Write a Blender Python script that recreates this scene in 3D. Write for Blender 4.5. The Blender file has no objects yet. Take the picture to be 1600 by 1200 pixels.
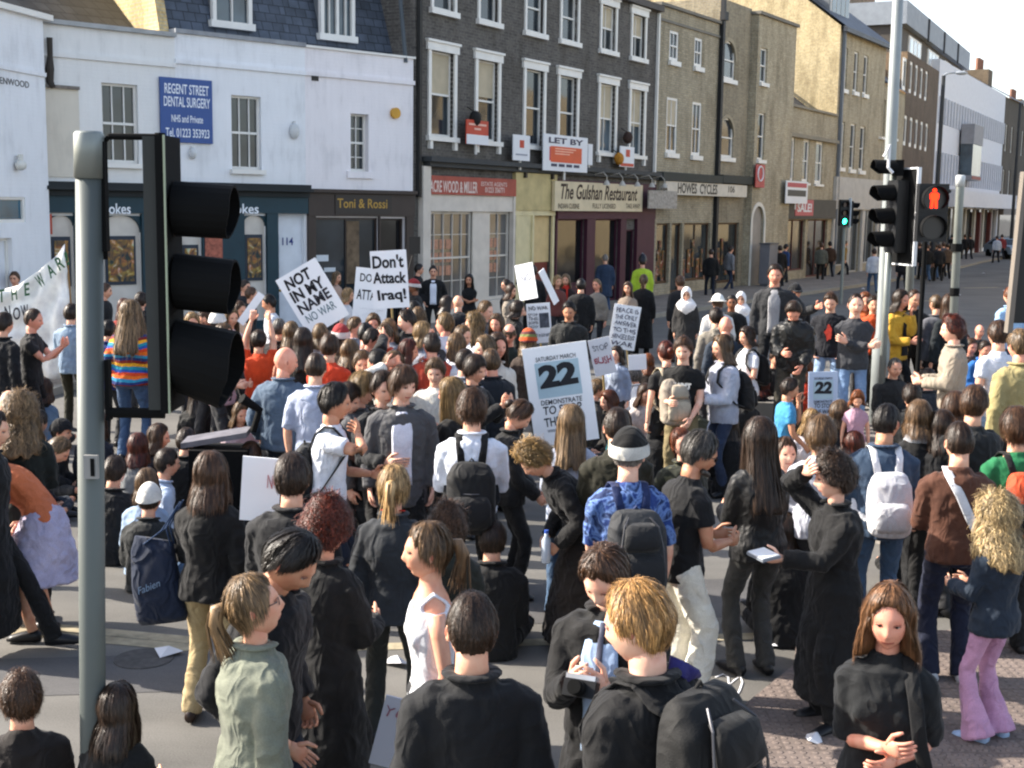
import bpy, math, random
import numpy as np
from mathutils import Vector, Matrix, noise as mnoise
random.seed(7); RNG = np.random.default_rng(7)
SC = bpy.context.scene; COL = SC.collection
R = math.radians
# ------------------------------------------------------------------ camera
CH, CF, CP, CR = 3.1, 2000.0, R(7.9), 0.015      # height, focal length in photo pixels, pitch, roll
_f = Vector((0, math.cos(CP), -math.sin(CP))); _u0 = Vector((0, math.sin(CP), math.cos(CP))); _r0 = Vector((1, 0, 0))
_r = _r0*math.cos(CR) + _u0*math.sin(CR); _u = _u0*math.cos(CR) - _r0*math.sin(CR)
CAMP = Vector((0, 0, CH))
cd = bpy.data.cameras.new('camera'); cam = bpy.data.objects.new('camera', cd); COL.objects.link(cam)
cd.sensor_width = 36; cd.lens = 36*CF/1600; cd.clip_start = .05; cd.clip_end = 3000
mw = Matrix((( _r.x, _u.x, -_f.x, 0), (_r.y, _u.y, -_f.y, 0), (_r.z, _u.z, -_f.z, CH), (0, 0, 0, 1)))
cam.matrix_world = mw; SC.camera = cam
# ------------------------------------------------------------------ sky, sun, exposure
SUN_EL = R(34); SUN_DIR = Vector((-math.cos(SUN_EL), .22*math.cos(SUN_EL), math.sin(SUN_EL))).normalized()
w = bpy.data.worlds.new("World"); SC.world = w; w.use_nodes = True
nt = w.node_tree; bg = nt.nodes['Background']; sky = nt.nodes.new('ShaderNodeTexSky')
sky.sky_type = 'NISHITA'; sky.sun_disc = False; sky.sun_elevation = SUN_EL
sky.sun_rotation = math.atan2(SUN_DIR.x, SUN_DIR.y); sky.dust_density = 2.5; sky.air_density = 1.0
# thin bright cloud veil, thickest towards the horizon, over the clear sky
tc_ = nt.nodes.new('ShaderNodeTexCoord'); sx_ = nt.nodes.new('ShaderNodeSeparateXYZ'); rp_ = nt.nodes.new('ShaderNodeValToRGB'); ad_ = nt.nodes.new('ShaderNodeMixRGB'); ad_.blend_type = 'ADD'; ad_.inputs[0].default_value = 1
nt.links.new(tc_.outputs['Generated'], sx_.inputs[0]); nt.links.new(sx_.outputs[2], rp_.inputs[0]); rp_.color_ramp.elements[0].position = .0; rp_.color_ramp.elements[0].color = (1, .98, .95, 1); rp_.color_ramp.elements[1].position = .75; rp_.color_ramp.elements[1].color = (.10, .11, .13, 1)
ml_ = nt.nodes.new('ShaderNodeVectorMath'); ml_.operation = 'SCALE'; ml_.inputs[3].default_value = 3.2; nt.links.new(rp_.outputs[0], ml_.inputs[0]); nt.links.new(sky.outputs[0], ad_.inputs[1]); nt.links.new(ml_.outputs[0], ad_.inputs[2]); nt.links.new(ad_.outputs[0], bg.inputs[0]); bg.inputs[1].default_value = .115
sd = bpy.data.lights.new('sun', 'SUN'); sd.energy = 5.0; sd.angle = R(.5); sd.color = (1, .92, .81)
so = bpy.data.objects.new('sun', sd); COL.objects.link(so); so.rotation_euler = (-SUN_DIR).to_track_quat('-Z', 'Y').to_euler()
so.location = (-30, 10, 30)
SC.view_settings.view_transform = 'Standard'; SC.view_settings.look = 'None'
SC.view_settings.exposure = 1.3; SC.view_settings.gamma = 1
SC.render.engine = 'CYCLES'
try:
    SC.cycles.max_bounces = 5; SC.cycles.diffuse_bounces = 3; SC.cycles.glossy_bounces = 2; SC.cycles.transmission_bounces = 2
    SC.cycles.filter_width = 2.2; SC.cycles.use_denoising = True; SC.cycles.caustics_reflective = False; SC.cycles.caustics_refractive = False
    SC.cycles.sample_clamp_indirect = 6
except Exception: pass
# ------------------------------------------------------------------ pixel (1600x1200) -> place
def ray(px, py): return _f*CF + _r*(px-800) - _u*(py-600)
def gp(px, py, z=0.0):
    d = ray(px, py); t = (z-CH)/d.z; return CAMP + d*t
def at(px, py, dist):
    d = ray(px, py); return CAMP + d*(dist/d.y)
# ------------------------------------------------------------------ materials
def lin(c):
    if isinstance(c, str): c = tuple(int(c[i:i+2], 16)/255 for i in (0, 2, 4))
    return tuple((x/12.92 if x <= .04045 else ((x+.055)/1.055)**2.4) for x in c)
_mc = {}
def sstep_(x, a, b): t = min(1, max(0, (x-a)/(b-a))); return t*t*(3-2*t)
class NB:
    def __init__(s, name):
        s.m = bpy.data.materials.new(name); s.m.use_nodes = True; s.t = s.m.node_tree; s.b = s.t.nodes['Principled BSDF']
    def n(s, ty, ins=None, **kw):
        nd = s.t.nodes.new('ShaderNode'+ty)
        for k, v in kw.items(): setattr(nd, k, v)
        for k, v in (ins or {}).items():
            if hasattr(v, 'is_output') or isinstance(v, bpy.types.NodeSocket): s.t.links.new(v, nd.inputs[k])
            else: nd.inputs[k].default_value = v
        return nd
    def l(s, a, b): s.t.links.new(a, b)
    def obj(s): return s.n('TexCoord').outputs['Object']
    def math(s, op, a, b=0.0, c=None):
        ins = {0: a, 1: b}
        if c is not None: ins[2] = c
        return s.n('Math', ins, operation=op).outputs[0]
    def mix(s, f, a, b, bt='MIX'):
        nd = s.n('MixRGB', {0: f, 1: a, 2: b}, blend_type=bt); return nd.outputs[0]
    def ramp(s, fac, stops, const=False):
        nd = s.n('ValToRGB', {0: fac}); cr = nd.color_ramp; cr.interpolation = 'CONSTANT' if const else 'LINEAR'
        while len(cr.elements) < len(stops): cr.elements.new(.5)
        for e, (p, c) in zip(cr.elements, stops): e.position = p; e.color = c if len(c) == 4 else (*c, 1)
        return nd.outputs[0]
    def bump(s, h, strength=.3, dist=.01):
        s.l(s.n('Bump', {'Height': h, 'Strength': strength, 'Distance': dist}).outputs[0], s.b.inputs['Normal'])
def c4(c, k=1.0): return (*[min(1, x*k) for x in c], 1)
def mat(kind, col='808080', rough=.8, **kw):
    key = (kind, str(col), rough, tuple(sorted((k, str(v)) for k, v in kw.items())))
    if key in _mc: return _mc[key]
    c = lin(col); nb = NB(kind); b = nb.b; b.inputs['Roughness'].default_value = rough; co = nb.obj()
    try: b.inputs['Specular IOR Level'].default_value = kw.get('spec', .35)
    except Exception: pass
    if kind == 'plain':
        ns = nb.n('TexNoise', {'Vector': co, 'Scale': kw.get('scale', 3.0), 'Detail': 5.0}).outputs[0]
        v = kw.get('var', .12)
        nb.l(nb.ramp(ns, [(.25, c4(c, 1-v)), (.75, c4(c, 1+v))]), b.inputs['Base Color'])
        if kw.get('metal'): b.inputs['Metallic'].default_value = kw['metal']
        if kw.get('bump'): nb.bump(nb.n('TexNoise', {'Vector': co, 'Scale': 60.0, 'Detail': 4.0}).outputs[0], kw['bump'], .004)
    elif kind == 'render':      # painted rendered brickwork with run-down dirt
        mp = nb.n('Mapping', {'Vector': co, 'Scale': (2.2, 2.2, .35)}).outputs[0]
        streak = nb.n('TexNoise', {'Vector': mp, 'Scale': 3.0, 'Detail': 8.0, 'Roughness': .65}).outputs[0]
        blot = nb.n('TexNoise', {'Vector': co, 'Scale': 1.1, 'Detail': 6.0}).outputs[0]
        k = nb.math('MULTIPLY', streak, blot)
        cc = nb.ramp(k, [(.14, c4(c, .86)), (.22, c4(c, .98)), (.4, c4(c, 1.04))])
        sp = nb.n('TexNoise', {'Vector': co, 'Scale': 7.0, 'Detail': 9.0, 'Roughness': .75}).outputs[0]
        spm = nb.ramp(sp, [(.64, (0, 0, 0)), (.72, (1, 1, 1))])
        cc = nb.mix(nb.math('MULTIPLY', spm, .22), cc, c4(c, .45)); nb.l(cc, b.inputs['Base Color'])
        sx = nb.n('SeparateXYZ', {0: co}); v = nb.n('CombineXYZ', {0: nb.math('ADD', sx.outputs[0], sx.outputs[1]), 1: sx.outputs[2]}).outputs[0]
        br = nb.n('TexBrick', {'Vector': v, 'Scale': 1.0, 'Mortar Size': .008, 'Brick Width': .23, 'Row Height': .078, 'Color1': (1,1,1,1), 'Color2': (.9,.9,.9,1), 'Mortar': (.4,.4,.4,1)}).outputs[0]
        nb.bump(nb.mix(.5, br, nb.n('TexNoise', {'Vector': co, 'Scale': 12.0, 'Detail': 6.0}).outputs[0]), .35, .012)
    elif kind == 'brick':
        sx = nb.n('SeparateXYZ', {0: co}); v = nb.n('CombineXYZ', {0: nb.math('ADD', sx.outputs[0], sx.outputs[1]), 1: sx.outputs[2]}).outputs[0]
        c2 = lin(kw.get('col2', col)); mo = lin(kw.get('mortar', '8a857a'))
        br = nb.n('TexBrick', {'Vector': v, 'Scale': 1.0, 'Mortar Size': .011, 'Brick Width': .23, 'Row Height': .078, 'Bias': -.1, 'Color1': c4(c), 'Color2': c4(c2), 'Mortar': c4(mo)})
        mp = nb.n('Mapping', {'Vector': co, 'Scale': (1.6, 1.6, .4)}).outputs[0]
        g = nb.n('TexNoise', {'Vector': mp, 'Scale': 1.3, 'Detail': 8.0, 'Roughness': .65}).outputs[0]
        g2 = nb.n('TexNoise', {'Vector': co, 'Scale': 14.0, 'Detail': 3.0}).outputs[0]
        dirt = nb.ramp(g, [(.3, (.62, .60, .56)), (.55, (1, 1, 1)), (.75, (1.15, 1.12, 1.05))])
        dirt2 = nb.ramp(g2, [(.3, (.75, .75, .75)), (.7, (1.2, 1.2, 1.2))])
        nb.l(nb.mix(1.0, nb.mix(1.0, br.outputs[0], dirt, 'MULTIPLY'), dirt2, 'MULTIPLY'), b.inputs['Base Color'])
        nb.bump(br.outputs[1], -.5, .008)
    elif kind == 'slate':
        sx = nb.n('SeparateXYZ', {0: co}); v = nb.n('CombineXYZ', {0: nb.math('ADD', sx.outputs[0], nb.math('MULTIPLY', sx.outputs[1], .3)), 1: sx.outputs[2]}).outputs[0]
        br = nb.n('TexBrick', {'Vector': v, 'Scale': 1.0, 'Mortar Size': .012, 'Brick Width': .28, 'Row Height': .2, 'Color1': c4(c, .75), 'Color2': c4(c, 1.35), 'Mortar': c4(c, .3)})
        g = nb.n('TexNoise', {'Vector': co, 'Scale': 2.2, 'Detail': 6.0}).outputs[0]
        nb.l(nb.mix(1.0, br.outputs[0], nb.ramp(g, [(.3, (.6, .62, .62)), (.7, (1.3, 1.32, 1.35))]), 'MULTIPLY'), b.inputs['Base Color'])
        nb.bump(br.outputs[1], -.6, .015); b.inputs['Roughness'].default_value = .5
    elif kind == 'asphalt':
        n1 = nb.n('TexNoise', {'Vector': co, 'Scale': 90.0, 'Detail': 3.0}).outputs[0]
        n2 = nb.n('TexNoise', {'Vector': co, 'Scale': .45, 'Detail': 6.0, 'Roughness': .6}).outputs[0]
        mp = nb.n('Mapping', {'Vector': co, 'Scale': (.25, 2.0, 1)}).outputs[0]
        n3 = nb.n('TexNoise', {'Vector': mp, 'Scale': 1.3, 'Detail': 4.0}).outputs[0]
        vo = nb.n('TexVoronoi', {'Vector': co, 'Scale': 1.7, 'Randomness': 1.0}).outputs[0]
        spot = nb.ramp(vo, [(.025, (1, 1, 1)), (.045, (0, 0, 0))])
        k = nb.math('ADD', nb.math('MULTIPLY', n1, .3), nb.math('ADD', nb.math('MULTIPLY', n2, .5), nb.math('MULTIPLY', n3, .3)))
        cc = nb.ramp(k, [(.38, c4(c, .55)), (.52, c4(c, .95)), (.68, c4(c, 1.35))])
        nb.l(nb.mix(nb.math('MULTIPLY', spot, .6), cc, c4((.19, .19, .18))), b.inputs['Base Color'])
        nb.bump(n1, .5, .004)
    elif kind == 'paving':
        br = nb.n('TexBrick', {'Vector': co, 'Scale': 1.0, 'Mortar Size': .008, 'Brick Width': kw.get('bw', .6), 'Row Height': kw.get('bh', .6), 'Color1': c4(c, .92), 'Color2': c4(c, 1.06), 'Mortar': c4(c, .7)})
        g = nb.n('TexNoise', {'Vector': co, 'Scale': 1.5, 'Detail': 8.0, 'Roughness': .7}).outputs[0]
        g3 = nb.n('TexNoise', {'Vector': co, 'Scale': 45.0, 'Detail': 3.0}).outputs[0]
        cc = nb.mix(1.0, br.outputs[0], nb.ramp(g, [(.3, (.65, .64, .62)), (.7, (1.2, 1.2, 1.2))]), 'MULTIPLY')
        cc = nb.mix(1.0, cc, nb.ramp(g3, [(.3, (.85, .85, .85)), (.7, (1.12, 1.12, 1.12))]), 'MULTIPLY')
        nb.l(cc, b.inputs['Base Color'])
        if kw.get('dots'):
            fx = nb.n('SeparateXYZ', {0: nb.n('VectorMath', {0: co, 1: (15.0, 15.0, 1)}, operation='MULTIPLY').outputs[0]})
            a = nb.math('SUBTRACT', nb.math('FRACT', fx.outputs[0]), .5); d = nb.math('SUBTRACT', nb.math('FRACT', fx.outputs[1]), .5)
            rr = nb.math('ADD', nb.math('MULTIPLY', a, a), nb.math('MULTIPLY', d, d))
            hh = nb.ramp(rr, [(.05, (1, 1, 1)), (.1, (0, 0, 0))]); nb.bump(hh, 1.0, .012)
            nb.l(nb.mix(nb.math('MULTIPLY', hh, .35), cc, c4(c, 1.5)), b.inputs['Base Color'])
        else: nb.bump(br.outputs[1], -.4, .006)
    elif kind == 'cloth':
        n1 = nb.n('TexNoise', {'Vector': co, 'Scale': 5.0, 'Detail': 5.0}).outputs[0]
        n2 = nb.n('TexNoise', {'Vector': co, 'Scale': 160.0, 'Detail': 2.0}).outputs[0]
        pat = kw.get('pat'); lum = max(c); c = tuple(x*(.34+.66*sstep_(lum, .02, .16)) for x in c); base = c4(c)
        sx = nb.n('SeparateXYZ', {0: co})
        if pat == 'rainbow':
            cols = [lin(x) for x in ('c8401a', '1f4fa0', '18849a', 'e0a020', '7a1f18', '20306a', '2a8ab0', 'd86a1c')]
            wob = nb.n('TexNoise', {'Vector': co, 'Scale': 4.0}).outputs[0]
            fr = nb.math('FRACT', nb.math('ADD', nb.math('MULTIPLY', sx.outputs[2], 3.6), nb.math('MULTIPLY', wob, .35)))
            base = nb.ramp(fr, [(i/8, cc) for i, cc in enumerate(cols)], True)
        elif pat == 'stripe':
            fr = nb.math('FRACT', nb.math('MULTIPLY', sx.outputs[2], kw.get('fr', 14.0)))
            base = nb.ramp(fr, [(0, c), (.5, lin(kw['c2']))], True)
        elif pat == 'beanie':
            base = nb.ramp(nb.math('FRACT', nb.math('MULTIPLY', sx.outputs[2], kw.get('fr', 9.0))), [(0, c), (.4, lin(kw['c2'])), (.7, lin(kw['c3']))], True)
        elif pat in ('tiedye', 'camo'):
            tn = nb.n('TexNoise', {'Vector': co, 'Scale': 9.0 if pat == 'tiedye' else 12.0, 'Detail': 4.0, 'Distortion': 1.5 if pat == 'tiedye' else .4}).outputs[0]
            base = nb.ramp(tn, [(.42, c), (.5, lin(kw['c2'])), (.6, lin(kw.get('c3', kw['c2'])))], pat == 'camo')
        elif pat == 'heather':
            base = nb.ramp(nb.n('TexNoise', {'Vector': co, 'Scale': 70.0, 'Detail': 3.0}).outputs[0], [(.35, c4(c, .7)), (.65, c4(c, 1.3))])
        var = nb.ramp(n1, [(.3, (.8, .8, .82)), (.7, (1.15, 1.15, 1.12))])
        wv = nb.ramp(n2, [(.3, (.88, .88, .88)), (.7, (1.1, 1.1, 1.1))])
        nb.l(nb.mix(1.0, nb.mix(1.0, base, var, 'MULTIPLY'), wv, 'MULTIPLY'), b.inputs['Base Color'])
        mp = nb.n('Mapping', {'Vector': co, 'Scale': (7, 7, 5.5)}).outputs[0]
        wr = nb.n('TexNoise', {'Vector': mp, 'Scale': 1.0, 'Detail': 1.6, 'Distortion': .9}).outputs[0]
        rid = nb.math('ABSOLUTE', nb.math('SUBTRACT', wr, .5))
        nb.bump(nb.math('ADD', nb.math('MULTIPLY', rid, -2.0), nb.math('MULTIPLY', n2, .06)), kw.get('fold', .55), .045)
        b.inputs['Sheen Weight'].default_value = kw.get('sheen', .06); b.inputs['Sheen Roughness'].default_value = .5
        b.inputs['Roughness'].default_value = rough
    elif kind == 'skin':
        n1 = nb.n('TexNoise', {'Vector': co, 'Scale': 16.0, 'Detail': 4.0}).outputs[0]
        c2 = (min(1, c[0]*1.0), c[1]*.78, c[2]*.74)
        nb.l(nb.ramp(n1, [(.35, c4(c, 1.05)), (.7, c4(c2, .96))]), b.inputs['Base Color'])
        nb.bump(nb.n('TexNoise', {'Vector': co, 'Scale': 120.0, 'Detail': 3.0}).outputs[0], .12, .002)
        b.inputs['Roughness'].default_value = .5
    elif kind == 'hair':
        geo = nb.n('NewGeometry'); rnd = geo.outputs['Random Per Island']
        mp = nb.n('Mapping', {'Vector': co, 'Scale': (130, 130, 10)}).outputs[0]
        ns = nb.n('TexNoise', {'Vector': mp, 'Scale': 1.0, 'Detail': 3.0}).outputs[0]
        mp2 = nb.n('Mapping', {'Vector': co, 'Scale': (42, 42, 5)}).outputs[0]; n2_ = nb.n('TexNoise', {'Vector': mp2, 'Scale': 1.0, 'Detail': 2.0}).outputs[0]
        k = nb.math('ADD', nb.math('MULTIPLY', rnd, .38), nb.math('ADD', nb.math('MULTIPLY', ns, .22), nb.math('MULTIPLY', n2_, .45)))
        nb.l(nb.ramp(k, [(.28, c4(c, .2)), (.52, c4(c, .9)), (.74, c4(c, kw.get('hi', 2.3)))]), b.inputs['Base Color'])
        nb.bump(ns, .5, .006); b.inputs['Roughness'].default_value = .42
        b.inputs['Specular IOR Level'].default_value = .35
    elif kind == 'glass':
        n1 = nb.n('TexNoise', {'Vector': co, 'Scale': .8, 'Detail': 3.0}).outputs[0]
        nb.l(nb.ramp(n1, [(.3, c4(c, .5)), (.7, c4(c, 1.6))]), b.inputs['Base Color'])
        b.inputs['Roughness'].default_value = rough; b.inputs['Specular IOR Level'].default_value = .55; b.inputs['IOR'].default_value = 1.5
        nb.bump(nb.n('TexNoise', {'Vector': co, 'Scale': 1.4, 'Detail': 1.0}).outputs[0], .25, .02)
    elif kind == 'emit':
        b.inputs['Base Color'].default_value = c4(c); b.inputs['Emission Color'].default_value = c4(c); b.inputs['Emission Strength'].default_value = kw.get('e', 2.0)
    elif kind == 'poster':
        n1 = nb.n('TexVoronoi', {'Vector': co, 'Scale': 9.0}).outputs[1]
        n2 = nb.n('TexNoise', {'Vector': co, 'Scale': 6.0, 'Detail': 6.0, 'Distortion': .8}).outputs[0]
        cc = nb.ramp(n2, [(.35, lin('1c2a30')), (.5, lin('7a5a30')), (.58, c4(c)), (.7, lin('c8c0a8'))])
        nb.l(nb.mix(.2, cc, n1, 'OVERLAY'), b.inputs['Base Color'])
    _mc[key] = nb.m; return nb.m
# ------------------------------------------------------------------ mesh accumulator
class MB:
    def __init__(s): s.v = []; s.f = []; s.m = []; s.n = 0
    def add(s, v, f, mi=0):
        v = np.asarray(v, float).reshape(-1, 3); s.v.append(v); o = s.n; s.n += len(v)
        s.f.extend([tuple(i+o for i in q) for q in f])
        if isinstance(mi, int): s.m.extend([mi]*len(f))
        else: s.m.extend(mi)
        return s
    def box(s, x0, x1, y0, y1, z0, z1, mi=0, M=None):
        v = np.array([(x, y, z) for z in (z0, z1) for y in (y0, y1) for x in (x0, x1)], float)
        if M is not None: v = v@np.array(M.to_3x3()).T + np.array(M.translation)
        return s.add(v, [(0, 2, 3, 1), (4, 5, 7, 6), (0, 1, 5, 4), (2, 6, 7, 3), (0, 4, 6, 2), (1, 3, 7, 5)], mi)
    def quad(s, a, b, c, d, mi=0): return s.add([a, b, c, d], [(0, 1, 2, 3)], mi)
    def poly(s, pts, mi=0): return s.add(pts, [tuple(range(len(pts)))], mi)
    def prism(s, pts, off, mi=0):       # polygon (3d points) pushed by vector off
        n = len(pts); a = [Vector(p) for p in pts]; o = Vector(off)
        v = [tuple(p) for p in a]+[tuple(p+o) for p in a]
        return s.add(v, [tuple(range(n-1, -1, -1)), tuple(range(n, 2*n))]+[(i, (i+1) % n, n+(i+1) % n, n+i) for i in range(n)], mi)
    def loft(s, P, Rr, side=(1, 0, 0), seg=10, mi=0, cap=True, power=2.0):
        P = np.asarray(P, float); n = len(P); Rr = np.array([(r, r) if np.isscalar(r) else r for r in Rr], float)
        side = np.asarray(side, float)
        if side.ndim == 1: side = np.tile(side, (n, 1))
        T = np.gradient(P, axis=0); T /= np.linalg.norm(T, axis=1)[:, None]+1e-9
        S = side-(side*T).sum(1)[:, None]*T
        bad = np.linalg.norm(S, axis=1) < 1e-3
        if bad.any(): S[bad] = np.cross(T[bad], (0.13, 1, .21))
        S /= np.linalg.norm(S, axis=1)[:, None]+1e-9; U = np.cross(T, S)
        a = np.arange(seg)*2*math.pi/seg; ca, sa = np.cos(a), np.sin(a)
        if power != 2.0: ca = np.sign(ca)*abs(ca)**(2/power); sa = np.sign(sa)*abs(sa)**(2/power)
        V = P[:, None, :] + ca[None, :, None]*Rr[:, 0][:, None, None]*S[:, None, :] + sa[None, :, None]*Rr[:, 1][:, None, None]*U[:, None, :]
        V = V.reshape(-1, 3); F = []
        for i in range(n-1):
            for j in range(seg):
                k = (j+1) % seg; F.append((i*seg+j, i*seg+k, (i+1)*seg+k, (i+1)*seg+j))
        if cap: F.append(tuple(range(seg-1, -1, -1))); F.append(tuple((n-1)*seg+j for j in range(seg)))
        return s.add(V, F, mi)
    def cyl(s, a, b, r, seg=12, mi=0, r2=None): return s.loft([a, b], [r, r if r2 is None else r2], (1, .01, 0) if abs(b[0]-a[0]) < abs(b[2]-a[2])+abs(b[1]-a[1]) else (0, 0, 1), seg, mi)
    def sphere(s, c, r, nu=12, nv=8, mi=0, M=None):
        rr = (r, r, r) if np.isscalar(r) else r
        V = [(0, 0, 1)]; 
        for i in range(1, nv):
            t = math.pi*i/nv
            for j in range(nu):
                p = 2*math.pi*j/nu; V.append((math.sin(t)*math.cos(p), math.sin(t)*math.sin(p), math.cos(t)))
        V.append((0, 0, -1)); V = np.array(V)*np.array(rr)
        if M is not None: V = V@np.array(M.to_3x3()).T
        V = V+np.array(c); F = [(0, 1+j, 1+(j+1) % nu) for j in range(nu)]
        for i in range(nv-2):
            for j in range(nu): F.append((1+i*nu+j, 1+(i+1)*nu+j, 1+(i+1)*nu+(j+1) % nu, 1+i*nu+(j+1) % nu))
        L = len(V)-1; F += [(L, 1+(nv-2)*nu+(j+1) % nu, 1+(nv-2)*nu+j) for j in range(nu)]
        return s.add(V, F, mi)
    def build(s, name, mats, parent=None, smooth=False, loc=None, rot=None):
        if not isinstance(mats, (list, tuple)): mats = [mats]
        me = bpy.data.meshes.new(name); V = np.concatenate(s.v) if s.v else np.zeros((0, 3))
        me.from_pydata(V.tolist(), [], s.f)
        for m in mats: me.materials.append(m)
        if len(mats) > 1: me.polygons.foreach_set('material_index', s.m)
        if smooth: me.polygons.foreach_set('use_smooth', [True]*len(me.polygons))
        me.update(); o = bpy.data.objects.new(name, me); COL.objects.link(o)
        if parent is not None: o.parent = parent
        if loc is not None: o.location = loc
        if rot is not None: o.rotation_euler = rot
        return o
def thing(name, label, cat, loc=(0, 0, 0), rz=0.0, group=None):
    o = bpy.data.objects.new(name, None); COL.objects.link(o); o.empty_display_size = .2
    o.location = loc; o.rotation_euler = (0, 0, rz); tag(o, label, cat, group); return o
def tag(o, label, cat, group=None):
    o['label'] = label; o['category'] = cat
    if group: o['group'] = group
    return o
def struct(o, kind='structure'): o['kind'] = kind; return o
def text(name, s, size, m, parent=None, M=None, offset=0.0, extrude=.001, sx=1.0, align='CENTER', shear=0.0, spacing=1.0):
    cu = bpy.data.curves.new(name, 'FONT'); cu.body = s; cu.size = size; cu.align_x = align; cu.align_y = 'CENTER'
    cu.extrude = extrude; cu.offset = offset; cu.shear = shear; cu.space_character = spacing; cu.resolution_u = 3; cu.space_line = .8
    t = bpy.data.objects.new(name, cu); COL.objects.link(t); me = bpy.data.meshes.new_from_object(t); bpy.data.objects.remove(t); me.name = name
    me.materials.clear(); me.materials.append(m); o = bpy.data.objects.new(name, me); COL.objects.link(o)
    co = np.empty(len(me.vertices)*3); me.vertices.foreach_get('co', co); co = co.reshape(-1, 3)
    if len(co):       # centre the letters on their own box so they can be scaled to a given width and height
        c = (co.max(0)+co.min(0))/2; c[2] = 0; co -= c; me.vertices.foreach_set('co', co.ravel()); o['w'] = float(np.ptp(co[:, 0])); o['h'] = float(np.ptp(co[:, 1]))
    if parent is not None: o.parent = parent
    o.matrix_local = (M or Matrix()) @ Matrix.Diagonal((sx, 1, 1, 1)); return o
# ------------------------------------------------------------------ ground
PL = [(-260, 20.2), (50, 25.6), (645, 32.0), (1020, 44), (1222, 54.5), (1300, 60.5), (1372, 67), (1405, 73), (1455, 83), (1560, 108), (1620, 128)]
PLAN = [Vector((ray(px, 325).x/ray(px, 325).y*d, d, 0)) for px, d in PL]
b = MB(); b.quad((-400, -60, 0), (400, -60, 0), (400, 900, 0), (-400, 900, 0))
struct(b.build('road', mat('asphalt', '62605c', .9)))
def offset_line(pts, off):
    out = []
    for i, p in enumerate(pts):
        a = pts[max(0, i-1)]; c = pts[min(len(pts)-1, i+1)]; t = (c-a).normalized(); out.append(p+Vector((t.y, -t.x, 0))*off)
    return out
fp = offset_line(PLAN, 3.2); fk = offset_line(PLAN, 3.35)
b = MB(); bk = MB()
for i in range(len(PLAN)-1):
    a, c = PLAN[i], PLAN[i+1]; e, f = fp[i], fp[i+1]; g, h = fk[i], fk[i+1]; z = .12
    b.quad((a.x, a.y, z), (e.x, e.y, z), (f.x, f.y, z), (c.x, c.y, z))
    bk.prism([(e.x, e.y, 0), (g.x, g.y, 0), (h.x, h.y, 0), (f.x, f.y, 0)], (0, 0, z+.004))
struct(b.build('pavement', mat('paving', '8d8378', .9, bw=.6, bh=.45))); struct(bk.build('kerb', mat('plain', '8e8a80', .9)))
# paved crossing island near the camera, bottom right
pts = [gp(1245, 998), gp(1640, 985), (14, 7.0, 0), (14, 2.0, 0), (.3, 2.0, 0), gp(1075, 1230), gp(1150, 1118), gp(1240, 1045)]
b = MB(); b.prism([(p[0], p[1], 0) for p in pts], (0, 0, .03)); struct(b.build('pavement_near', mat('paving', '746862', .9, bw=.2, bh=.2, dots=1)))
b = MB()
for (x0, y0, x1, y1, wd) in [(-40, 968, 300, 1000, .07), (-40, 980, 300, 1012, .07), (520, 1012, 1240, 992, .07), (1080, 428, 1180, 436, .15), (1105, 500, 1180, 503, .2), (1230, 452, 1300, 455, .15), (1425, 470, 1470, 470, .15), (1505, 450, 1560, 449, .15)]:
    p, q = gp(x0, y0, .004), gp(x1, y1, .004); t = (q-p).normalized(); n = Vector((-t.y, t.x, 0))*wd
    b.quad(p-n, q-n, q+n, p+n)
struct(b.build('road_marking_lines', mat('plain', '9a9078', .9, var=.4, scale=9.0)))
b = MB(); pts = [gp(x, y, .005) for x, y in [(1118, 1058), (1130, 1053), (1138, 1058), (1139, 1070), (1148, 1062), (1157, 1056), (1160, 1066), (1156, 1078), (1149, 1091)]]
b.loft(pts, [(.007, .002)]*len(pts), (1, 0, 0), 6); struct(b.build('road_chalk_marking', mat('plain', 'e8e8ea', .9)))
for i, (px, py, rr) in enumerate([(225, 1030, .2), (700, 1010, .2)]):
    q = gp(px, py); o = thing('manhole_cover', 'round iron manhole cover in the road left of centre' if i == 0 else 'small iron cover in the road near the woman in white vest', 'manhole cover', q); m_ = MB(); m_.cyl((0, 0, .001), (0, 0, .008), rr, 28); m_.build('cover', mat('plain', '454341', .7, metal=.2, var=.4, scale=20), o)
b = MB()
for x0, y0, x1, y1, w_ in [(-60, 1060, 330, 1048, .35), (560, 950, 1240, 930, .5), (1100, 560, 1600, 640, .6), (0, 760, 420, 800, .45)]:
    p_, q_ = gp(x0, y0, .003), gp(x1, y1, .003); t_ = (q_-p_).normalized(); n_ = Vector((-t_.y, t_.x, 0))*w_; b.quad(p_-n_, q_-n_, q_+n_, p_+n_)
struct(b.build('road_patch_surface', mat('asphalt', '504f4f', .9)))
# small litter seen on the far road
for i, (px, py) in enumerate([(1440, 443), (1484, 500), (1540, 428), (1500, 462), (1180, 455), (1345, 452), (1568, 455), (1455, 424), (166, 645), (172, 668), (168, 700), (176, 742), (1180, 1010), (250, 1030), (1290, 1170), (640, 1040)]):
    p = gp(px, py); b = MB(); b.add([(0, 0, .01), (.16, .02, .03), (.15, .12, .012), (-.02, .1, .05), (.07, .05, .07)], [(0, 1, 4), (1, 2, 4), (2, 3, 4), (3, 0, 4)])
    o = b.build('paper_scrap', mat('plain', 'd8d8dc', .8), loc=p, rot=(0, 0, i)); tag(o, 'scrap of white paper lying on the open road' if i < 8 else 'white leaflet dropped on the ground among the crowd', 'litter', 'paper litter on the far road' if i < 8 else 'leaflets among the crowd')
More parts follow.
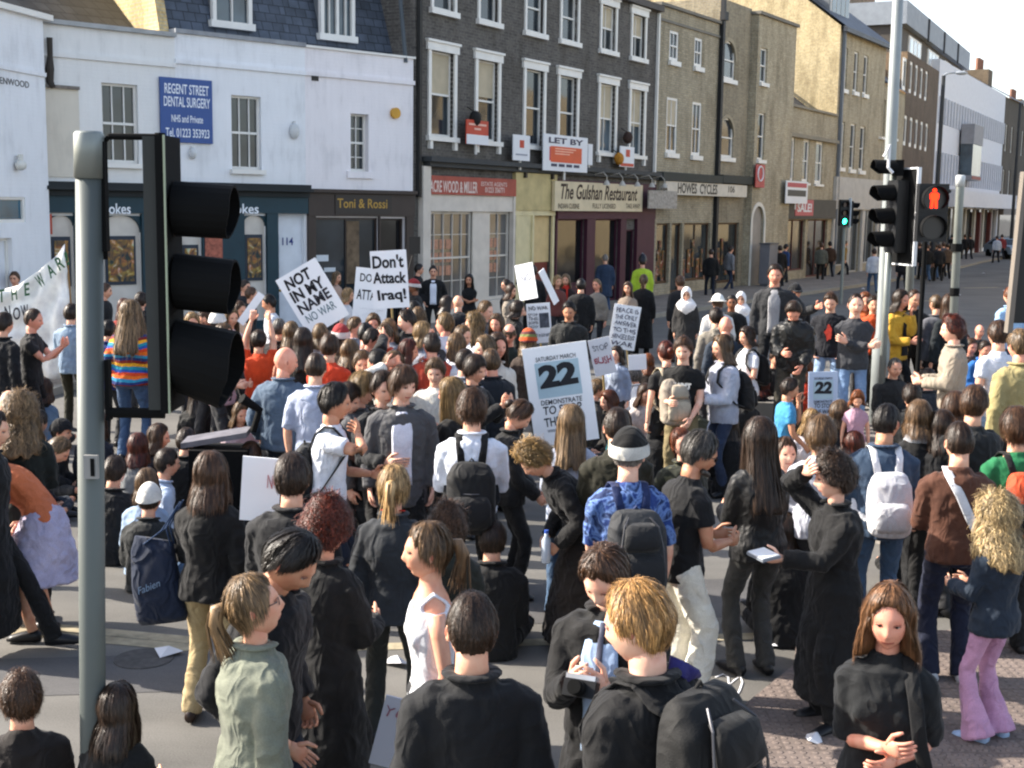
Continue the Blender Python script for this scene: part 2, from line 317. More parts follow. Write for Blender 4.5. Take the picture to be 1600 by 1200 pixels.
# ------------------------------------------------------------------ buildings
WHITEP = mat('plain', 'e2e0da', .5, var=.06); GLASS = mat('glass', '2c3338', .06); GLASSB = mat('glass', '4a565e', .05)
SLATE = mat('slate', '454c57', .5); DARKP = mat('plain', '23211f', .5); LEAD = mat('plain', '6d7175', .7)
TM = Matrix.Rotation(R(90), 4, 'X')
class Bld:
    def __init__(s, name, label, a, c, cat='building', push=0.0):
        pa, pc = a, c; t = (pc-pa).normalized(); s.t = t; s.n = Vector((t.y, -t.x, 0)); s.p = pa + s.n*push; s.L = (pc-pa).length
        s.rz = math.atan2(t.y, t.x); s.root = thing(name, label, cat, s.p, s.rz)
    def uv(s, px, py, d=0.0):
        r = ray(px, py); q = s.p + s.n*d; k = (q-CAMP).dot(s.n)/r.dot(s.n); P = CAMP+r*k; return (P-s.p).dot(s.t), P.z
    def rect(s, pl, pr, pt, pb, d=0.0):
        ym = (pt+pb)/2; xm = (pl+pr)/2; return s.uv(pl, ym, d)[0], s.uv(pr, ym, d)[0], s.uv(xm, pb, d)[1], s.uv(xm, pt, d)[1]
    def wall(s, zt, m, openings=(), D=7.0, u0=0.0, u1=None, rv=.16, z0=0.0, left=True, name='wall', y=0.0):
        u1 = s.L if u1 is None else u1; b = MB(); ops = [(max(a, u0+.01), min(c, u1-.01), max(d, z0), min(e, zt-.01)) for a, c, d, e in openings]; ops = [o for o in ops if o[1]-o[0] > .02 and o[3]-o[2] > .02]
        us = sorted({u0, u1, *[x for o in ops for x in o[:2]]}); zs = sorted({z0, zt, *[x for o in ops for x in o[2:]]})
        for i in range(len(us)-1):
            for j in range(len(zs)-1):
                uc, zc = (us[i]+us[i+1])/2, (zs[j]+zs[j+1])/2
                if any(o[0] < uc < o[1] and o[2] < zc < o[3] for o in ops): continue
                b.quad((us[i], y, zs[j]), (us[i+1], y, zs[j]), (us[i+1], y, zs[j+1]), (us[i], y, zs[j+1]))
        for a, c, d, e in ops:
            r = y+rv; b.quad((a, y, d), (a, r, d), (a, r, e), (a, y, e)); b.quad((c, r, d), (c, y, d), (c, y, e), (c, r, e))
            b.quad((a, y, e), (a, r, e), (c, r, e), (c, y, e)); b.quad((a, r, d), (a, y, d), (c, y, d), (c, r, d))
        b.quad((u0, D, z0), (u0, y, z0), (u0, y, zt), (u0, D, zt)); b.quad((u1, y, z0), (u1, D, z0), (u1, D, zt), (u1, y, zt))
        b.quad((u0, y, zt), (u1, y, zt), (u1, D, zt), (u0, D, zt)); b.quad((u1, D, z0), (u0, D, z0), (u0, D, zt), (u1, D, zt))
        return b.build(name, m, s.root)
    def window(s, u0, u1, z0, z1, cols=2, rows=2, sill=.0, hood=0.0, jamb=0.0, y=.09, fr=.05, glass=None, fm=None, drop=0.0, brackets=False, surf=0.0, name='window'):
        fm = fm or WHITEP; b = MB(); w, h = u1-u0, z1-z0
        b.box(u0, u0+fr, y, y+.06, z0, z1); b.box(u1-fr, u1, y, y+.06, z0, z1); b.box(u0+fr, u1-fr, y, y+.06, z1-fr, z1); b.box(u0+fr, u1-fr, y, y+.06, z0, z0+fr*1.3)
        zm = (z0+z1)/2
        if rows >= 2: b.box(u0+fr, u1-fr, y-.012, y+.05, zm-.025, zm+.025)
        for i in range(1, cols): u = u0+w*i/cols; b.box(u-.012, u+.012, y+.008, y+.052, z0+fr, z1-fr)
        for j in range(1, rows):
            if rows == 2: break
            z = z0+h*j/rows; b.box(u0+fr, u1-fr, y+.01, y+.05, z-.01, z+.01)
        if jamb:   # painted architrave standing proud of the wall
            b.box(u0-jamb, u0, -.05+surf, y+.02, z0-.0, z1); b.box(u1, u1+jamb, -.05+surf, y+.02, z0, z1)
        wdw = b.build(name, fm, s.root)
        g = MB(); g.quad((u0+.01, y+.045, z0+.01), (u1-.01, y+.045, z0+.01), (u1-.01, y+.045, z1-.01), (u0+.01, y+.045, z1-.01)); g.build('pane', glass or GLASS, wdw)
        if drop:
            g = MB(); g.box(u0+fr, u1-fr, y+.03, y+.04, z1-h*drop, z1-fr); g.build('pane_reflection', mat('plain', 'b8ac94', .9), wdw)  # cream sheet stands for the reflection in the upper panes
        if sill:
            g = MB(); e = jamb+.06; g.box(u0-e, u1+e, -.11+surf, y+.01, z0-sill, z0)
            if brackets:
                for uu in (u0-jamb+.02, u1+jamb-.14): g.box(uu, uu+.12, -.09+surf, .0, z0-sill-.2, z0-sill)
            g.build('sill', fm, wdw)
        if hood:
            g = MB(); e = jamb+.07; g.box(u0-e, u1+e, -.07+surf, y, z1, z1+hood); g.box(u0-e-.03, u1+e+.03, -.11+surf, y-.01, z1+hood, z1+hood+.06); g.build('lintel', fm, wdw)
        return wdw
    def boxp(s, name, m, *boxes, parent=None):
        b = MB()
        for q in boxes: b.box(*q)
        return b.build(name, m, parent or s.root)
    def txt(s, st, pl, pr, py, m, h=None, d=.0, name='lettering', parent=None, **kw):
        u0 = s.uv(pl, py, d)[0]; u1 = s.uv(pr, py, d)[0]; z = s.uv((pl+pr)/2, py, d)[1]
        o = text(name, st, 1.0, m, parent or s.root, **kw); sz = h*1.1/max(.3, o['h']); k = (u1-u0)/max(.01, o['w'])
        o.matrix_local = Matrix.Translation(((u0+u1)/2, -d-.003, z)) @ TM @ Matrix.Diagonal((k, sz, 1, 1)); return o
P_at = lambda px: None
def plan_pt(px, seg):   # point of the facade line seen at photo column px
    a, c = PLAN[seg], PLAN[seg+1]; t = (c-a); r = ray(px, 325); n = Vector((t.y, -t.x, 0)); k = (a-Vector((0, 0, 0))).dot(n)/(r.x*n.x+r.y*n.y); return Vector((r.x*k, r.y*k, 0))
P = plan_pt
BLUEW = mat('render', 'e5e7ea', .85); OLDW = mat('render', 'e0e0de', .85); PINKW = mat('render', 'e8e4e6', .85)
# -- far-left pale building
B0 = Bld('painted_building', 'tall pale blue-white painted building at the far left edge', P(-190, 0), P(52, 1), push=.35)
zt = B0.uv(30, 20)[1]; ops = [B0.rect(-110, -60, 130, 230), B0.rect(-2, 40, 308, 348), B0.rect(0, 22, 372, 560)]
B0.wall(zt, BLUEW, ops, D=8)
B0.boxp('coping', WHITEP, (-.05, B0.L+.18, -.12, .3, zt-.02, zt+.09)); u, z = B0.uv(20, 108)
B0.boxp('string_course', BLUEW, (0, B0.L, -.04, 0, z-.04, z+.04))
B0.window(*ops[0], 3, 4, sill=.08); B0.window(*ops[1], 1, 1, y=.03, glass=mat('glass', '1f5a72', .15)); B0.window(*ops[2], 1, 1, glass=mat('plain', 'd8dce2', .5), name='door')
B0.txt('ENWOOD', 0, 45, 129, DARKP, .11, .005)
for px, py in ((25, 258),):
    u, z = B0.uv(px, py); b = MB(); b.sphere((u, -.1, z), (.13, .1, .1), 12, 8); b.cyl((u, -.1, z+.08), (u, -.1, z+.2), .05, 10); b.cyl((u, -.02, z+.16), (u, -.1, z+.16), .02); b.build('wall_lamp', mat('plain', 'cfcfc8', .4), B0.root)
# -- betting shop, two bays of the white terrace
B1 = Bld('white_terrace_house', 'weathered white painted house with blue dental surgery sign above a betting shop', P(53, 1), P(278, 1))
zt1 = B1.uv(165, 45)[1]
w1 = B1.rect(160, 216, 131, 255); shop_z = B1.uv(165, 297)[1]
arch = [B1.rect(80, 118, 337, 600), B1.rect(160, 222, 337, 600)]
for i, q in enumerate(arch): arch[i] = (q[0], q[1], .45, q[3])
B1.wall(zt1, OLDW, [w1]+arch, D=8); B1.window(*w1, 3, 2, sill=.1)
u0, z0 = B1.uv(60, 45); B1.boxp('coping', mat('plain', '9a9c9c', .9, var=.3), (0, B1.L, -.1, .3, zt1-.02, zt1+.07))
_, zb = B1.uv(165, 92); B1.boxp('string_course', OLDW, (0, B1.L, -.05, 0, zb-.05, zb+.05))
ua, ub, za, zb2 = B1.rect(52, 124, 138, 300); B1.boxp('plaster_panel', mat('render', 'd2cbbd', .9), (ua+.05, ub, -.03, 0, za+.3, zb2)); B1.boxp('panel_cornice', mat('plain', '77716a', .9, var=.4, scale=12), (ua+.05, ub, -.1, 0, zb2, zb2+.06))
u, z = B1.uv(75, 108); b = MB(); b.loft([(u, -.08, z+.0), (u, -.08, z-.25), (u+.03, -.14, z-.35), (u+.02, -.08, z+.2), (u, -.12, z+.55)][2::-1]+[(u+.02, -.08, z+.25), (u, -.12, z+.6)], [.05, .07, .09, .05, .06], (1, 0, 0), 10); b.build('overflow_pipe', mat('plain', '3a3632', .8), B1.root)
u, z = B1.uv(53, 60); b = MB(); b.cyl((u+.03, -.06, .2), (u+.03, -.06, zt1-.3), .035, 8); b.build('drainpipe', mat('plain', '8c7a6c', .8), B1.root)
# -- second bay
B2 = Bld('white_terrace_house', 'bluish white painted house with slate mansard and white door numbered 114', P(278, 1), P(478, 1))
zt2 = B2.uv(378, 62)[1]; w2 = B2.rect(362, 408, 150, 265)
arch2 = [B2.rect(381, 416, 337, 600), B2.rect(284, 316, 352, 600)]; arch2 = [(q[0], q[1], .45, q[3]) for q in arch2]
door2 = B2.rect(433, 476, 332, 560); door2 = (door2[0], door2[1], .13, door2[3])
B2.wall(zt2, BLUEW, [w2, door2]+arch2, D=.9); wd = B2.window(*w2, 3, 2, sill=.1)
B2.boxp('coping', mat('plain', '8f9296', .9, var=.3), (0, B2.L, -.06, .3, zt2-.01, zt2+.08)); _, zb = B2.uv(378, 105); B2.boxp('string_course', BLUEW, (0, B2.L, -.05, 0, zb-.05, zb+.05))
def sign(B, name, pl, pr, pt, pb, m, d=.06, th=.05, frame=None):
    u0, u1, z0, z1 = B.rect(pl, pr, pt, pb, d); o = B.boxp(name, m, (u0, u1, -d, -d+th, z0, z1))
    if frame: B.boxp('sign_frame', frame, (u0-.04, u1+.04, -d-.004, -d+th-.003, z1, z1+.04), (u0-.04, u1+.04, -d-.004, -d+th-.003, z0-.04, z0), (u0-.04, u0, -d-.004, -d+th-.003, z0, z1), (u1, u1+.04, -d-.004, -d+th-.003, z0, z1), parent=o)
    return o
SIGNB = mat('plain', '38548f', .5, var=.05); WT = mat('plain', 'e6ebf2', .5)
ds = sign(B2, 'surgery_sign', 251, 332, 123, 223, SIGNB, .07)
for st, y, h, l, r in [('REGENT STREET', 140, .19, 257, 326), ('DENTAL SURGERY', 160, .19, 256, 328), ('NHS and Private', 186, .14, 268, 317), ('Tel. 01223 353923', 208, .17, 259, 327)]:
    B2.txt(st, l, r, y, WT, h, .07, parent=ds, offset=.012)
for px, py, rr in [(458, 205, .12), (299, 240, .08)]:
    u, z = B2.uv(px, py); b = MB(); b.sphere((u, -.06, z), (rr, .1, rr*1.5), 12, 8); b.cyl((u, -.05, z+rr), (u, -.05, z+rr*1.9), .03, 8); b.build('wall_lamp', mat('plain', 'c6c8c8', .4), B2.root)
# door
q = door2; b = MB(); b.box(q[0], q[1], .1, .15, q[2], q[3]); b.box(q[0]+.12, q[1]-.12, .09, .1, q[2]+.2, q[2]+.9); b.box(q[0]+.12, q[1]-.12, .09, .1, q[2]+1.1, q[3]-.5); dr = b.build('door', mat('plain', 'd3d8df', .5), B2.root)
B2.txt('114', 441, 458, 377, mat('plain', '2a3a78', .5), .16, -.085, parent=dr, offset=.02)
b = MB(); b.sphere((q[0]+.12, .07, 1.1), .035); b.build('handle', mat('plain', 'b09040', .3, metal=.8), dr)
# shopfront joinery of the betting shop, teal
TEAL = mat('plain', '12333f', .5); DK = mat('plain', '22272a', .7); CREAMP = mat('plain', 'cdc6bc', .6)
def arch_panel(B, q):
    a, c, z0, z1 = q; w = c-a; o = B.boxp('shop_window', CREAMP, (a, c, .05, .1, z0, z1)); b = MB()
    n = 8; rr = min(.35, w*.4)      # rounded upper corners cut by the teal surround
    for sgn, ux in ((1, a), (-1, c)):
        pts = [(ux, -.012, z1)]+[(ux+sgn*(rr-rr*math.sin(i*math.pi/2/n)), -.012, z1-rr+rr*math.cos(i*math.pi/2/n)) for i in range(n+1)]
        b.prism(pts, (0, .06, 0))
    b.build('arch_corner', TEAL, o)
    k = .12*w; b = MB(); b.box(a+k, c-k, .02, .05, 1.35, z1-.42); fr = b.build('poster_frame', mat('plain', '1f2c3c', .4), o)
    b = MB(); b.box(a+k+.05, c-k-.05, .008, .02, 1.42, z1-.5); b.build('poster', mat('poster', 'a07838', .4), fr)
for B, ars in ((B1, arch), (B2, arch2)):
    zf = B.uv(B is B1 and 190 or 380, 298)[1]; zl = B.uv(B is B1 and 190 or 380, 333)[1]; e = B.L if B is B1 else door2[1]+.02
    s0 = B1.uv(64, 300)[0] if B is B1 else 0.0
    f = B.boxp('shop_fascia', TEAL, (s0, B.L, -.1, 0, zl, zf)); B.boxp('shop_cornice', DK, (s0, B.L, -.34, 0, zf, zf+.07), (s0, B.L, -.24, 0, zf+.07, zf+.16), (s0+.001, B.L-.001, -.18, -.1, zf-.12, zf))
    piers = [s0]
    bx = []; lastu = s0
    for q in sorted(ars): bx.append((lastu, q[0], -.08, 0, .0, zl)); bx.append((q[0], q[1], -.07, .0, .0, .45)); lastu = q[1]
    bx.append((lastu, (B.L if B is B1 else door2[0]), -.08, 0, 0, zl)); B.boxp('shop_pilasters', TEAL, *bx)
    for q in ars: arch_panel(B, q)
B1.txt('Ladbrokes', 127, 204, 326, WT, .2, .1, offset=.015); B2.txt('Ladbrokes', 320, 404, 326, WT, .2, .1, offset=.015)
for px in (318, 328): 
    q = B2.rect(px, px+26, 372, 470); B2.boxp('poster', mat('plain', 'a05a48', .5, var=.5, scale=14), (q[0], q[0]+.42, -.1, -.082, 1.5, 2.35)); break
u, z = B1.uv(66, 350); B1.boxp('alarm_box', mat('plain', 'b0452c', .5), (u-.1, u+.12, -.2, -.08, z-.2, z+.2))
# -- third bay with dark cafe shopfront
B3 = Bld('white_terrace_house', 'pinkish white painted house with yellow alarm bell above a dark brown shopfront', P(478, 1), PLAN[2])
zt3 = B3.uv(562, 83)[1]; w3 = B3.rect(548, 576, 178, 268); sh3 = B3.rect(492, 590, 340, 600); dd3 = B3.rect(592, 632, 340, 600)
sh3 = (sh3[0], sh3[1], .5, sh3[3]); dd3 = (dd3[0], dd3[1], .13, dd3[3]-.02)
B3.wall(zt3, PINKW, [w3, sh3, dd3], D=.9, rv=.22); B3.window(*w3, 2, 4, y=.15)
q = w3; B3.boxp('sill', PINKW, (q[0]-.12, q[1]+.12, -.06, .1, q[2]-.16, q[2])); _, zb = B3.uv(562, 122); B3.boxp('string_course', PINKW, (0, B3.L+.02, -.05, 0, zb-.05, zb+.05)); B3.boxp('coping', WHITEP, (-.02, B3.L+.04, -.05, .3, zt3, zt3+.05))
u, z = B3.uv(616, 177); b = MB(); b.cyl((u, -.09, z), (u, 0, z), .13, 20); b.build('alarm_bell', mat('plain', 'c9952a', .4), B3.root)
u, z = B3.uv(492, 122); B3.boxp('vent', DARKP, (u-.09, u+.09, -.02, 0, z-.06, z+.06))
BRN = mat('plain', '3a302b', .5); zf = B3.uv(560, 302)[1]; zl = B3.uv(560, 338)[1]
B3.boxp('shop_fascia', BRN, (0.02, B3.L, -.09, 0, zl, zf), (0.02, B3.L, -.2, 0, zf, zf+.08)); B3.boxp('fascia_panel', mat('plain', '2c2522', .4), (B3.uv(520, 318)[0], B3.uv(608, 318)[0], -.11, -.09, zl+.05, zf-.04))
B3.txt('Toni & Rossi', 527, 605, 318, mat('plain', 'b08a38', .4), .2, .11, offset=.01)
B3.boxp('shop_pilasters', BRN, (.02, sh3[0], -.07, 0, 0, zl), (sh3[1], dd3[0], -.07, 0, 0, zl), (dd3[1], B3.L-.02, -.07, 0, 0, zl), (sh3[0], sh3[1], -.05, 0, 0, .5))
B3.window(*sh3, 2, 1, y=.03, fm=BRN, name='shop_window'); B3.window(*dd3, 1, 1, y=.1, fm=BRN, glass=mat('glass', '101215', .1), name='door')
q = sh3; B3.boxp('shop_display', mat('plain', '6a5a48', .9, var=.5, scale=6), (q[0]+(q[1]-q[0])*.52, q[0]+(q[1]-q[0])*.72, .055, .07, 1.2, q[3]-.08))
B3.boxp('window_sticker', mat('plain', 'c9d0d6', .5), (q[0]+.05, q[0]+.42, .05, .062, 1.75, 1.9), (q[0]+.3, q[0]+.62, .05, .062, 1.5, 1.6))
# mansard roofs over bays two and three, plain roof over bay one
def mansard(B, zt, u0, u1, dorm, endwall=True):
    b = MB(); s0, s1, zz = .55, 1.35, zt+2.7; b.quad((u0, s0, zt-.2), (u1, s0, zt-.2), (u1, s1, zz), (u0, s1, zz)); b.quad((u0, s1, zz), (u1, s1, zz), (u1, 5, zz+1.6), (u0, 5, zz+1.6))
    b.quad((u0, 5, zz+1.6), (u1, 5, zz+1.6), (u1, 9, zz-.4), (u0, 9, zz-.4)); b.poly([(u1, s0, zt-.2), (u1, 9, zt-.2), (u1, 9, zz-.4), (u1, 5, zz+1.6), (u1, s1, zz)])
    r = b.build('roof', SLATE, B.root)
    if endwall:
        b = MB(); b.prism([(u0, .1, zt-.4), (u0, 9, zt-.4), (u0, 9, zz-.1), (u0, 5, zz+1.9), (u0, s1-.25, zz+.35), (u0, .25, zt+.1)], (-.22, 0, 0)); b.build('party_wall', mat('brick', 'c3ab78', .9, col2='b79c68', mortar='a9a08a'), B.root)
    for (pl, pr, pt, pb, cols) in dorm:
        u0d, u1d, z0, z1 = B.rect(pl, pr, pt, pb, -.62); b = MB(); b.box(u0d, u1d, .72, 2.4, z0-.1, z1+.08); b.box(u0d-.06, u1d+.06, .5, 2.45, z1+.08, z1+.18); dm = b.build('dormer', LEAD, B.root)
        fm = MB(); fm.box(u0d-.02, u0d+.07, .6, .72, z0, z1); fm.box(u1d-.07, u1d+.02, .6, .72, z0, z1); fm.box(u0d, u1d, .6, .72, z1-.08, z1+.02); fm.box(u0d-.08, u1d+.08, .56, .72, z0-.1, z0+.05)
        w_ = u1d-u0d; zm = (z0+z1)/2; fm.box(u0d+.07, u1d-.07, .61, .7, zm-.03, zm+.03)
        for i in range(1, cols): u = u0d+w_*i/cols; k = .035 if cols == 4 and i == 2 else .012; fm.box(u-k, u+k, .62, .7, z0+.05, z1-.06)
        fw = fm.build('window', WHITEP, dm); g = MB(); g.quad((u0d, .69, z0), (u1d, .69, z0), (u1d, .69, z1), (u0d, .69, z1)); g.build('pane', GLASSB, fw)
mansard(B2, zt2, 0.0, B2.L, [(333, 392, -55, 38, 2)]); mansard(B3, zt3, .0, B3.L-.05, [(502, 553, -75, 58, 4)], False)
b = MB(); L1 = B1.L-.25; b.quad((0, .35, zt1-.45), (L1, .35, zt1-.45), (L1, 4.6, zt1+2.6), (0, 4.6, zt1+2.6)); b.quad((0, 4.6, zt1+2.6), (L1, 4.6, zt1+2.6), (L1, 9, zt1-.45), (0, 9, zt1-.45)); b.build('roof', mat('slate', '3a3936', .6), B1.root)
b = MB(); b.cyl((B3.L-.25, -.02, zt3-.1), (B3.L-.25, .5, zt3+3.4), .05, 8); b.build('drainpipe', mat('plain', '4a5258', .6), B3.root)
# -- dark brick building with three shops
D = Bld('dark_brick_building', 'four storey soot-dark brick building with white window hoods and three shopfronts', PLAN[2]+(PLAN[3]-PLAN[2]).normalized()*.05, PLAN[3])
DBR = mat('brick', '64605c', .95, col2='4e4b49', mortar='68655f')
ztd = D.uv(1016, 3)[1]
F1 = [(672, 708, 80, 216), (745, 777, 95, 216), (820, 848, 108, 228), (873, 900, 122, 238), (936, 960, 132, 236), (984, 1005, 140, 242)]
F2 = [(676, 709, -70, 20), (749, 778, -48, 33), (822, 849, -32, 48), (877, 902, -15, 64), (939, 961, 14, 80), (987, 1007, 28, 90)]
f1 = [D.rect(*q) for q in F1]; f2 = [D.rect(*q) for q in F2]
zz0 = sum(q[2] for q in f1)/6; zz1 = sum(q[3] for q in f1)/6; zu0 = sum(q[2] for q in f2)/6; zu1 = sum(q[3] for q in f2)/6
f1 = [(q[0], q[1], zz0, zz1) for q in f1]; f2 = [(q[0], q[1], zu0, zu1) for q in f2]
zc = D.uv(830, 262)[1]      # top of shopfront zone
s1 = (D.uv(662, 400)[0], D.uv(798, 400)[0]); s2 = (s1[1]+.03, D.uv(863, 400)[0]); s3 = (s2[1]+.04, D.L-.05)
sops = [(s1[0]+.08, s1[0]+(s1[1]-s1[0])*.52, .55, 2.95), (s1[0]+(s1[1]-s1[0])*.72, s1[1]-.1, .55, 2.95), (s2[0]+(s2[1]-s2[0])*.45, s2[1]-.12, .13, 2.85),
        (s3[0]+.08, s3[0]+(s3[1]-s3[0])*.28, .75, 2.75), (s3[0]+(s3[1]-s3[0])*.36, s3[0]+(s3[1]-s3[0])*.62, .13, 2.75), (s3[0]+(s3[1]-s3[0])*.68, s3[0]+(s3[1]-s3[0])*.8, .13, 2.4)]
D.wall(ztd, DBR, f1+f2+sops, D=9)
f3 = []
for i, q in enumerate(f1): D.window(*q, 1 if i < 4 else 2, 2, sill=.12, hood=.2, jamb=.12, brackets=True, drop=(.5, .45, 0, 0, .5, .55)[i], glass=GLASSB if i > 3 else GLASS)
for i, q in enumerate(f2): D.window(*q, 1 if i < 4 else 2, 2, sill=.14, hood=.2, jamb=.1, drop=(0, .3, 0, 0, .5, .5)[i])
D.boxp('cornice', mat('plain', '5a5652', .9), (0, D.L, -.22, 0, ztd-.25, ztd-.05)); 
b = MB(); b.quad((0, .3, ztd-.1), (D.L, .3, ztd-.1), (D.L, 4.5, ztd+2.2), (0, 4.5, ztd+2.2)); b.poly([(D.L, .3, ztd-.1), (D.L, 9, ztd-.1), (D.L, 4.5, ztd+2.2)]); b.build('roof', SLATE, D.root)
D.boxp('drainpipe', mat('plain', '20201f', .6), (.06, .16, -.12, -.02, 3.3, ztd)); D.boxp('white_downpipe', WHITEP, (D.L-.12, D.L-.03, -.1, -.01, 3.2, ztd-.3))
zcorn = zc; D.boxp('shop_cornice', mat('plain', '3a3d3f', .7), (.3, D.L, -.32, 0, zc-.02, zc+.1), (.4, D.L, -.2, 0, zc-.14, zc-.02))
# estate agent shop
ec = mat('plain', 'cbc3b8', .55); zA = D.uv(730, 277)[1]; zB = D.uv(730, 305)[1]
D.boxp('shopfront_frame', ec, (s1[0]-.25, s1[0]+.08, -.16, 0, 0, zc-.14), (s1[1]-.1, s1[1], -.14, 0, 0, zB), (s1[0]+.08, s1[1]-.1, -.1, 0, 2.95, zB), (sops[0][1], sops[1][0], -.04, 0, 0, 2.95), (s1[0]+.08, sops[0][1], -.08, 0, 0, .55), (sops[1][0], s1[1]-.1, -.08, 0, 0, .55))
sg = D.boxp('shop_sign', mat('plain', 'a04a3c', .6, var=.2), (s1[0]+.1, s1[1]-.02, -.16, -.1, zB, zA)); WTS = mat('plain', 'd8c8c0', .5)
D.txt('ACRE WOOD & MILLER', 672, 746, 292, WTS, .27, .16, parent=sg, offset=.015); D.txt('ESTATE AGENTS', 752, 792, 288, WTS, .1, .16, parent=sg); D.txt('01223 356771', 758, 788, 297, WTS, .13, .16, parent=sg, offset=.01)
for i, q in enumerate(sops[:2]):
    wn = D.window(*q, (5, 2)[i], 4, y=.03, fr=.07, fm=ec, name='shop_window', glass=mat('glass', '5c5a58', .12))
    b = MB(); nx = (4, 2)[i]; wq = (q[1]-q[0])
    for r_ in range(3):
        for c_ in range(nx): b.box(q[0]+.12+c_*(wq-.2)/nx*.62, q[0]+.12+(c_*.62+.5)*(wq-.2)/nx, .066, .07, 1.3+r_*.34, 1.3+r_*.34+.25)
    b.build('property_cards', mat('plain', 'b08068', .6, var=.45, scale=16), wn)
# pale yellow shop
py_ = mat('plain', 'cfc39a', .6); D.boxp('shopfront_frame', py_, (s2[0], sops[2][0], -.06, 0, 0, 2.85), (sops[2][1], s2[1], -.06, 0, 0, 2.85), (s2[0], s2[1], -.08, 0, 2.85, 3.0), (s2[0], s2[0]+.09, -.14, -.06, 0, 2.85), (sops[2][0]-.1, sops[2][0], -.12, -.06, 0, 2.85))
D.boxp('shop_fascia', mat('plain', 'b8a878', .6, var=.2), (s2[0], s2[1], -.12, 0, 3.0, zc-.16)); q = sops[2]; D.boxp('door', mat('plain', 'c8b080', .6), (q[0], q[1], .06, .14, 1.5, q[3])); D.boxp('door_panel', mat('plain', '6b2a22', .6), (q[0]+.08, q[1]-.1, .05, .14, .13, 1.5))
D.boxp('cast_iron_brackets', DARKP, (s2[0]+.4, s2[0]+.5, -.2, -.12, zc-.3, zc-.16), (s2[1]-.4, s2[1]-.3, -.2, -.12, zc-.3, zc-.16))
# maroon restaurant
mr = mat('plain', '421a2c', .6); g0, g1, gz0, gz1 = D.rect(867, 1004, 286, 330, .25)
mf = [(s3[0], s3[0]+.08, -.1, 0, 0, 2.75), (sops[3][1], sops[4][0], -.12, 0, 0, 2.75), (sops[4][1], sops[5][0], -.12, 0, 0, 2.75), (sops[5][1], s3[1], -.12, 0, 0, 2.75), (s3[0]+.08, sops[3][1], -.08, 0, 0, .75), (s3[0], s3[1], -.14, 0, 2.75, gz1+.05)]
D.boxp('shopfront_frame', mr, *mf)
for q in sops[3:]: D.window(*q, 1, 1, y=.04, fm=mr, glass=mat('glass', '15181a', .08), name='shop_window')
gs = D.boxp('shop_sign', mat('plain', 'cfc0a0', .6, var=.12), (g0, g1, -.25, -.15, gz0, gz1)); blk = mat('plain', '2a1812', .6)
D.txt('The Gulshan Restaurant', 876, 996, 301, blk, .42, .25, parent=gs, offset=.022, shear=.25)
for st, l, r in [('INDIAN CUISINE', 872, 905), ('FULLY LICENSED', 926, 962), ('TAKE AWAY', 978, 1000)]: D.txt(st, l, r, 322, blk, .14, .25, parent=gs, offset=.01)
for px in (920, 945, 969, 992, 1012):
    u = D.uv(px, 285)[0]; b = MB(); b.loft([(u, -.15, gz1+.25), (u, -.5, gz1+.32), (u, -.62, gz1+.2), (u, -.62, gz1+.06)], [.014]*4, (1, 0, 0), 6); b.loft([(u, -.62, gz1+.08), (u, -.62, gz1-.06)], [.04, .12], (1, 0, 0), 12); b.build('sign_lamp', mat('plain', 'b5b0a6', .4), D.root)
# agents' boards fixed to the dark facade
def board(px0, px1, py0, py1, label, cols, B=D, d=.35, post=True, name='letting_board'):
    u0, u1, z0, z1 = B.rect(px0, px1, py0, py1, d); r = thing(name, label, 'sign', B.p+B.t*((u0+u1)/2)+B.n*d+Vector((0, 0, z0)), B.rz); w_, h_ = u1-u0, z1-z0
    b = MB(); b.box(-w_/2, w_/2, 0, .03, 0, h_); b.build('panel', cols[0], r)
    if post: b = MB(); b.box(-.04, .04, .03, .07, -.25, h_*.8); b.box(-.03, .03, .068, d-.0, .1, .16); b.build('bracket', mat('plain', 'c8c6c0', .7), r)
    return r, w_, h_
WB = mat('plain', 'd9dce0', .5, var=.04); ORG = mat('plain', 'cf4f24', .5); NAVY = mat('plain', '1a2348', .5)
def sub(r, name, m, x0, x1, z0, z1, y=-.006): b = MB(); b.box(x0, x1, y, -.001, z0, z1); return b.build(name, m, r)
def bt(r, st, w_, h_, x, z, m, off=.01, name='lettering', y=-.008, **kw):
    o = text(name, st, 1, m, r, offset=off, **kw)
    o.matrix_local = Matrix.Translation((x, y, z)) @ TM @ Matrix.Diagonal((w_/max(.01, o['w']), h_/max(.1, o['h']), 1, 1)); return o
r, w_, h_ = board(849, 918, 212, 268, 'large white letting board reading LET BY with an orange panel', [WB])
bt(r, 'LET BY', w_*.78, h_*.16, 0, h_*.84, NAVY, .03); sub(r, 'orange_panel', ORG, -w_*.34, w_*.36, h_*.24, h_*.68); sub(r, 'logo_square', mat('plain', 'c03038', .5), -w_*.37, -w_*.345, h_*.28, h_*.66)
for i, (k, xx) in enumerate(((.62, .5), (.55, .44), (.48, .36))): sub(r, 'print_line', mat('plain', 'e8a890', .5), -w_*.25, w_*(xx-.28), h_*(k-.02), h_*(k+.015), -.009)
for i in range(4): sub(r, 'number_blocks', NAVY, -w_*.33+i*w_*.17, -w_*.2+i*w_*.17, h_*.12, h_*.2)
RED = mat('plain', 'b83a26', .5)
r, w_, h_ = board(729, 763, 188, 226, 'small red and white letting board under the second first-floor window', [RED], d=.3)
sub(r, 'white_foot', WB, -w_/2+.002, w_/2-.002, .002, h_*.4); sub(r, 'print_line', mat('plain', 'e0b0a0', .5), -w_*.4, w_*.4, h_*.78, h_*.86); sub(r, 'print_line', mat('plain', 'e0b0a0', .5), -w_*.15, w_*.15, h_*.6, h_*.68)
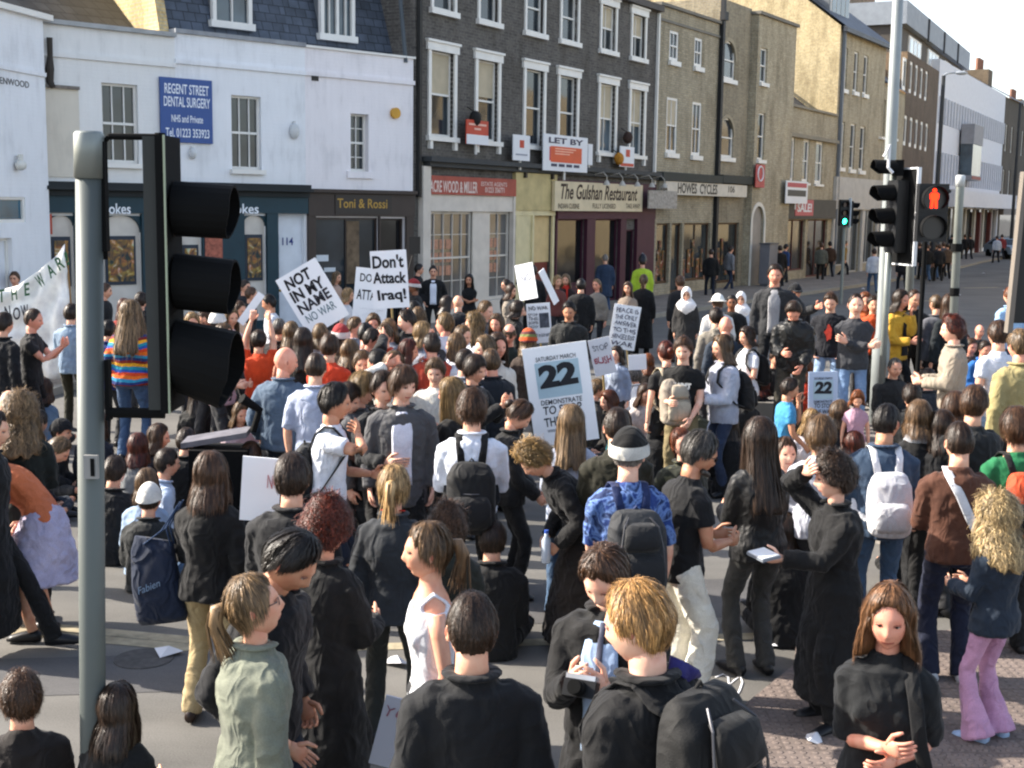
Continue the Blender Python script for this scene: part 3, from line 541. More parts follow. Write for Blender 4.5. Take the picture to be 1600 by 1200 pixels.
r, w_, h_ = board(802, 828, 211, 251, 'white board with red cup emblem left of the large letting board', [WB], d=.3, name='shop_board')
sub(r, 'cup_emblem', RED, -w_*.12, w_*.14, h_*.5, h_*.8); sub(r, 'print_line', mat('plain', '8a90a0', .5), -w_*.35, w_*.35, h_*.2, h_*.26)
r, w_, h_ = board(969, 991, 229, 261, 'white board with red emblem below the last first-floor window of the dark building', [WB], d=.3, name='shop_board')
sub(r, 'emblem', RED, -w_*.1, w_*.18, h_*.5, h_*.85); sub(r, 'red_strip', RED, -w_*.46, w_*.46, h_*.03, h_*.18)
r, w_, h_ = board(919, 926, 225, 258, 'narrow white board edge just right of the large letting board', [WB], d=.2, name='shop_board')
for px, py, c, lb in [(740, 185, '1c1c1c', 'black'), (979, 215, '3a2a24', 'dark'), (965, 248, 'b07828', 'ochre')]:
    u, z = D.uv(px, py, .2); o = thing('hanging_basket', {740: 'black lamp bracketed over the small red letting board', 979: 'dark ball basket above the small emblem board', 965: 'ochre ball basket left of the small emblem board'}[px], 'basket', D.p+D.t*u+D.n*.25+Vector((0, 0, z)), D.rz)
    b = MB(); b.sphere((0, 0, 0), (.16, .16, .2), 12, 8); b.build('bowl', mat('plain', c, .8, var=.5, scale=20), o); b = MB(); b.cyl((0, 0, .15), (0, .25, .3), .015, 6); b.build('bracket', DARKP, o)
# -- yellow brick houses
YB = mat('brick', 'aca188', .95, col2='9a8f76', mortar='8e8a80'); YB2 = mat('brick', 'b3a88f', .95, col2='a2967c', mortar='989284'); YB_SHADE = mat('brick', '9a8f78', .95, col2='887d68', mortar='8c887c')  # last brick is darkened to paint the shading of the arched house's left bay
A = Bld('yellow_brick_house', 'yellow brick house with four white sash windows over the bicycle shop', PLAN[3]+Vector((.02, .02, 0)), P(1115, 3))
zta = A.uv(1070, 20)[1]; wA = [A.rect(1041, 1058, 152, 240), A.rect(1081, 1095, 160, 243), A.rect(1046, 1060, 48, 98), A.rect(1085, 1097, 60, 103)]
zs = [(wA[0][2]+wA[1][2])/2, (wA[0][3]+wA[1][3])/2, (wA[2][2]+wA[3][2])/2, (wA[2][3]+wA[3][3])/2]; wA = [(*wA[i][:2], zs[0 if i < 2 else 2], zs[1 if i < 2 else 3]) for i in range(4)]
shA = [(.3, A.L*.27, .5, 2.6), (A.L*.5, A.L*.96, .5, 2.6), (A.L*.3, A.L*.47, .13, 2.6)]
A.wall(zta, YB, wA+shA, D=9, rv=.1)
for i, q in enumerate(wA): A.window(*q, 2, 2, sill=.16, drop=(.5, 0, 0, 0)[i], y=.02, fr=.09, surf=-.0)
A.boxp('coping', mat('plain', '77736a', .9), (0, A.L, -.1, .3, zta, zta+.1), (0, A.L, -.05, 0, zta-.5, zta-.42))
DKF = mat('plain', '2b2722', .6)
# red/brown shop frames of the bicycle shop run under both houses
Bb = Bld('yellow_brick_house', 'yellow brick house with round-arched windows and white arched door', P(1115, 3), PLAN[4], push=.0)
uC = Bb.uv(1166, 250)[0]; ztb = Bb.uv(1140, 45)[1]; ztc = Bb.uv(1195, 30)[1]
wB = [Bb.rect(1127, 1149, 64, 124), Bb.rect(1124, 1146, 184, 246)]; wC = [Bb.rect(1188, 1199, 75, 130, .3), Bb.rect(1184, 1195, 176, 250, .3)]; dC = Bb.rect(1174, 1192, 322, 440, .3); dC = (dC[0], dC[1], .13, dC[3])
shB = (.1, uC*.85, .3, 2.6)
Bb.wall(ztb+1.0, YB_SHADE, [*wB, shB], D=9, u1=uC, rv=.12); Bb.wall(ztc, YB2, [*wC, dC], D=9, u0=uC, y=-.3, rv=.12, name='wall')
def archtop(B, q, y, m):    # wall-coloured spandrels turn the square head into a round one
    a, c, z0, z1 = q; rr = (c-a)/2; b = MB(); n = 8
    for sgn, ux in ((1, a), (-1, c)):
        b.prism([(ux, y-.002, z1)]+[(ux+sgn*(rr-rr*math.cos(i*math.pi/2/n)), y-.002, z1-rr+rr*math.sin(i*math.pi/2/n)) for i in range(n+1)], (0, .09, 0))
    b.build('arch_spandrel', m, B.root)
    b = MB(); zc_ = z1-rr; th = .13 if m is YB_SHADE else .16
    for i in range(12):
        a0, a1 = math.pi*i/12, math.pi*(i+1)/12; f = lambda an, k: (a+rr-math.cos(an)*k, y-.025, zc_+math.sin(an)*k)
        b.prism([f(a0, rr), f(a0, rr+th), f(a1, rr+th), f(a1, rr)], (0, .024, 0))
    return b
for q in wB: Bb.window(*q, 1, 2, sill=.16, y=.05, fr=.07, glass=mat('glass', '3a4046', .1)); archtop(Bb, q, 0, YB_SHADE).build('brick_arch', mat('plain', '9b917c', .9), Bb.root)
for q in wC: Bb.window(*q, 1, 2, sill=.14, y=-.22, fr=.07, surf=-.3)
archtop(Bb, dC, -.3, YB2).build('arch_surround', mat('plain', 'd4d0c6', .7), Bb.root); a, c, z0, z1 = dC
Bb.boxp('door', mat('plain', '8f8a84', .6), (a, c, -.2, -.14, z0, z1)); Bb.boxp('door_surround', mat('plain', 'd4d0c6', .7), (a-.16, a, -.33, -.3, 0, z1-(c-a)/2), (c, c+.16, -.33, -.3, 0, z1-(c-a)/2))
Bb.boxp('coping', mat('plain', '77736a', .9), (uC-.1, Bb.L+.05, -.42, .1, ztc, ztc+.12)); Bb.boxp('drainpipe', mat('plain', '1d1f22', .6), (-.05, .14, -.16, -.02, 0, ztb+1.2))
b = MB(); b.box(-.1, .25, -.22, -.02, ztb+.2, ztb+.5); b.build('rainwater_hopper', mat('plain', '1d1f22', .6), Bb.root)
for B, sh in ((A, shA), (Bb, [shB])):
    for i, q in enumerate(sh): B.window(*q, (1, 2, 1)[i], 1, y=.1, fr=.07, fm=mat('plain', '4a3526', .5), name='shop_window', glass=mat('glass', '33383a', .08))
    for q in sh[:2] if B is A else [shB]:
        b = MB()
        for k in range(5): xx = q[0]+.2+(q[1]-q[0]-.4)*k/5; b.box(xx, xx+.16+.1*(k % 2), .1, .13, .6+.2*(k % 3), 1.3+.35*((k*7) % 3)); 
        b.build('goods_display', mat('poster', '7a3020', .6), B.root)
fz = A.uv(1070, 305)[1]; fz1 = A.uv(1070, 285)[1]
A.boxp('shop_canopy_box', mat('plain', '2e3330', .7), (0, A.L, -.35, 0, fz1+.02, fz1+.3)); Bb.boxp('shop_canopy_box', mat('plain', '2e3330', .7), (-.02, uC, -.36, 0, Bb.uv(1140, 287)[1], Bb.uv(1140, 287)[1]+.3))
bs = A.boxp('shop_sign', mat('plain', 'c9c2b4', .6), (A.uv(1028, 295)[0], A.uv(1156, 295)[0], -.3, -.02, fz, fz1)); A.txt('104', 1033, 1043, 295, DARKP, .22, .3, parent=bs, offset=.015); A.txt('HOWES  CYCLES', 1059, 1121, 295, DARKP, .34, .3, parent=bs, offset=.03); A.txt('106', 1138, 1148, 296, DARKP, .22, .3, parent=bs, offset=.015); zq0 = Bb.uv(1140, 306)[1]; zq1 = Bb.uv(1140, 287)[1]
pass
gg = A.rect(1014, 1058, 298, 326, .5); A.boxp('hanging_sign', mat('plain', '98938c', .6, var=.4, scale=10), (gg[0], gg[1], -.5, -.45, gg[2], gg[3]))
r, w_, h_ = board(1181, 1195, 257, 293, 'narrow red banner sign with white ring on the arched-door house', [mat('plain', 'a8383c', .5)], B=Bb, d=.45, post=False, name='wall_banner')
b = MB(); b.loft([(math.cos(k*math.pi/6)*w_*.3, -.01, h_*.6+math.sin(k*math.pi/6)*w_*.3) for k in range(13)], [.03]*13, (0, 1, 0), 5); b.build('ring_emblem', WB, r)
o = thing('notice_cabinet', 'grey metal cabinet standing on the pavement left of the arched door', 'cabinet', Bb.p+Bb.t*(uC+.5)+Bb.n*.9+Vector((0, 0, .12)), Bb.rz)
b = MB(); b.box(-.45, .45, -.2, .2, .1, 1.65); b.build('box', mat('plain', '6f6f74', .6), o); b = MB(); b.box(-.48, .48, -.23, .23, 1.65, 1.7); b.box(-.42, .42, -.17, .17, 0, .1); b.build('plinth_and_cap', mat('plain', '55565a', .6), o)
# -- low house
Lw = Bld('low_brick_house', 'low two-storey brick house with deep parapet between taller buildings', PLAN[4]+Vector((.02, .02, 0)), PLAN[5])
ztl = Lw.uv(1262, 172)[1]; wL = [Lw.rect(1231, 1241, 214, 284), Lw.rect(1254, 1264, 217, 286), Lw.rect(1274, 1285, 221, 288)]
shL = [(.4, Lw.L*.45, .5, 2.7), (Lw.L*.5, Lw.L*.92, .13, 2.7)]
Lw.wall(ztl, YB2, wL+shL, D=8, rv=.12)
for q in wL: Lw.window(*q, 1, 2, sill=.1, y=.05, fr=.13)
Lw.boxp('cornice', mat('plain', '8a8374', .9), (0, Lw.L, -.2, 0, ztl-1.25, ztl-1.1), (0, Lw.L, -.12, .3, ztl, ztl+.1)); Lw.boxp('shop_fascia', mat('plain', '4a463f', .7), (0, Lw.L, -.2, 0, 2.75, 3.6))
for i, q in enumerate(shL): Lw.window(*q, 2, 1, y=.1, fm=mat('plain', '5a2c28', .6), name='shop_window', glass=mat('glass', '2a2624', .1))
b = MB(); b.quad((0, .4, ztl-.3), (Lw.L, .4, ztl-.3), (Lw.L, 5, ztl+3.2), (0, 5, ztl+3.2)); b.poly([(0, .4, ztl-.3), (0, 8, ztl-.3), (0, 5, ztl+3.2)]); b.build('roof', SLATE, Lw.root)
r, w_, h_ = board(1228, 1262, 283, 318, 'red, white and black pictorial sign board standing over the low house shop', [WB], B=Lw, d=.5, name='pictorial_sign')
sub(r, 'red_band', mat('plain', 'a83a48', .5), -w_*.44, w_*.44, h_*.72, h_*.92); sub(r, 'black_shape', mat('plain', '22262a', .5), -w_*.42, w_*.42, h_*.32, h_*.6)
r, w_, h_ = board(1243, 1271, 312, 337, 'red sale sign with white letters on the low house fascia', [mat('plain', 'b04850', .5)], B=Lw, d=.22, name='sale_sign', post=False); bt(r, 'SALE!', w_*.8, h_*.55, 0, h_*.5, WB, .03)
# -- tall gabled house
E = Bld('tall_gabled_house', 'tall brick house with sunlit cream gable wall and three columns of narrow windows', PLAN[5]+Vector((.02, .02, 0)), PLAN[6])
zte = E.uv(1340, 50)[1]; wE = [E.rect(*q) for q in [(1317, 1324, 74, 140), (1334, 1341, 80, 144), (1349, 1356, 86, 148), (1311, 1319, 190, 262), (1328, 1336, 193, 265), (1343, 1351, 197, 267)]]
shE = [(.3, E.L*.3, .5, 3.2), (E.L*.36, E.L*.6, .13, 3.2), (E.L*.66, E.L*.95, .5, 3.2)]
E.wall(zte, YB2, wE+shE, D=12, rv=.15)
for q in wE: E.window(*q, 1, 2, sill=.18, y=.08, fr=.09)
b = MB(); GY = 4.5; zr = zte+4.6; b.prism([(-.02, -.0, zte-.02), (-.02, 12, zte-.02), (-.02, 12, zte+1.0), (-.02, GY+1.5, zr)], (.3, 0, 0)); b.prism([(-.03, 0, 5.0), (-.03, 12, 5.0), (-.03, 12, zte), (-.03, 0, zte)], (.02, 0, 0))
b.build('gable_wall', mat('brick', 'c4b28a', .95, col2='b8a57c', mortar='b0a68e'), E.root)
b = MB(); b.quad((-.2, -.35, zte-.1), (E.L+.1, -.35, zte-.1), (E.L+.1, GY+1.5, zr+.1), (-.2, GY+1.5, zr+.1)); b.quad((-.2, GY+1.5, zr+.1), (E.L+.1, GY+1.5, zr+.1), (E.L+.1, 12, zte+1), (-.2, 12, zte+1)); b.box(-.2, E.L+.1, -.36, -.2, zte-.3, zte-.1); b.build('roof', mat('slate', '3d424c', .5), E.root)
u0, u1, z0, z1 = E.rect(1288, 1312, -30, 14, -1.0); b = MB(); b.box(1.2, 4.2, 1.0, 4, zte+.5, zte+2.4); dm = b.build('dormer', LEAD, E.root); b = MB(); b.box(1.3, 4.1, .94, 1.0, zte+.6, zte+2.3); fw = b.build('window', WHITEP, dm); b = MB()
for i in range(4): b.box(1.4+i*.68, 1.98+i*.68, .92, .94, zte+.75, zte+2.15)
b.build('pane', GLASSB, fw)
E.boxp('drainpipe', mat('plain', '6f757c', .6), (.25, .4, -.16, -.02, 0, zte)); E.boxp('shopfront_frame', mat('plain', 'b5b2ac', .7), (0, .3, -.1, 0, 0, 3.2), (E.L*.3, E.L*.36, -.1, 0, 0, 3.2), (E.L*.6, E.L*.66, -.1, 0, 0, 3.2), (E.L*.95, E.L, -.1, 0, 0, 3.2), (0, E.L, -.16, 0, 3.2, 4.7))
for i, q in enumerate(shE): E.window(*q, 2, 1, y=.1, name='shop_window', fm=mat('plain', 'b5b2ac', .7))
# -- narrow house
Fh = Bld('narrow_brick_house', 'narrow brick house with dark roof squeezed between the gabled and brown buildings', PLAN[6]+Vector((.02, .02, 0)), PLAN[7]); ztf = Fh.uv(1390, 134)[1]
wF = [Fh.rect(1377, 1383, 155, 215), Fh.rect(1396, 1402, 158, 217)]; Fh.wall(ztf, YB2, wF, D=10)
for q in wF: Fh.window(*q, 1, 2, sill=.12)
b = MB(); b.quad((0, -.2, ztf), (Fh.L, -.2, ztf), (Fh.L, 5, ztf+4), (0, 5, ztf+4)); b.poly([(0, -.2, ztf), (0, 10, ztf), (0, 5, ztf+4)]); b.build('roof', SLATE, Fh.root); Fh.boxp('shop_fascia', mat('plain', '8f8c86', .7), (0, Fh.L, -.15, 0, 2.8, 3.9)); Fh.boxp('shop_glazing', GLASS, (.3, Fh.L-.3, -.06, 0, .5, 2.8))
# -- brown office block with penthouse
G = Bld('brown_office_block', 'brown brick office block with grey rooftop storey and rows of narrow windows', PLAN[7]+Vector((.02, .02, 0)), PLAN[8]); BRB = mat('brick', '6b5c4e', .95, col2='5e5044', mortar='6a6258'); ztg = G.uv(1428, 86)[1]
r1 = G.rect(1410, 1452, 100, 150); r2 = G.rect(1410, 1452, 186, 232); wG = []
for rr in (r1, r2):
    for k in range(5): w_ = (rr[1]-rr[0])/5; wG.append((rr[0]+w_*(k+.2), rr[0]+w_*(k+.75), rr[2], rr[3]))
G.wall(ztg, BRB, wG, D=14)
for q in wG: G.window(*q, 1, 1, fr=.18, y=.05)
G.boxp('stair_tower', mat('brick', 'a08468', .95, col2='94795e', mortar='8c8070'), (-.05, G.L*.9, 4.0, 14, 3, ztg+5.5)); G.boxp('tower_wall', mat('brick', '9a7f62', .95, col2='8b7258', mortar='8c8070'), (-.04, -.01, .01, 14, 3, ztg))
G.boxp('tower_window', GLASSB, (-.09, -.05, 6, 7.6, ztg+1.6, ztg+5)); G.boxp('canopy', mat('plain', '8e8c88', .8), (0, G.L, -.8, 0, 3.0, 3.8)); G.boxp('shop_glazing', GLASS, (.3, G.L-.3, -.05, 0, .4, 3.0))
# -- white modern block
Hh = Bld('white_modern_block', 'long white modern block with finned window bands and small bay', PLAN[8]+Vector((.02, .02, 0)), PLAN[9]); zth = Hh.uv(1505, 112)[1]; CONC = mat('plain', 'd0d2d8', .7, var=.06); bands = [Hh.rect(1460, 1550, 152, 196), Hh.rect(1460, 1550, 240, 292)]
b1z = (Hh.uv(1505, 205)[1], Hh.uv(1505, 166)[1]); b2z = (Hh.uv(1505, 292)[1], Hh.uv(1505, 246)[1])
Hh.wall(zth, CONC, [(.4, Hh.L-.3, *b1z), (.4, Hh.L-.3, *b2z), (.5, Hh.L-.5, .4, 3.4)], D=14, rv=.3)
for zz in (b1z, b2z):
    b = MB(); n = 26; b.quad((.4, .28, zz[0]), (Hh.L-.3, .28, zz[0]), (Hh.L-.3, .28, zz[1]), (.4, .28, zz[1])); wn = b.build('window_band', GLASSB, Hh.root); b = MB()
    for k in range(n+1): u = .4+(Hh.L-.7)*k/n; b.box(u-.11, u+.11, -.12, .26, zz[0], zz[1])
    b.box(.4, Hh.L-.3, .1, .24, (zz[0]+zz[1])/2-.06, (zz[0]+zz[1])/2+.06); b.build('fins', CONC, wn)
u = Hh.uv(1497, 240)[0]; u1 = Hh.uv(1512, 240)[0]; zt_, zb_ = Hh.uv(1503, 195)[1], Hh.uv(1503, 275)[1]
[Hh.boxp('bay_panel', mat('plain', '8d8d90', .7), q_) for q_ in ((u, u1, -1.0, -.13, (zt_+zb_)/2+.4, zt_), (u, u1, -1.0, -.13, zb_-.3, zb_))]; Hh.boxp('bay_glazing', GLASSB, (u+.1, u1-.1, -.95, -.13, zb_, (zt_+zb_)/2+.4)); Hh.boxp('bay_panel', mat('plain', '8a4030', .6), (u+.05, u1-.05, -1.02, -1.0, zb_-.25, zb_-.05))
Hh.boxp('canopy', CONC, (0, Hh.L, -1.4, 0, 3.5, 4.6)); Hh.boxp('shop_glazing', GLASS, (.5, Hh.L-.5, .2, .25, .4, 3.4)); [Hh.boxp('shop_pier', mat('plain', 'b5b0a4', .7), (k*Hh.L/7, k*Hh.L/7+.5, -.1, .1, 0, 3.5)) for k in range(7)]
Hh.boxp('red_shopfront', mat('plain', '5e2e2a', .6), (Hh.L*.62, Hh.L*.64, -.3, 0, 0, 3.2), (Hh.L*.8, Hh.L*.82, -.3, 0, 0, 3.2))
# penthouse spanning both office blocks
g = thing('rooftop_storey', 'grey panelled rooftop storey with white windows set back on the brown office block', 'rooftop', G.p+Vector((0, 0, ztg)), G.rz); lp = Hh.L*.52+G.L
zp0 = ztg; pa = G.uv(1440, 100, -.6)[1]; ph = G.uv(1440, 28, -.6)[1]-zp0
b = MB(); b.box(.3, lp, .6, 9, .0, ph*.55); b.build('walls', mat('plain', '55504a', .8), g); b = MB(); b.box(.1, lp+.2, .2, 9.3, ph*.55, ph)
fa = b.build('fascia', mat('plain', '8f969e', .7), g); b = MB()
for k in range(3): b.box(lp*(.28+.24*k), lp*(.28+.24*k)+.3, .12, .2, ph*.5, ph*.98)
b.build('panel_joint', mat('plain', '33363a', .7), fa)
for k in range(3):
    x = lp*(.12+.26*k); b = MB(); b.box(x, x+lp*.16, .52, .6, ph*.08, ph*.46); wn = b.build('window', WHITEP, g); b = MB()
    for j in range(3): b.box(x+.25+j*lp*.05, x+lp*.04+j*lp*.05+.1, .5, .52, ph*.13, ph*.41)
    b.build('pane', mat('glass', 'a8b4c0', .1), wn)
# -- dark far buildings with chimneys
I = Bld('far_brick_terrace', 'distant dark brick terrace with roof chimneys at the end of the street', PLAN[9]+Vector((.05, .05, 0)), PLAN[10]+(PLAN[10]-PLAN[9])*2.0); zti = I.uv(1580, 155)[1]
wI = [(k*3.0+1.0, k*3.0+2.0, zz, zz+2.2) for k in range(int(I.L/3)-1) for zz in (4.6, 8.3)]; I.wall(zti, mat('brick', '5e564c', .95, col2='524b43', mortar='605a50'), wI, D=12)
for q in wI: I.window(*q, 1, 2, fr=.15)
I.boxp('shop_fascia', mat('plain', '77706a', .7), (0, I.L, -.4, 0, 3.0, 3.9)); I.boxp('shop_glazing', GLASS, (.5, I.L-.5, -.05, 0, .4, 3.0)); b = MB(); b.quad((0, -.2, zti), (I.L, -.2, zti), (I.L, 5, zti+3), (0, 5, zti+3)); b.poly([(0, 0, zti), (0, 12, zti), (0, 5, zti+3)]); rf = b.build('roof', SLATE, I.root)
for u, h in ((3.0, 2.6), (22, 1.6), (36, 1.6), (52, 1.6)):
    b = MB(); b.box(u, u+2.0, 2, 4, zti-2, zti+h); ch = b.build('chimney', mat('brick', '7a6a55', .95, col2='6a5c4a', mortar='6a6258'), I.root); b = MB()
    for k in range(3): b.cyl((u+.4+.8*k, 3, zti+h), (u+.4+.8*k, 3, zti+h+1.0), .2, 8)
    b.build('chimney_pot', mat('plain', '86604e', .8), ch)
# the opposite side of the street (outside the frame, it is what the window glass reflects)
O = Bld('opposite_terrace', 'sunlit cream terrace across the street reflected in the window panes', Vector((60, 98, 0)), Vector((23, 40, 0))); O.wall(9.5, mat('brick', 'c9b48c', .95, col2='bca67e', mortar='b0a68e'), [(k*4+1.2, k*4+2.4, z, z+2.0) for k in range(16) for z in (4, 7)], D=10)
O.boxp('glazing', GLASS, (.5, O.L-.5, .12, .14, .5, 9.2))
# ------------------------------------------------------------------ street furniture
GALV = mat('plain', '7f8480', .42, metal=.35, var=.1, scale=6); GALVD = mat('plain', '5a605e', .5, metal=.2, var=.1); BLK = mat('plain', '17181a', .45, var=.2); BLKM = mat('plain', '0b0c0d', .85, spec=.15)
LENS = {'r': mat('glass', '30100e', .15), 'a': mat('glass', '3a2408', .15), 'g': mat('glass', '08241c', .15)}
def visor(b, c, L, rr, d, up=(0, 0, 1), seg=22, th=.006, cut=1.0, droop=.0, tap=.45, arc=280):
    """open hood: a tube around axis d, longer at the top than at the bottom, a real shell with thickness"""
    d = Vector(d).normalized(); s = d.cross(Vector(up)).normalized(); u = s.cross(d); c = Vector(c); V = []; F = []
    for k in range(seg+1):
        a = R(90-arc/2)+R(arc)*k/seg; ln = L*(1-tap*max(0, -math.sin(a)))
        for r_ in (rr, rr-th):
            for q, rad in ((0, r_), (ln, r_*cut)): V.append(c+d*q+(s*math.cos(a)+u*math.sin(a))*rad-u*droop*(q/L))
    for k in range(seg):
        o = k*4; n = o+4; F += [(o, o+1, n+1, n), (o+2, n+2, n+3, o+3), (o+1, o+3, n+3, n+1)]
    b.add([tuple(v) for v in V], F)
def signal_head(root, aspects, base_z, facing, off, sc=1.0, lit=None, w=.3, hood=.24, board_=False, rim=None):
    """head with its own boxes, hoods and lenses; facing = unit vector, off = offset of box centre from pole axis"""
    d = Vector(facing).normalized(); M_ = Matrix.Translation(off) @ Matrix.Rotation(math.atan2(d.y, d.x)+math.pi/2, 4, 'Z'); h = .33*sc; n = len(aspects); b = MB()
    for i in range(n): b.box(-w/2*sc, w/2*sc, -.06*sc, .12*sc, base_z+i*h+.004, base_z+(i+1)*h-.004)
    b.box(-w/2*sc+.01, w/2*sc-.01, -.05*sc, .13*sc, base_z-.02, base_z+n*h+.02); body = b.build('signal_box', BLK, root); body.matrix_local = M_
    if board_:
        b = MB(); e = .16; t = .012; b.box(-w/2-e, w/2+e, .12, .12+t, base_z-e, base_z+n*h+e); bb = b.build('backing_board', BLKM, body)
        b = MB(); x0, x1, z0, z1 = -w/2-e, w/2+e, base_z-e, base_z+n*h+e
        b.box(x0-.02, x0, .1, .15, z0, z1); b.box(x1, x1+.02, .1, .15, z0, z1); b.box(x0-.02, x1+.02, .1, .15, z1, z1+.02); b.box(x0-.02, x1+.02, .1, .15, z0-.02, z0); b.build('board_edge', mat('plain', 'd8dadd', .4), bb)  # rim coloured pale to stand for sun on the board edge
    for i, a in enumerate(aspects):
        zc_ = base_z+(i+.5)*h; b = MB(); visor(b, (0, -.055*sc, zc_), hood*sc, .128*sc, (0, -1, -.06)); b.build('hood', BLKM, body)
        b = MB(); b.cyl((0, -.062*sc, zc_), (0, -.05*sc, zc_), .108*sc, 20); b.build('lens', lit[1] if lit and lit[0] == i else LENS[a], body)
    return body
# near signal on the left
p0 = gp(141, 1180, 0); T1 = thing('traffic_signal', 'large close black traffic signal on grey pole seen edge-on at left', 'traffic signal', (at(147, 640, 4.75).x, 4.75, 0))
x0, y0 = T1.location.x, T1.location.y; rz = at(141, 205, 4.75).z
b = MB(); b.loft([(-.066, 0, 0), (-.039, 0, 1.2), (.008, 0, rz-.16)], [.049]*3, (1, 0, 0), 28); pole = b.build('pole', GALVD, T1.root if hasattr(T1, 'root') else T1, True)
b = MB(); b.loft([(.008, 0, rz-.17), (.011, 0, rz-.01), (.011, 0, rz)], [.054, .054, .045], (1, 0, 0), 28); b.build('pole_cap', GALV, T1, True)
b = MB(); b.box(-.022, .030, -.072, -.052, at(141, 742, 4.75).z, at(141, 706, 4.75).z); pl = b.build('number_plate', mat('plain', '8a8a88', .6), T1); zz = at(141, 724, 4.75).z
text('number', '1', .09, BLKM, pl, Matrix.Translation((.012, -.075, zz)) @ TM, offset=.003)
b = MB()
zt_, zb_ = at(200, 213, 4.75).z, at(200, 645, 4.75).z; xs = at(252, 400, 4.75).x-x0
b.loft([(.05, .02, zt_-.45), (.06, .02, zt_-.02), (.08, .02, zt_), (xs, .02, zt_)], [.012]*4, (0, 1, 0), 8); b.loft([(.05, 0, zb_), (xs, 0, zb_)], [(.02, .012)]*2, (0, 0, 1), 8); b.box(.052, .068, -.01, .03, zt_-.42, zt_-.02); b.box(.045, .061, -.01, .03, zb_-.03, zb_+.2)
b.cyl((xs-.0, .02, zt_-.01), (xs-.0, .02, zt_+.015), .02, 8); b.build('bracket', BLKM, T1)
hz = at(250, 638, 4.7).z; hh = at(250, 214, 4.7).z-hz
b = MB(); b.box(xs-.035, xs+.015, -.09, .11, hz, hz+hh); bd = b.build('signal_box', mat('plain', '303332', .7, var=.15), T1)
b = MB(); b.box(xs+.015, xs+.045, -.11, .13, hz-.01, hz+hh+.005); b.build('backing_board', BLKM, T1)
b = MB(); b.box(xs+.045, xs+.051, -.115, -.105, hz-.01, hz+hh+.005); b.build('gasket_strip', mat('plain', '9aa48c', .6), T1)
for i, (pt, pb, dr) in enumerate([(283, 371, .01), (397, 487, .02), (495, 625, .06)]):
    zc_ = (at(330, pt, 4.7).z+at(330, pb, 4.7).z)/2; rr = (at(330, pt, 4.7).z-at(330, pb, 4.7).z)/2*(1 if i < 2 else .9); b = MB(); visor(b, (xs+.055, .02, zc_), .215, rr, (1, 0, 0), th=.008, droop=dr, cut=.98 if i < 2 else 1.12, tap=.12 if i < 2 else .3, arc=350)
    hd = b.build('hood', BLKM, T1); b = MB(); b.cyl((xs+.056, .02, zc_), (xs+.07, .02, zc_), rr*.9, 24); b.build('lens', LENS['rag'[i]], hd)
# tall lamp column and its signal on the right
def pole_thing(name, label, cat, pxy_top, pxy_bot, d, r0, r1, ztop_px=None, m=None):
    a = at(*pxy_bot, d); t = at(*pxy_top, d); root = thing(name, label, cat, (a.x, d, 0)); k = (t.x-a.x)/(t.z-a.z)
    zt_ = t.z; b = MB(); x = lambda z: (z-a.z)*k; return root, x, zt_, b
root, X, zt_, b = pole_thing('lamp_column', 'tall pale steel lamp column rising past the top of the picture', 'lamp column', (1403, 0), (1374, 600), 17, 0, 0)
lean = (X(5)-X(2))/3; H_ = 9.5
b.loft([(X(z), 0, z) for z in (0, 1.35, 1.5, 4, H_)], [.115, .115, .08, .075, .055], (1, 0, 0), 20); b.build('column', mat('plain', '8c9292', .45, metal=.2), root, True); b = MB(); b.loft([(X(H_), 0, H_), (X(H_)+.6, -.5, H_+.3), (X(H_)+1.2, -1, H_+.35)], [.05, .035, .03], (0, 0, 1), 10); b.sphere((X(H_)+1.5, -1.2, H_+.33), (.4, .18, .1)); b.build('lantern', mat('plain', '8a8d90', .5), root)
T2 = thing('traffic_signal', 'black three-hood traffic signal with bright backing edge on the lamp column', 'traffic signal', (at(1392, 400, 16.6).x, 16.6, 0))
z0 = at(1385, 392, 16.6).z; z1 = at(1385, 284, 16.6).z
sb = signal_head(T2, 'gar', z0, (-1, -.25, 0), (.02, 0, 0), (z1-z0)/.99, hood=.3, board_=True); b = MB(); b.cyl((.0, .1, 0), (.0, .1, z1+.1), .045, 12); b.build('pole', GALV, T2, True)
zz = at(1378, 262, 16.6).z; b = MB(); visor(b, (0, 0, zz), .3, .1, (-1, -.1, 0)); b.box(-.02, .08, -.08, .1, zz-.1, zz+.1); b.build('top_hood', BLKM, T2)
b = MB(); px = [(1381, 245), (1390, 226), (1388, 262), (1395, 270)]; pts = [at(x, y, 16.3)-T2.location for x, y in px]; b.loft(pts, [.02]*4, (0, 1, 0), 6); b.build('arm_strap', mat('plain', 'd8d8da', .4), T2)
def small_pole(px, ptop, pbot, d, r, label, name='signal_post', m=GALV):
    a = at(px[1], pbot, d); t = at(px[0], ptop, d); root = thing(name, label, 'post', (a.x, d, 0)); k = (t.x-a.x)/(t.z-a.z)
    b = MB(); b.loft([(-a.z*k, 0, 0), (t.x-a.x-k*.1, 0, t.z-.12), (t.x-a.x, 0, t.z)], [r, r, r], (1, 0, 0), 16); b.build('pole', m, root, True)
    b = MB(); b.loft([(t.x-a.x-k*.1, 0, t.z-.12), (t.x-a.x, 0, t.z+.01), (t.x-a.x, 0, t.z+.02)], [r*1.15, r*1.15, r*.8], (1, 0, 0), 16); b.build('post_cap', mat('plain', 'b8bcbc', .4), root, True); return root, t.x-a.x, t.z
rp, tx, tz = small_pole((1430, 1420), 272, 470, 18, .057, 'grey signal post just left of the red-man signal')
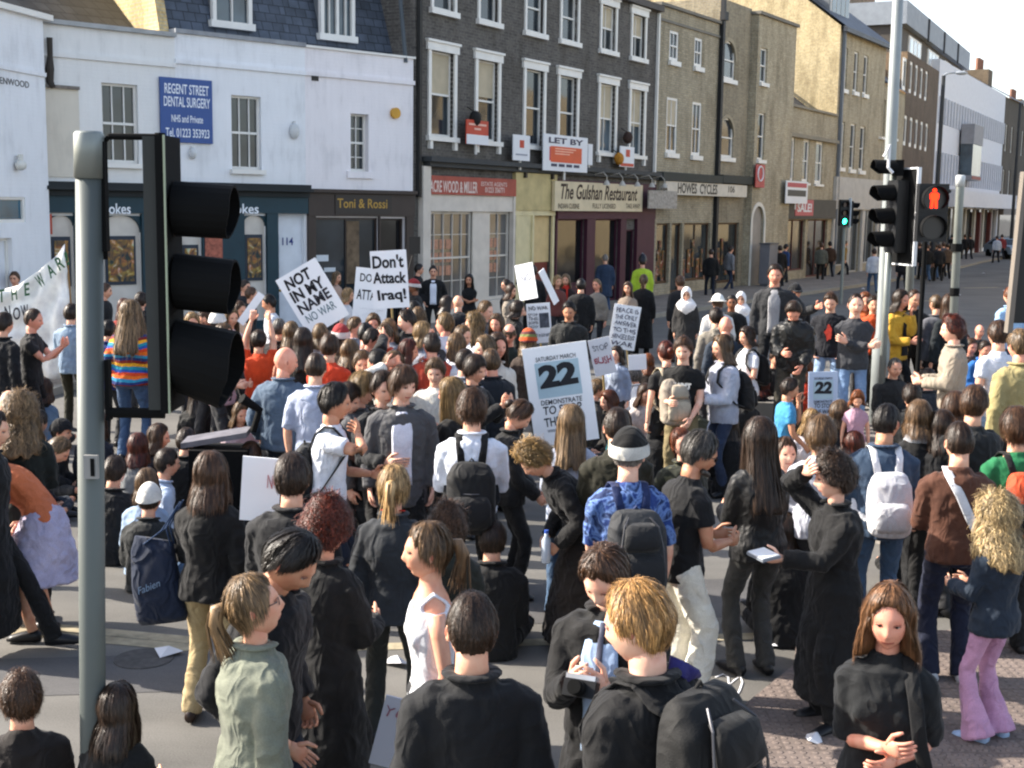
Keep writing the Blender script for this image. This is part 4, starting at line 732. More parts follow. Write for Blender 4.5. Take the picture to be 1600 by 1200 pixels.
rq, tx2, tz2 = small_pole((1501, 1491), 276, 470, 16, .05, 'slim pale post right of the red-man signal'); b = MB(); zb = at(1495, 387, 16).z; b.cyl((tx2*.5, 0, zb-.05), (tx2*.5, 0, zb+.05), .075, 12); b.build('clamp', BLKM, rq); b = MB(); b.cyl((tx2*.2, 0, zb-.6), (tx2*.2, 0, zb-.5), .06, 12); b.build('clamp', BLKM, rq)
# pedestrian signal, red man lit
pc = at(1458, 332, 15.5); T3 = thing('pedestrian_signal', 'black pedestrian signal box showing a lit red standing man', 'pedestrian signal', (pc.x, 15.5, 0), R(-4)); hw = 22.5/CF*15.5; z0 = at(1458, 378, 15.5).z; z1 = at(1458, 287, 15.5).z; zm = (z0+z1)/2
b = MB(); b.box(-hw, hw, 0, .16, z0, zm-.004); b.box(-hw, hw, 0, .16, zm+.004, z1); b.box(-hw+.01, hw-.01, .01, .15, z0+.01, z1-.01); bx = b.build('signal_box', BLK, T3)
for i, zc_ in enumerate(((z0+zm)/2, (zm+z1)/2)):
    b = MB(); visor(b, (0, 0, zc_), .13, hw*.86, (0, -1, -.05)); b.build('hood', BLKM, bx); b = MB(); b.cyl((0, -.01, zc_), (0, .0, zc_), hw*.8, 24); b.build('lens', mat('glass', '1c1c1e', .3), bx)
zc_ = (zm+z1)/2; k = hw*1.35; RM = mat('emit', 'ff2a0c', .5, e=2.0); b = MB()
pf = [(-.05, -.5), (-.17, -.5), (-.15, -.05), (-.2, -.05), (-.22, .2), (-.14, .28), (.14, .28), (.22, .2), (.2, -.05), (.15, -.05), (.17, -.5), (.05, -.5), (0, -.08)]
b.prism([(x*k*1.05, -.02, zc_+z*k) for x, z in pf[:13]], (0, .008, 0)); b.cyl((0, -.02, zc_+.4*k), (0, -.012, zc_+.4*k), .1*k, 14); b.build('red_man', RM, bx)
b = MB(); xe = at(1500, 298, 15.5).x-pc.x; ze = at(1500, 298, 15.5).z; b.loft([(hw, .1, ze), (xe, .1+.4, ze)], [.025]*2, (0, 0, 1), 8); b.loft([(0, .3, z1-.1), (0, .3, 0)], [.03, .03], (1, 0, 0), 10); b.loft([(0, .3, zm), (0, .1, zm)], [.03]*2, (0, 0, 1), 8); b.build('bracket', BLKM, T3)
# distant green signal
pc = at(1322, 334, 43); T4 = thing('traffic_signal', 'distant traffic signal showing green on the far pavement', 'traffic signal', (pc.x, 43, 0)); z0 = at(1322, 352, 43).z; z1 = at(1322, 313, 43).z
signal_head(T4, 'gar', z0, (.25, -1, 0), (-.1, -.1, 0), (z1-z0)/.99, lit=(0, mat('emit', '30ffc0', .5, e=6.0)), hood=.12, w=.36); signal_head(T4, 'gar', z0, (1, -.3, 0), (.22, .1, 0), (z1-z0)/.99*.95, hood=.25)
b = MB(); b.cyl((0, .1, 0), (0, .1, z1), .057, 10); b.build('pole', GALV, T4)
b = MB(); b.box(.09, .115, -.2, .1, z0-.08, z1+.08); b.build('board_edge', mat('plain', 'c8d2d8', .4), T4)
# distant street lamps and the post at the right edge
for px, top, d, lb in ((1462, 118, 60, 'tall dark lamp post before the white modern block'), (1583, 160, 90, 'distant dark lamp post before the far terrace')):
    a = at(px, 330, d); t = at(px, top, d); r = thing('street_lamp', lb, 'street lamp', (a.x, d, 0)); b = MB(); b.loft([(0, 0, 0), (0, 0, t.z)], [.13, .09], (1, 0, 0), 10); b.build('column', mat('plain', '2c3034', .6), r); b = MB(); b.loft([(0, 0, t.z), (.2, 0, t.z+.12), (.6, 0, t.z+.15)], [.06, .05, .04], (0, 0, 1), 8); b.sphere((.8, 0, t.z+.13), (.3, .14, .09)); b.build('lantern', mat('plain', '9aa0a6', .5), r)
pc = at(1597, 400, 6.4); T5 = thing('traffic_signal', 'dark signal head and brown post cut by the right picture edge', 'traffic signal', (pc.x, 6.4, 0)); za, zb = at(1597, 505, 6.4).z, at(1597, 268, 6.4).z
b = MB(); b.prism([(-.022, 0, za), (.1, 0, za), (.1, 0, zb), (.0, 0, zb)], (0, .1, 0)); b.build('signal_box', BLK, T5); b = MB(); b.prism([(-.05, -.01, za-.05), (-.024, -.01, za-.05), (-.002, -.01, zb+.0), (-.022, -.01, zb+.0)], (0, .05, 0)); b.build('board_edge', mat('plain', '6d665e', .6), T5)
b = MB(); b.cyl((.5, .1, 0), (.5, .1, zb+.1), .057, 16); b.cyl((.05, .1, zb-.05), (.5, .1, zb-.05), .02, 8); b.build('pole', GALVD, T5)
pc = gp(1364, 640); gb = thing('grit_bollard', 'yellow box post behind the foot of the lamp column', 'bollard', (at(1366, 580, 19).x, 19, 0)); b = MB(); b.box(-.05, .05, -.06, .06, 0, at(1366, 542, 19).z); b.box(-.06, .06, -.07, .07, at(1366, 542, 19).z, at(1366, 542, 19).z+.05); b.build('body', mat('plain', '8a6c1a', .5), gb)
# parked car far down the street
pc = gp(1574, 404); cr = thing('parked_car', 'pale blue hatchback car facing the camera far down the street', 'car', pc, R(6)); cm = mat('plain', '8a9aa8', .25, spec=.8)
b = MB()
prof = [(-2.0, .35), (-2.02, .62), (-1.9, .82), (-1.1, .93), (-.45, 1.38), (.9, 1.42), (1.7, .98), (1.95, .9), (2.0, .4)]
W_ = .82; n = len(prof); V = []
for sx_ in (-1, 1):
    for (yy, zz) in prof: V.append((sx_*(W_ if zz < 1.0 else W_*.78), yy, zz))
Fc = [(i, i+1, n+i+1, n+i) for i in range(n-1)]+[tuple(range(n-1, -1, -1)), tuple(range(n, 2*n)), (0, n, 2*n-1, n-1)]; b.add(V, Fc); bo = b.build('body', cm, cr)
b = MB(); b.add([(-.62, -1.06, .97), (.62, -1.06, .97), (.56, -.5, 1.35), (-.56, -.5, 1.35)], [(0, 1, 2, 3)]); b.add([(-.83, -.9, .95), (-.83, 1.4, .98), (-.66, .8, 1.36), (-.66, -.4, 1.34)], [(0, 1, 2, 3)]); b.build('windscreen', GLASS, cr)
for sx_ in (-1, 1):
    b = MB(); b.box(sx_*.58-.17, sx_*.58+.17, -2.04, -1.96, .6, .76); b.build('headlight', mat('plain', 'e8ecf0', .2), cr)
    for yy in (-1.3, 1.25):
        b = MB(); b.cyl((sx_*.7, yy, .31), (sx_*.86, yy, .31), .31, 20); b.build('wheel', BLKM, cr)
b = MB(); b.box(-.5, .5, -2.06, -2.0, .36, .52); b.build('bumper_grille', BLKM, cr); b = MB(); b.box(-.26, .26, -2.08, -2.06, .4, .5); b.build('number_plate', WHITEP, cr)
# ------------------------------------------------------------------ people
SKINS = {'l': 'd9a88c', 'p': 'e0b49c', 'm': 'c08e70', 'd': '8a5e44', 'r': 'd89c84'}
HAIRC = {'black': '1a1512', 'dark': '30231a', 'brown': '453021', 'midbrown': '5a4530', 'light': '705a40', 'blond': '927650', 'fair': '9c8660', 'ginger': '74401f', 'auburn': '4f2114', 'grey': '6a6560', 'redginger': '5e321d'}
CL = {'black': '17171a', 'charcoal': '2b2c30', 'navy': '161d30', 'dnavy': '11151f', 'white': 'dcdfe6', 'offwhite': 'cfcac0', 'grey': '6c6c70', 'lgrey': 'a0a3aa', 'dgrey': '3d3e42', 'beige': 'a09078', 'khaki': '857a58', 'olive': '3a3820', 'dgreen': '1f2a22', 'green': '14633f', 'sage': '74786a', 'denim': '3c5470', 'ddenim': '27374a', 'ldenim': '7f97b5', 'brown': '45291c', 'dbrown': '2d201b', 'red': 'b22a1e', 'orange': 'd8481e', 'rust': 'c8663c', 'yellow': 'c79a32', 'pink': 'c894a4', 'mauve': '9f7790', 'lilac': '8d8aa8', 'sky': '3a86b4', 'blue': '2c4f8c', 'lblue': '9db4d4', 'teal': '1c6a72', 'cream': 'd8d0bc', 'tan': '9a7c58', 'hivis': 'c2e02a', 'maroon': '5a1c20'}
def up_from(a, b=(0, 0, 1)): return Vector(a).cross(Vector(b))
def ik(a, t, l1, l2, hint):
    a, t, hint = Vector(a), Vector(t), Vector(hint); d = t-a; L = min(max(d.length, abs(l1-l2)+.02), l1+l2-.004); d = d.normalized(); t = a+d*L
    x = (l1*l1-l2*l2+L*L)/(2*L); h = math.sqrt(max(0, l1*l1-x*x)); p = hint-hint.dot(d)*d
    p = p.normalized() if p.length > 1e-4 else Vector((0, 1, 0)); return a+d*x+p*h, t
def sstep(x, a, b): t = min(1, max(0, (x-a)/(b-a))); return t*t*(3-2*t)
# head template -----------------------------------------------------------
HA, HB, HC = .077, .099, .121
def head_dir(th, ph): return np.stack([np.sin(th)*np.sin(ph), -np.sin(th)*np.cos(ph), np.cos(th)], -1)
def head_geo(fem, nth=30, nph=40):
    th = np.linspace(0, math.pi, nth+1)[1:-1]; t = np.linspace(0, 2*math.pi, nph, endpoint=False); ph = t-.5*np.sin(t)
    T, Pp = np.meshgrid(th, ph, indexing='ij'); D = head_dir(T, Pp); x, y, z = D[..., 0].copy(), D[..., 1].copy(), D[..., 2].copy()
    X = x*HA; Y = y*HB; Z = z*HC; lo = np.clip(-z, 0, 1)
    X *= 1-(.30 if fem else .22)*lo**1.6; Y = np.where(Y > 0, Y*(1-.55*lo**1.2), Y*(1-.10*lo**3)); Y = Y+.006*(z > 0)*z
    Y = np.where((Y < 0), -np.abs(Y)**1.0, Y); X *= 1+.02*np.clip(z, 0, 1)
    g = lambda cx, cz, sx_, sz_: np.exp(-((X-cx)/sx_)**2-((Z-cz)/sz_)**2)*(y < -.15)
    Y = Y+.0+ .010*(g(.032, .004, .017, .012)+g(-.032, .004, .017, .012))      # eye sockets
    Y -= .006*(g(.03, .027, .026, .010)+g(-.03, .027, .026, .010))*(.6 if fem else 1)
    Y -= .014*g(0, -.030, .0115, .012)+.009*g(0, -.012, .010, .018)+.005*g(.009, -.034, .006, .006)+.005*g(-.009, -.034, .006, .006)
    Y -= .006*g(0, -.064, .020, .010)-.004*g(0, -.0655, .022, .0025)+.002*g(0, -.074, .014, .004)
    Y += .003*g(0, -.082, .02, .006); Y -= .009*g(0, -.100, .02, .014); Y -= .004*(g(.045, -.025, .02, .02)+g(-.045, -.025, .02, .02))
    V = np.stack([X, Y, Z], -1); n = len(th); verts = [(0, .006, HC)]+V.reshape(-1, 3).tolist()+[(0, -.012, -HC*.97)]
    F = [(0, 1+(j+1) % nph, 1+j) for j in range(nph)]; mi = [0]*nph
    for i in range(n-1):
        for j in range(nph):
            k = (j+1) % nph; F.append((1+i*nph+j, 1+i*nph+k, 1+(i+1)*nph+k, 1+(i+1)*nph+j)); c = (V[i, j]+V[i+1, j]+V[i, k]+V[i+1, k])/4; m = 0
            if c[1] < -.04:
                if abs(c[2]+.0655) < .0085 and abs(c[0]) < .024-.9*abs(c[2]+.0655): m = 1
                elif .018 < c[2]-.06*abs(c[0]) < .028 and .012 < abs(c[0]) < .048: m = 2
                elif -.006 < c[2] < .016 and .016 < abs(c[0]) < .047: m = 6  # socket faces get darker skin, shade painted into the recess
            mi.append(m)
    L = len(verts)-1; F += [(L, 1+(n-1)*nph+j, 1+(n-1)*nph+(j+1) % nph) for j in range(nph)]; mi += [0]*nph
    b = MB(); b.add(verts, F, mi)
    for s in (1, -1):
        b.sphere((s*.031, -.0745, .004), (.0125, .0125, .0105), 10, 8, 3); b.sphere((s*.031, -.0842, .0030), (.0062, .0035, .0060), 8, 6, 4)
        b.loft([(s*.017, -.083, .0095), (s*.031, -.0885, .0125), (s*.045, -.080, .0085)], [(.0042, .0026)]*3, (0, 1, 0), 6, 6)
        b.loft([(s*.018, -.0855, .0072), (s*.031, -.0905, .0088), (s*.044, -.082, .0062)], [(.0014, .0012)]*3, (0, 1, 0), 5, 4)
        M_ = Matrix.Rotation(R(s*18), 3, 'Z').to_4x4() @ Matrix.Rotation(R(-10), 3, 'X').to_4x4()
        b.sphere((s*.079, .012, -.006), (.007, .019, .031), 10, 8, 0, M_); b.sphere((s*.084, .010, -.004), (.005, .010, .018), 8, 6, 5, M_)
    return np.concatenate(b.v), b.f, b.m
HEADS = {f: head_geo(f) for f in (False, True)}
HEADS_LO = {f: head_geo(f, 20, 24) for f in (False, True)}
def hair_geo(style, seed, n_tuft, k=1.0):
    det_lo = n_tuft < 600
    """returns MB with a shell grown over the skull and loose locks combed along it"""
    rg = np.random.default_rng(seed); nth, nph = 13, (36 if det_lo else 48 if n_tuft < 1500 else 72); ph = np.linspace(-math.pi, math.pi, nph, endpoint=False); A = np.abs(ph)
    S = dict(thick=.014, front=50, side=92, back=128, L=0, flare=.0, phid=60, curl=0.0, lock=.05, lw=.007, lift=.004, parting=False)
    S.update({'short': {}, 'crop': dict(thick=.007, lock=.02, lw=.004, lift=.002, front=46, back=122), 'messy': dict(thick=.018, lock=.055, lift=.009, curl=.004, front=56, side=98),
              'mop': dict(thick=.022, lock=.07, lift=.006, front=62, side=104, back=134), 'bob': dict(thick=.020, front=52, L=.075, phid=58, lock=.08, flare=.012),
              'medium': dict(thick=.018, front=50, L=.13, phid=62, lock=.09, flare=.014), 'long': dict(thick=.020, front=50, L=.27, phid=66, lock=.12, flare=.012),
              'vlong': dict(thick=.022, front=50, L=.38, phid=64, lock=.15, flare=.02), 'curlylong': dict(thick=.028, front=52, L=.24, phid=60, lock=.08, flare=.035, curl=.02, lift=.018, lw=.010),
              'curly': dict(thick=.032, front=52, side=98, back=132, lock=.04, curl=.018, lift=.014, lw=.010), 'afro': dict(thick=.05, front=50, side=94, back=128, lock=.03, curl=.014, lift=.01, lw=.009),
              'pony': dict(thick=.010, lock=.07, lift=.004, front=48, side=90, back=122), 'bun': dict(thick=.012, lock=.06, lift=.003, front=48, side=90, back=122), 'balding': dict(thick=.006, front=95, side=95, back=122, lock=.02, lw=.004, lift=.002),
              'dread': dict(thick=.032, front=50, L=.34, phid=60, lock=.22, flare=.04, lw=.014, lift=.012, curl=.01)}[style])
    ang = np.interp(np.degrees(A), [0, 32, 62, 80, 100, 125, 180], [S['front'], S['front']+2, S['side']-14, S['side']+2, S['side']+6, S['back']-4, S['back']])
    if style in ('long', 'vlong', 'bob', 'medium', 'curlylong', 'dread'): ang = np.interp(np.degrees(A), [0, 25, 55, 75, 100, 180], [S['front'], S['front']+3, 78, 96, 108, 118])
    rows = []; nD = 9 if S['L'] else 0; top0 = 0 if style != 'balding' else .62
    for i in range(nth+1):
        f = i/nth; f = top0+(1-top0)*f; th = np.radians(ang)*f; D = head_dir(th, ph); P_ = D*np.array([HA, HB, HC])
        P_[:, 1] += .008*np.clip(D[:, 2], -1, 1)*(D[:, 2] > 0); lo = np.clip(-D[:, 2], 0, 1); P_[:, 1] = np.where(P_[:, 1] > 0, P_[:, 1]*(1-.5*lo**1.2), P_[:, 1])
        tk = S['thick']*(1-.75*sstep(f, .72, 1.0)*(A < 1.15)-.35*sstep(f, .8, 1.0)*(A >= 1.15)*(S['L'] == 0))
        wob = np.array([mnoise.noise(Vector((q[0]*22+seed, q[1]*22, q[2]*22))) for q in P_])*(S['thick']*.28+S['curl']*.6)
        if not det_lo: wob = wob+np.array([mnoise.noise(Vector((math.cos(a)*7+seed, math.sin(a)*7, f*1.6))) for a in ph])*.011*min(1, f*2)+np.array([mnoise.noise(Vector((math.cos(a)*15, math.sin(a)*15+seed, f*2.2))) for a in ph])*.005*min(1, f*2)
        rows.append(P_+D*(tk+wob)[:, None])
    if S['L']:
        P0 = rows[-1]; wt = np.array([sstep(math.degrees(a), S['phid']-14, S['phid']+14) for a in A])
        for i in range(1, nD+1):
            f = i/nD; out = head_dir(np.full(nph, math.pi/2), ph); Q = P0.copy(); Q[:, 2] -= S['L']*f*wt*(1+.06*np.sin(ph*9+seed)); sw = math.sin(f*math.pi*.55)
            Q += out*(S['flare']*sw*wt)[:, None]; Q[:, 1] += .035*f*wt*(np.cos(ph) < 0)-.012*f*wt*(np.cos(ph) > 0); Q[:, 0] += .010*f*wt*np.sign(np.sin(ph))
            Q += out*(S['curl']*.9*wt*np.array([mnoise.noise(Vector((a*6, f*7, seed))) for a in ph]))[:, None]
            Q += out*((0 if det_lo else 1)*wt*np.array([.009*mnoise.noise(Vector((math.cos(a)*7+seed, math.sin(a)*7, 1.6+f*2)))+.006*mnoise.noise(Vector((math.cos(a)*15, math.sin(a)*15+seed, 2.2+f*3))) for a in ph]))[:, None]; Q -= out*((1-wt)*.006*min(1, i))[:, None]; rows.append(Q)
        Q = rows[-1].copy(); Q[:, 0] *= .35; Q[:, 1] = Q[:, 1]*.35+.03; rows.append(Q*(wt[:, None])+rows[-1]*(1-wt[:, None]))
    G = np.stack(rows); n = len(rows); b = MB(); V = G.reshape(-1, 3)*k; F = [(i*nph+j, i*nph+(j+1) % nph, (i+1)*nph+(j+1) % nph, (i+1)*nph+j) for i in range(n-1) for j in range(nph)]
    b.add(V, F)
    if n_tuft:
        N = n_tuft; m = n-2 if S['L'] else n-1; fi = rg.uniform(.3, m-.02, N)**.96; fj = rg.uniform(0, nph, N)
        def smp(a, c):
            i0 = np.clip(a.astype(int), 0, n-2); u = a-i0; j0 = c.astype(int) % nph; j1 = (j0+1) % nph; v = (c-np.floor(c))[:, None]; u = u[:, None]
            return (G[i0, j0]*(1-v)+G[i0, j1]*v)*(1-u)+(G[i0+1, j0]*(1-v)+G[i0+1, j1]*v)*u
        Pb = smp(fi, fj); Dn = smp(np.minimum(fi+.6, n-1.01), fj)-Pb; Dn /= np.linalg.norm(Dn, axis=1)[:, None]+1e-6
        out = Pb-np.array([0, .0, .0]); out[:, 2] *= .5; out /= np.linalg.norm(out, axis=1)[:, None]+1e-6; out -= (out*Dn).sum(1)[:, None]*Dn; W = np.cross(Dn, out); W /= np.linalg.norm(W, axis=1)[:, None]+1e-6
        ln = S['lock']*(.8 if style in ('short','crop') else 1)*rg.uniform(.6, 1.25, N)[:, None]; wd = S['lw']*(.62 if det_lo else .40)*rg.uniform(.4, 1.3, N)[:, None]; li = S['lift']*rg.uniform(.1, 1.5, N)[:, None]*np.where(rg.random(N) < .06, 2.6, 1)[:, None]; cu = S['curl']*rg.normal(0, 1, (N, 1)); dv = rg.normal(0, .22 if style in ('short', 'crop', 'messy', 'curly', 'afro') else .07, (N, 1)); Dn = Dn+W*dv
        rws = []
        step = np.linalg.norm(smp(np.minimum(fi+1, m-.01), fj)-smp(np.minimum(fi, m-.02), fj), axis=1)/np.maximum(.02, np.minimum(fi+1, m-.01)-fi); step = np.clip(step, .008, .08); drift = rg.normal(0, .35, N); drift = drift*np.clip(fi/6, .3, 1)*(1.2 if style in ('short', 'messy', 'mop') else 1)
        for f, wf, lf in ((0, .8, -.35), (.35, 1, .7), (.7, .8, 1.0), (1, .15, 1.0 if not S['curl'] else .2)):
            ft = fi+ln[:, 0]*f/step; ov = np.clip(ft-(m-.02), 0, None)[:, None]*step[:, None]; c = smp(np.minimum(ft, m-.02), fj+drift*f)+np.array([0, 0, -1.0])*ov*.9
            c = c+out*(li*lf+.0015)+W*(cu*math.sin(f*4)); rws.append(c-W*wd*wf/2); rws.append(c+W*wd*wf/2)
        V = np.stack(rws, 1).reshape(-1, 3)*k; F = []
        for i in range(N):
            o = i*8; F += [(o, o+1, o+3, o+2), (o+2, o+3, o+5, o+4), (o+4, o+5, o+7, o+6)]
        b.add(V, F)
    if style == 'pony':
        pts = [(0, .100, .035), (0, .135, .03), (0, .155, -.02), (0, .15, -.09), (0, .14, -.17)]; b.loft(np.array(pts)*k, [.018*k, .028*k, .03*k, .024*k, .006], (1, 0, 0), 10)
        for i in range(min(60, n_tuft)):
            o = rg.normal(0, .012, 3); b.loft((np.array(pts)[[1, 2, 3, 4]]+o*[1, 1, .3]+[[0, 0, 0], [0, .004, 0], o*.5, o*1.2])*k, [.003, .004, .003, .001], (1, 0, 0), 3, 0, False)
    if style == 'bun': b.sphere(np.array((0, .118, .02))*k, (.04*k, .034*k, .04*k), 12, 8)
    return b
ARM = {'down': [(.235, -.02, -.12), None], 'side': [(.26, -.10, -.06), None], 'pocket': [(.205, -.07, -.03), None], 'front': [(.10, -.30, .16), None], 'low': [(.13, -.24, -.02), None], 'read': [(.08, -.27, .26), None], 'chin': [(.05, -.17, .50), None],
       'face': [(.02, -.16, .58), None], 'brow': [(.10, -.16, .72), None], 'hip': [(.215, -.02, .05), (1, .5, 0)], 'crossL': [(-.12, -.21, .27), None], 'crossR': [(-.14, -.24, .23), None], 'up': [(.20, -.10, .95), (1, .2, 0)], 'fwd': [(.14, -.46, .34), None], 'fwdup': [(.14, -.40, .62), None],
       'back': [(.06, .17, .02), (1, .6, 0)], 'shoulder': [(.10, -.12, .46), None], 'lap': [(.08, -.26, .06), None], 'out': [(.52, -.18, .30), None], 'point': [(.1, -.55, .47), None], 'clap': [(.03, -.36, .38), None], 'cam': [(.07, -.28, .30), None], 'overhead': [(.10, -.12, 1.05), (1, .3, 0)]}
PEOPLE = {}
_det = {'n': (.0125, .016), 'm': (.019, .024), 'f': (.03, .03)}
ISL_H = .28; ISL = [(2.75, 13.2), (3.55, 11.6), (3.9, 10.5), (8.6, 10.4), (9.6, 20), (3.9, 20)]
def on_island(x, y):
    c = False; n = len(ISL)
    for i in range(n):
        (x0, y0), (x1, y1) = ISL[i], ISL[(i+1) % n]
        if (y0 > y) != (y1 > y) and x < (x1-x0)*(y-y0)/(y1-y0)+x0: c = not c
    return c
b = MB(); b.prism([(x, y, 0) for x, y in ISL], (0, 0, ISL_H)); struct(b.build('pavement_island', mat('paving', '85807a', .9, bw=.6, bh=.45)))
def person(px, py, face, sex, hair, top, legs, label, arms='down', pose='stand', h=None, lean=None, yaw=0, nod=8, tilt=0, skin='l', det=None, group=None, key=None, hat=None, shoes='black', glasses=False, sleeve=None, neck=None, scarf=None, d=None, inner=None, print_=None, beard=None, side=0, foot=None, bulk=1.0, tie=False, z0=None):
    fem = sex in ('f', 'g'); kid = sex in ('c', 'g'); h = h or {'m': 1.77, 'f': 1.66, 'c': 1.35, 'g': 1.4}[sex]; s = h/1.75; lean = lean if lean is not None else {'stand': 2, 'walk': 4, 'sit': 10, 'cross': 12, 'kneel': 8, 'bend': 60}[pose]
    seed = int(px*7+py*13) % 9973; rg = random.Random(seed)
    hstyle, hcol = hair; ttype, tcol = top[0], top[1]; ltype, lcol = legs[0], legs[1]; sk = mat('skin', SKINS[skin], .5)
    pz = {'stand': .93, 'walk': .91, 'sit': .13, 'cross': .12, 'kneel': .42, 'bend': .90}[pose]
    beta = R(lean)
    # spine
    offs = [-.10, -.05, 0, .06, .12, .20, .28, .35, .43, .485, .525, .56, .60]
    pos = []; ang = []; p = Vector((0, 0, pz)); prev = -.10
    for o in offs:
        a = beta*(.25+.75*sstep(o, -.02, .38)); d_ = o-prev; p = p+Vector((math.sin(R(side))*d_, -math.sin(a)*d_, math.cos(a)*d_)); pos.append(p.copy()); ang.append(a); prev = o
    base = pos[2].copy(); shift = Vector((0, 0, pz))-base; pos = [q+shift for q in pos]
    def T(o, x=0.0, f=0.0):     # torso point: o up the spine, x to the person's left, f forward
        i = 0
        while i < len(offs)-2 and offs[i+1] < o: i += 1
        u = (o-offs[i])/(offs[i+1]-offs[i]); a = ang[i]*(1-u)+ang[i+1]*u if o < offs[-1] else ang[-1]; q = pos[i].lerp(pos[i+1], u) if o <= offs[-1] else pos[-1]+Vector((0, -math.sin(ang[-1]), math.cos(ang[-1])))*(o-offs[-1])
        if o < offs[0]: q = pos[0]+Vector((0, -math.sin(ang[0]), math.cos(ang[0])))*(o-offs[0])
        return q+Vector((x, 0, 0))+Vector((0, -math.cos(a), -math.sin(a)))*f
    male_w = [(.13, .09), (.158, .108), (.165, .112), (.155, .106), (.146, .100), (.150, .104), (.168, .112), (.178, .115), (.162, .104), (.122, .086), (.078, .066), (.060, .060), (.056, .058)]
    fem_w = [(.13, .09), (.168, .115), (.172, .115), (.148, .098), (.126, .090), (.130, .096), (.146, .114), (.152, .116), (.134, .096), (.100, .078), (.060, .056), (.049, .051), (.047, .050)]
    W_ = [(a*bulk, c*bulk) if i < 9 else (a, c) for i, (a, c) in enumerate(fem_w if fem else male_w)]; sw = (.148 if fem else .180)
    if kid: sw *= .92
    # head frame
    HR = Matrix.Rotation(R(yaw), 4, 'Z') @ Matrix.Rotation(R(nod), 4, 'X') @ Matrix.Rotation(R(tilt), 4, 'Y'); hk = (1.08 if not kid else 1.18)
    nt_ = T(.61); hc = nt_+Vector(HR @ Vector((0, -.014, .074*hk)))
    if pose == 'bend': hc = nt_+Vector((0, -.06, .03))+Vector(HR @ Vector((0, -.01, .05)))
    # arms
    ARMJ = []; spec = arms if isinstance(arms, (list, tuple)) else (arms, arms)
    if spec[0] == 'crossed' or spec[1] == 'crossed': spec = ('crossL', 'crossR')
    for sgn, a in zip((1, -1), spec):       # person's left, then right
        tgt, hint = (ARM[a] if isinstance(a, str) else (a[:3], a[3] if len(a) > 3 else None)); x, y, z = tgt; hang = isinstance(a, str) and a in ('down', 'side', 'pocket')
        sh = T(.425, sgn*sw, 0)
        if pose == 'bend' and hang: tg = Vector((sgn*.2, sh.y-.06, sh.z-.50))
        elif hang: q = T(z, 0, 0) ; tg = Vector((sgn*x*(1 if not fem else .94), q.y+y*1-0.0, sh.z-.525+(z+.12)*1.0))
        else: tg = T(z, sgn*x, -y)
        hi = Vector((sgn*hint[0], hint[1], hint[2])) if hint else Vector((sgn*.45, .5, -.9)); el, wr = ik(sh, tg, .285, .255, hi); ARMJ.append((sgn, sh, el, wr, a))
    # legs
    LEGJ = []; fspec = foot or {'stand': ((.11, -.02, .09), (-.11, .0, .09)), 'walk': ((.09, -.26, .09), (-.09, .26, .13)), 'bend': ((.12, .03, .09), (-.12, -.05, .09)), 'sit': ((.16, -.62, .08), (-.15, -.55, .08)), 'cross': ((-.16, -.36, .07), (.14, -.33, .06)), 'kneel': ((.12, .40, .06), (-.12, .38, .06))}[pose]
    for sgn, f_ in zip((1, -1), fspec):
        hp = T(-.04, sgn*.092, 0); hint = {'sit': (sgn*.1, 0, 1), 'cross': (sgn*1.2, -.5, .25), 'kneel': (0, -1, -.6)}.get(pose, (sgn*.1, -1, 0)); f_ = Vector(f_)
        if pose == 'stand': f_ += Vector((rg.uniform(-.02, .04)*sgn, rg.uniform(-.05, .05), 0))
        kn, an = ik(hp, f_, .435, .415, hint); LEGJ.append((sgn, hp, kn, an))
    top_pt = (hc + Vector(HR @ Vector((0, 0, .121*hk))))*s
    # place: head-top pixel + head height fix the ground point
    fr = R(face)
    off = Matrix.Rotation(fr, 3, 'Z') @ Vector((top_pt.x, top_pt.y, 0)); hh_ = top_pt.z+(.012 if hstyle not in ('bald', 'crop') else 0)
    for zz_ in ((ISL_H, 0.0) if z0 is None else (z0,)):      # those who stand on the raised island are placed on its top
        P0 = gp(px, py, hh_+zz_); loc = Vector((P0.x-off.x, P0.y-off.y, zz_))
        if z0 is not None or zz_ == 0 or on_island(loc.x, loc.y): break
    if d is not None: r_ = ray(px, py); loc = Vector((r_.x/r_.y*d-off.x, d-off.y, 0.0))
    if det is None: det = 'n' if loc.y < 11 else 'm' if loc.y < 20 else 'f'
    seg = {'n': 14, 'm': 10, 'f': 8}[det]; K = s
    root = thing('person', label, 'person', loc, fr, group)
    def fin(b, name, m, smooth=True): 
        o = b.build(name, m, root, smooth); return o
    sc = lambda P_: [tuple(Vector(q)*K) for q in P_]
    sr = lambda R_: [(r[0]*K, r[1]*K) if not np.isscalar(r) else r*K for r in R_]
    def side_of(): return (1, 0, 0)
    # ---- body (skin): torso, neck, head, arms with hands, legs in one mesh
    b = MB(); e0 = -.006
    b.loft(sc([T(o) for o in offs]), sr([(w_[0]*(.82 if i < 11 and not (ttype == 'tank' and i > 6) else 1), w_[1]*(.80 if i < 11 and not (ttype == 'tank' and i > 6) else 1)) for i, w_ in enumerate(W_)]), (1, 0, 0), seg)
    b.loft(sc([T(.50), T(.56), hc+Vector(HR @ Vector((0, .012, -.03)))]), sr([(W_[10][0]*.8, W_[10][1]*.85), W_[11], (W_[12][0]*1.0, W_[12][1]*1.05)]), (1, 0, 0), seg)
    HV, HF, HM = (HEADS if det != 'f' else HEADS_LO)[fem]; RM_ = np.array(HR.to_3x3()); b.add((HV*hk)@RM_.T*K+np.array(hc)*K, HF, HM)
    af = .88 if fem else 1.0; armr = [(.05, .052), (.046, .049), (.041, .044), (.037, .038), (.038, .038), (.034, .033), (.027, .023), (.026, .019)]; armr = [(a*af, c*af) for a, c in armr]
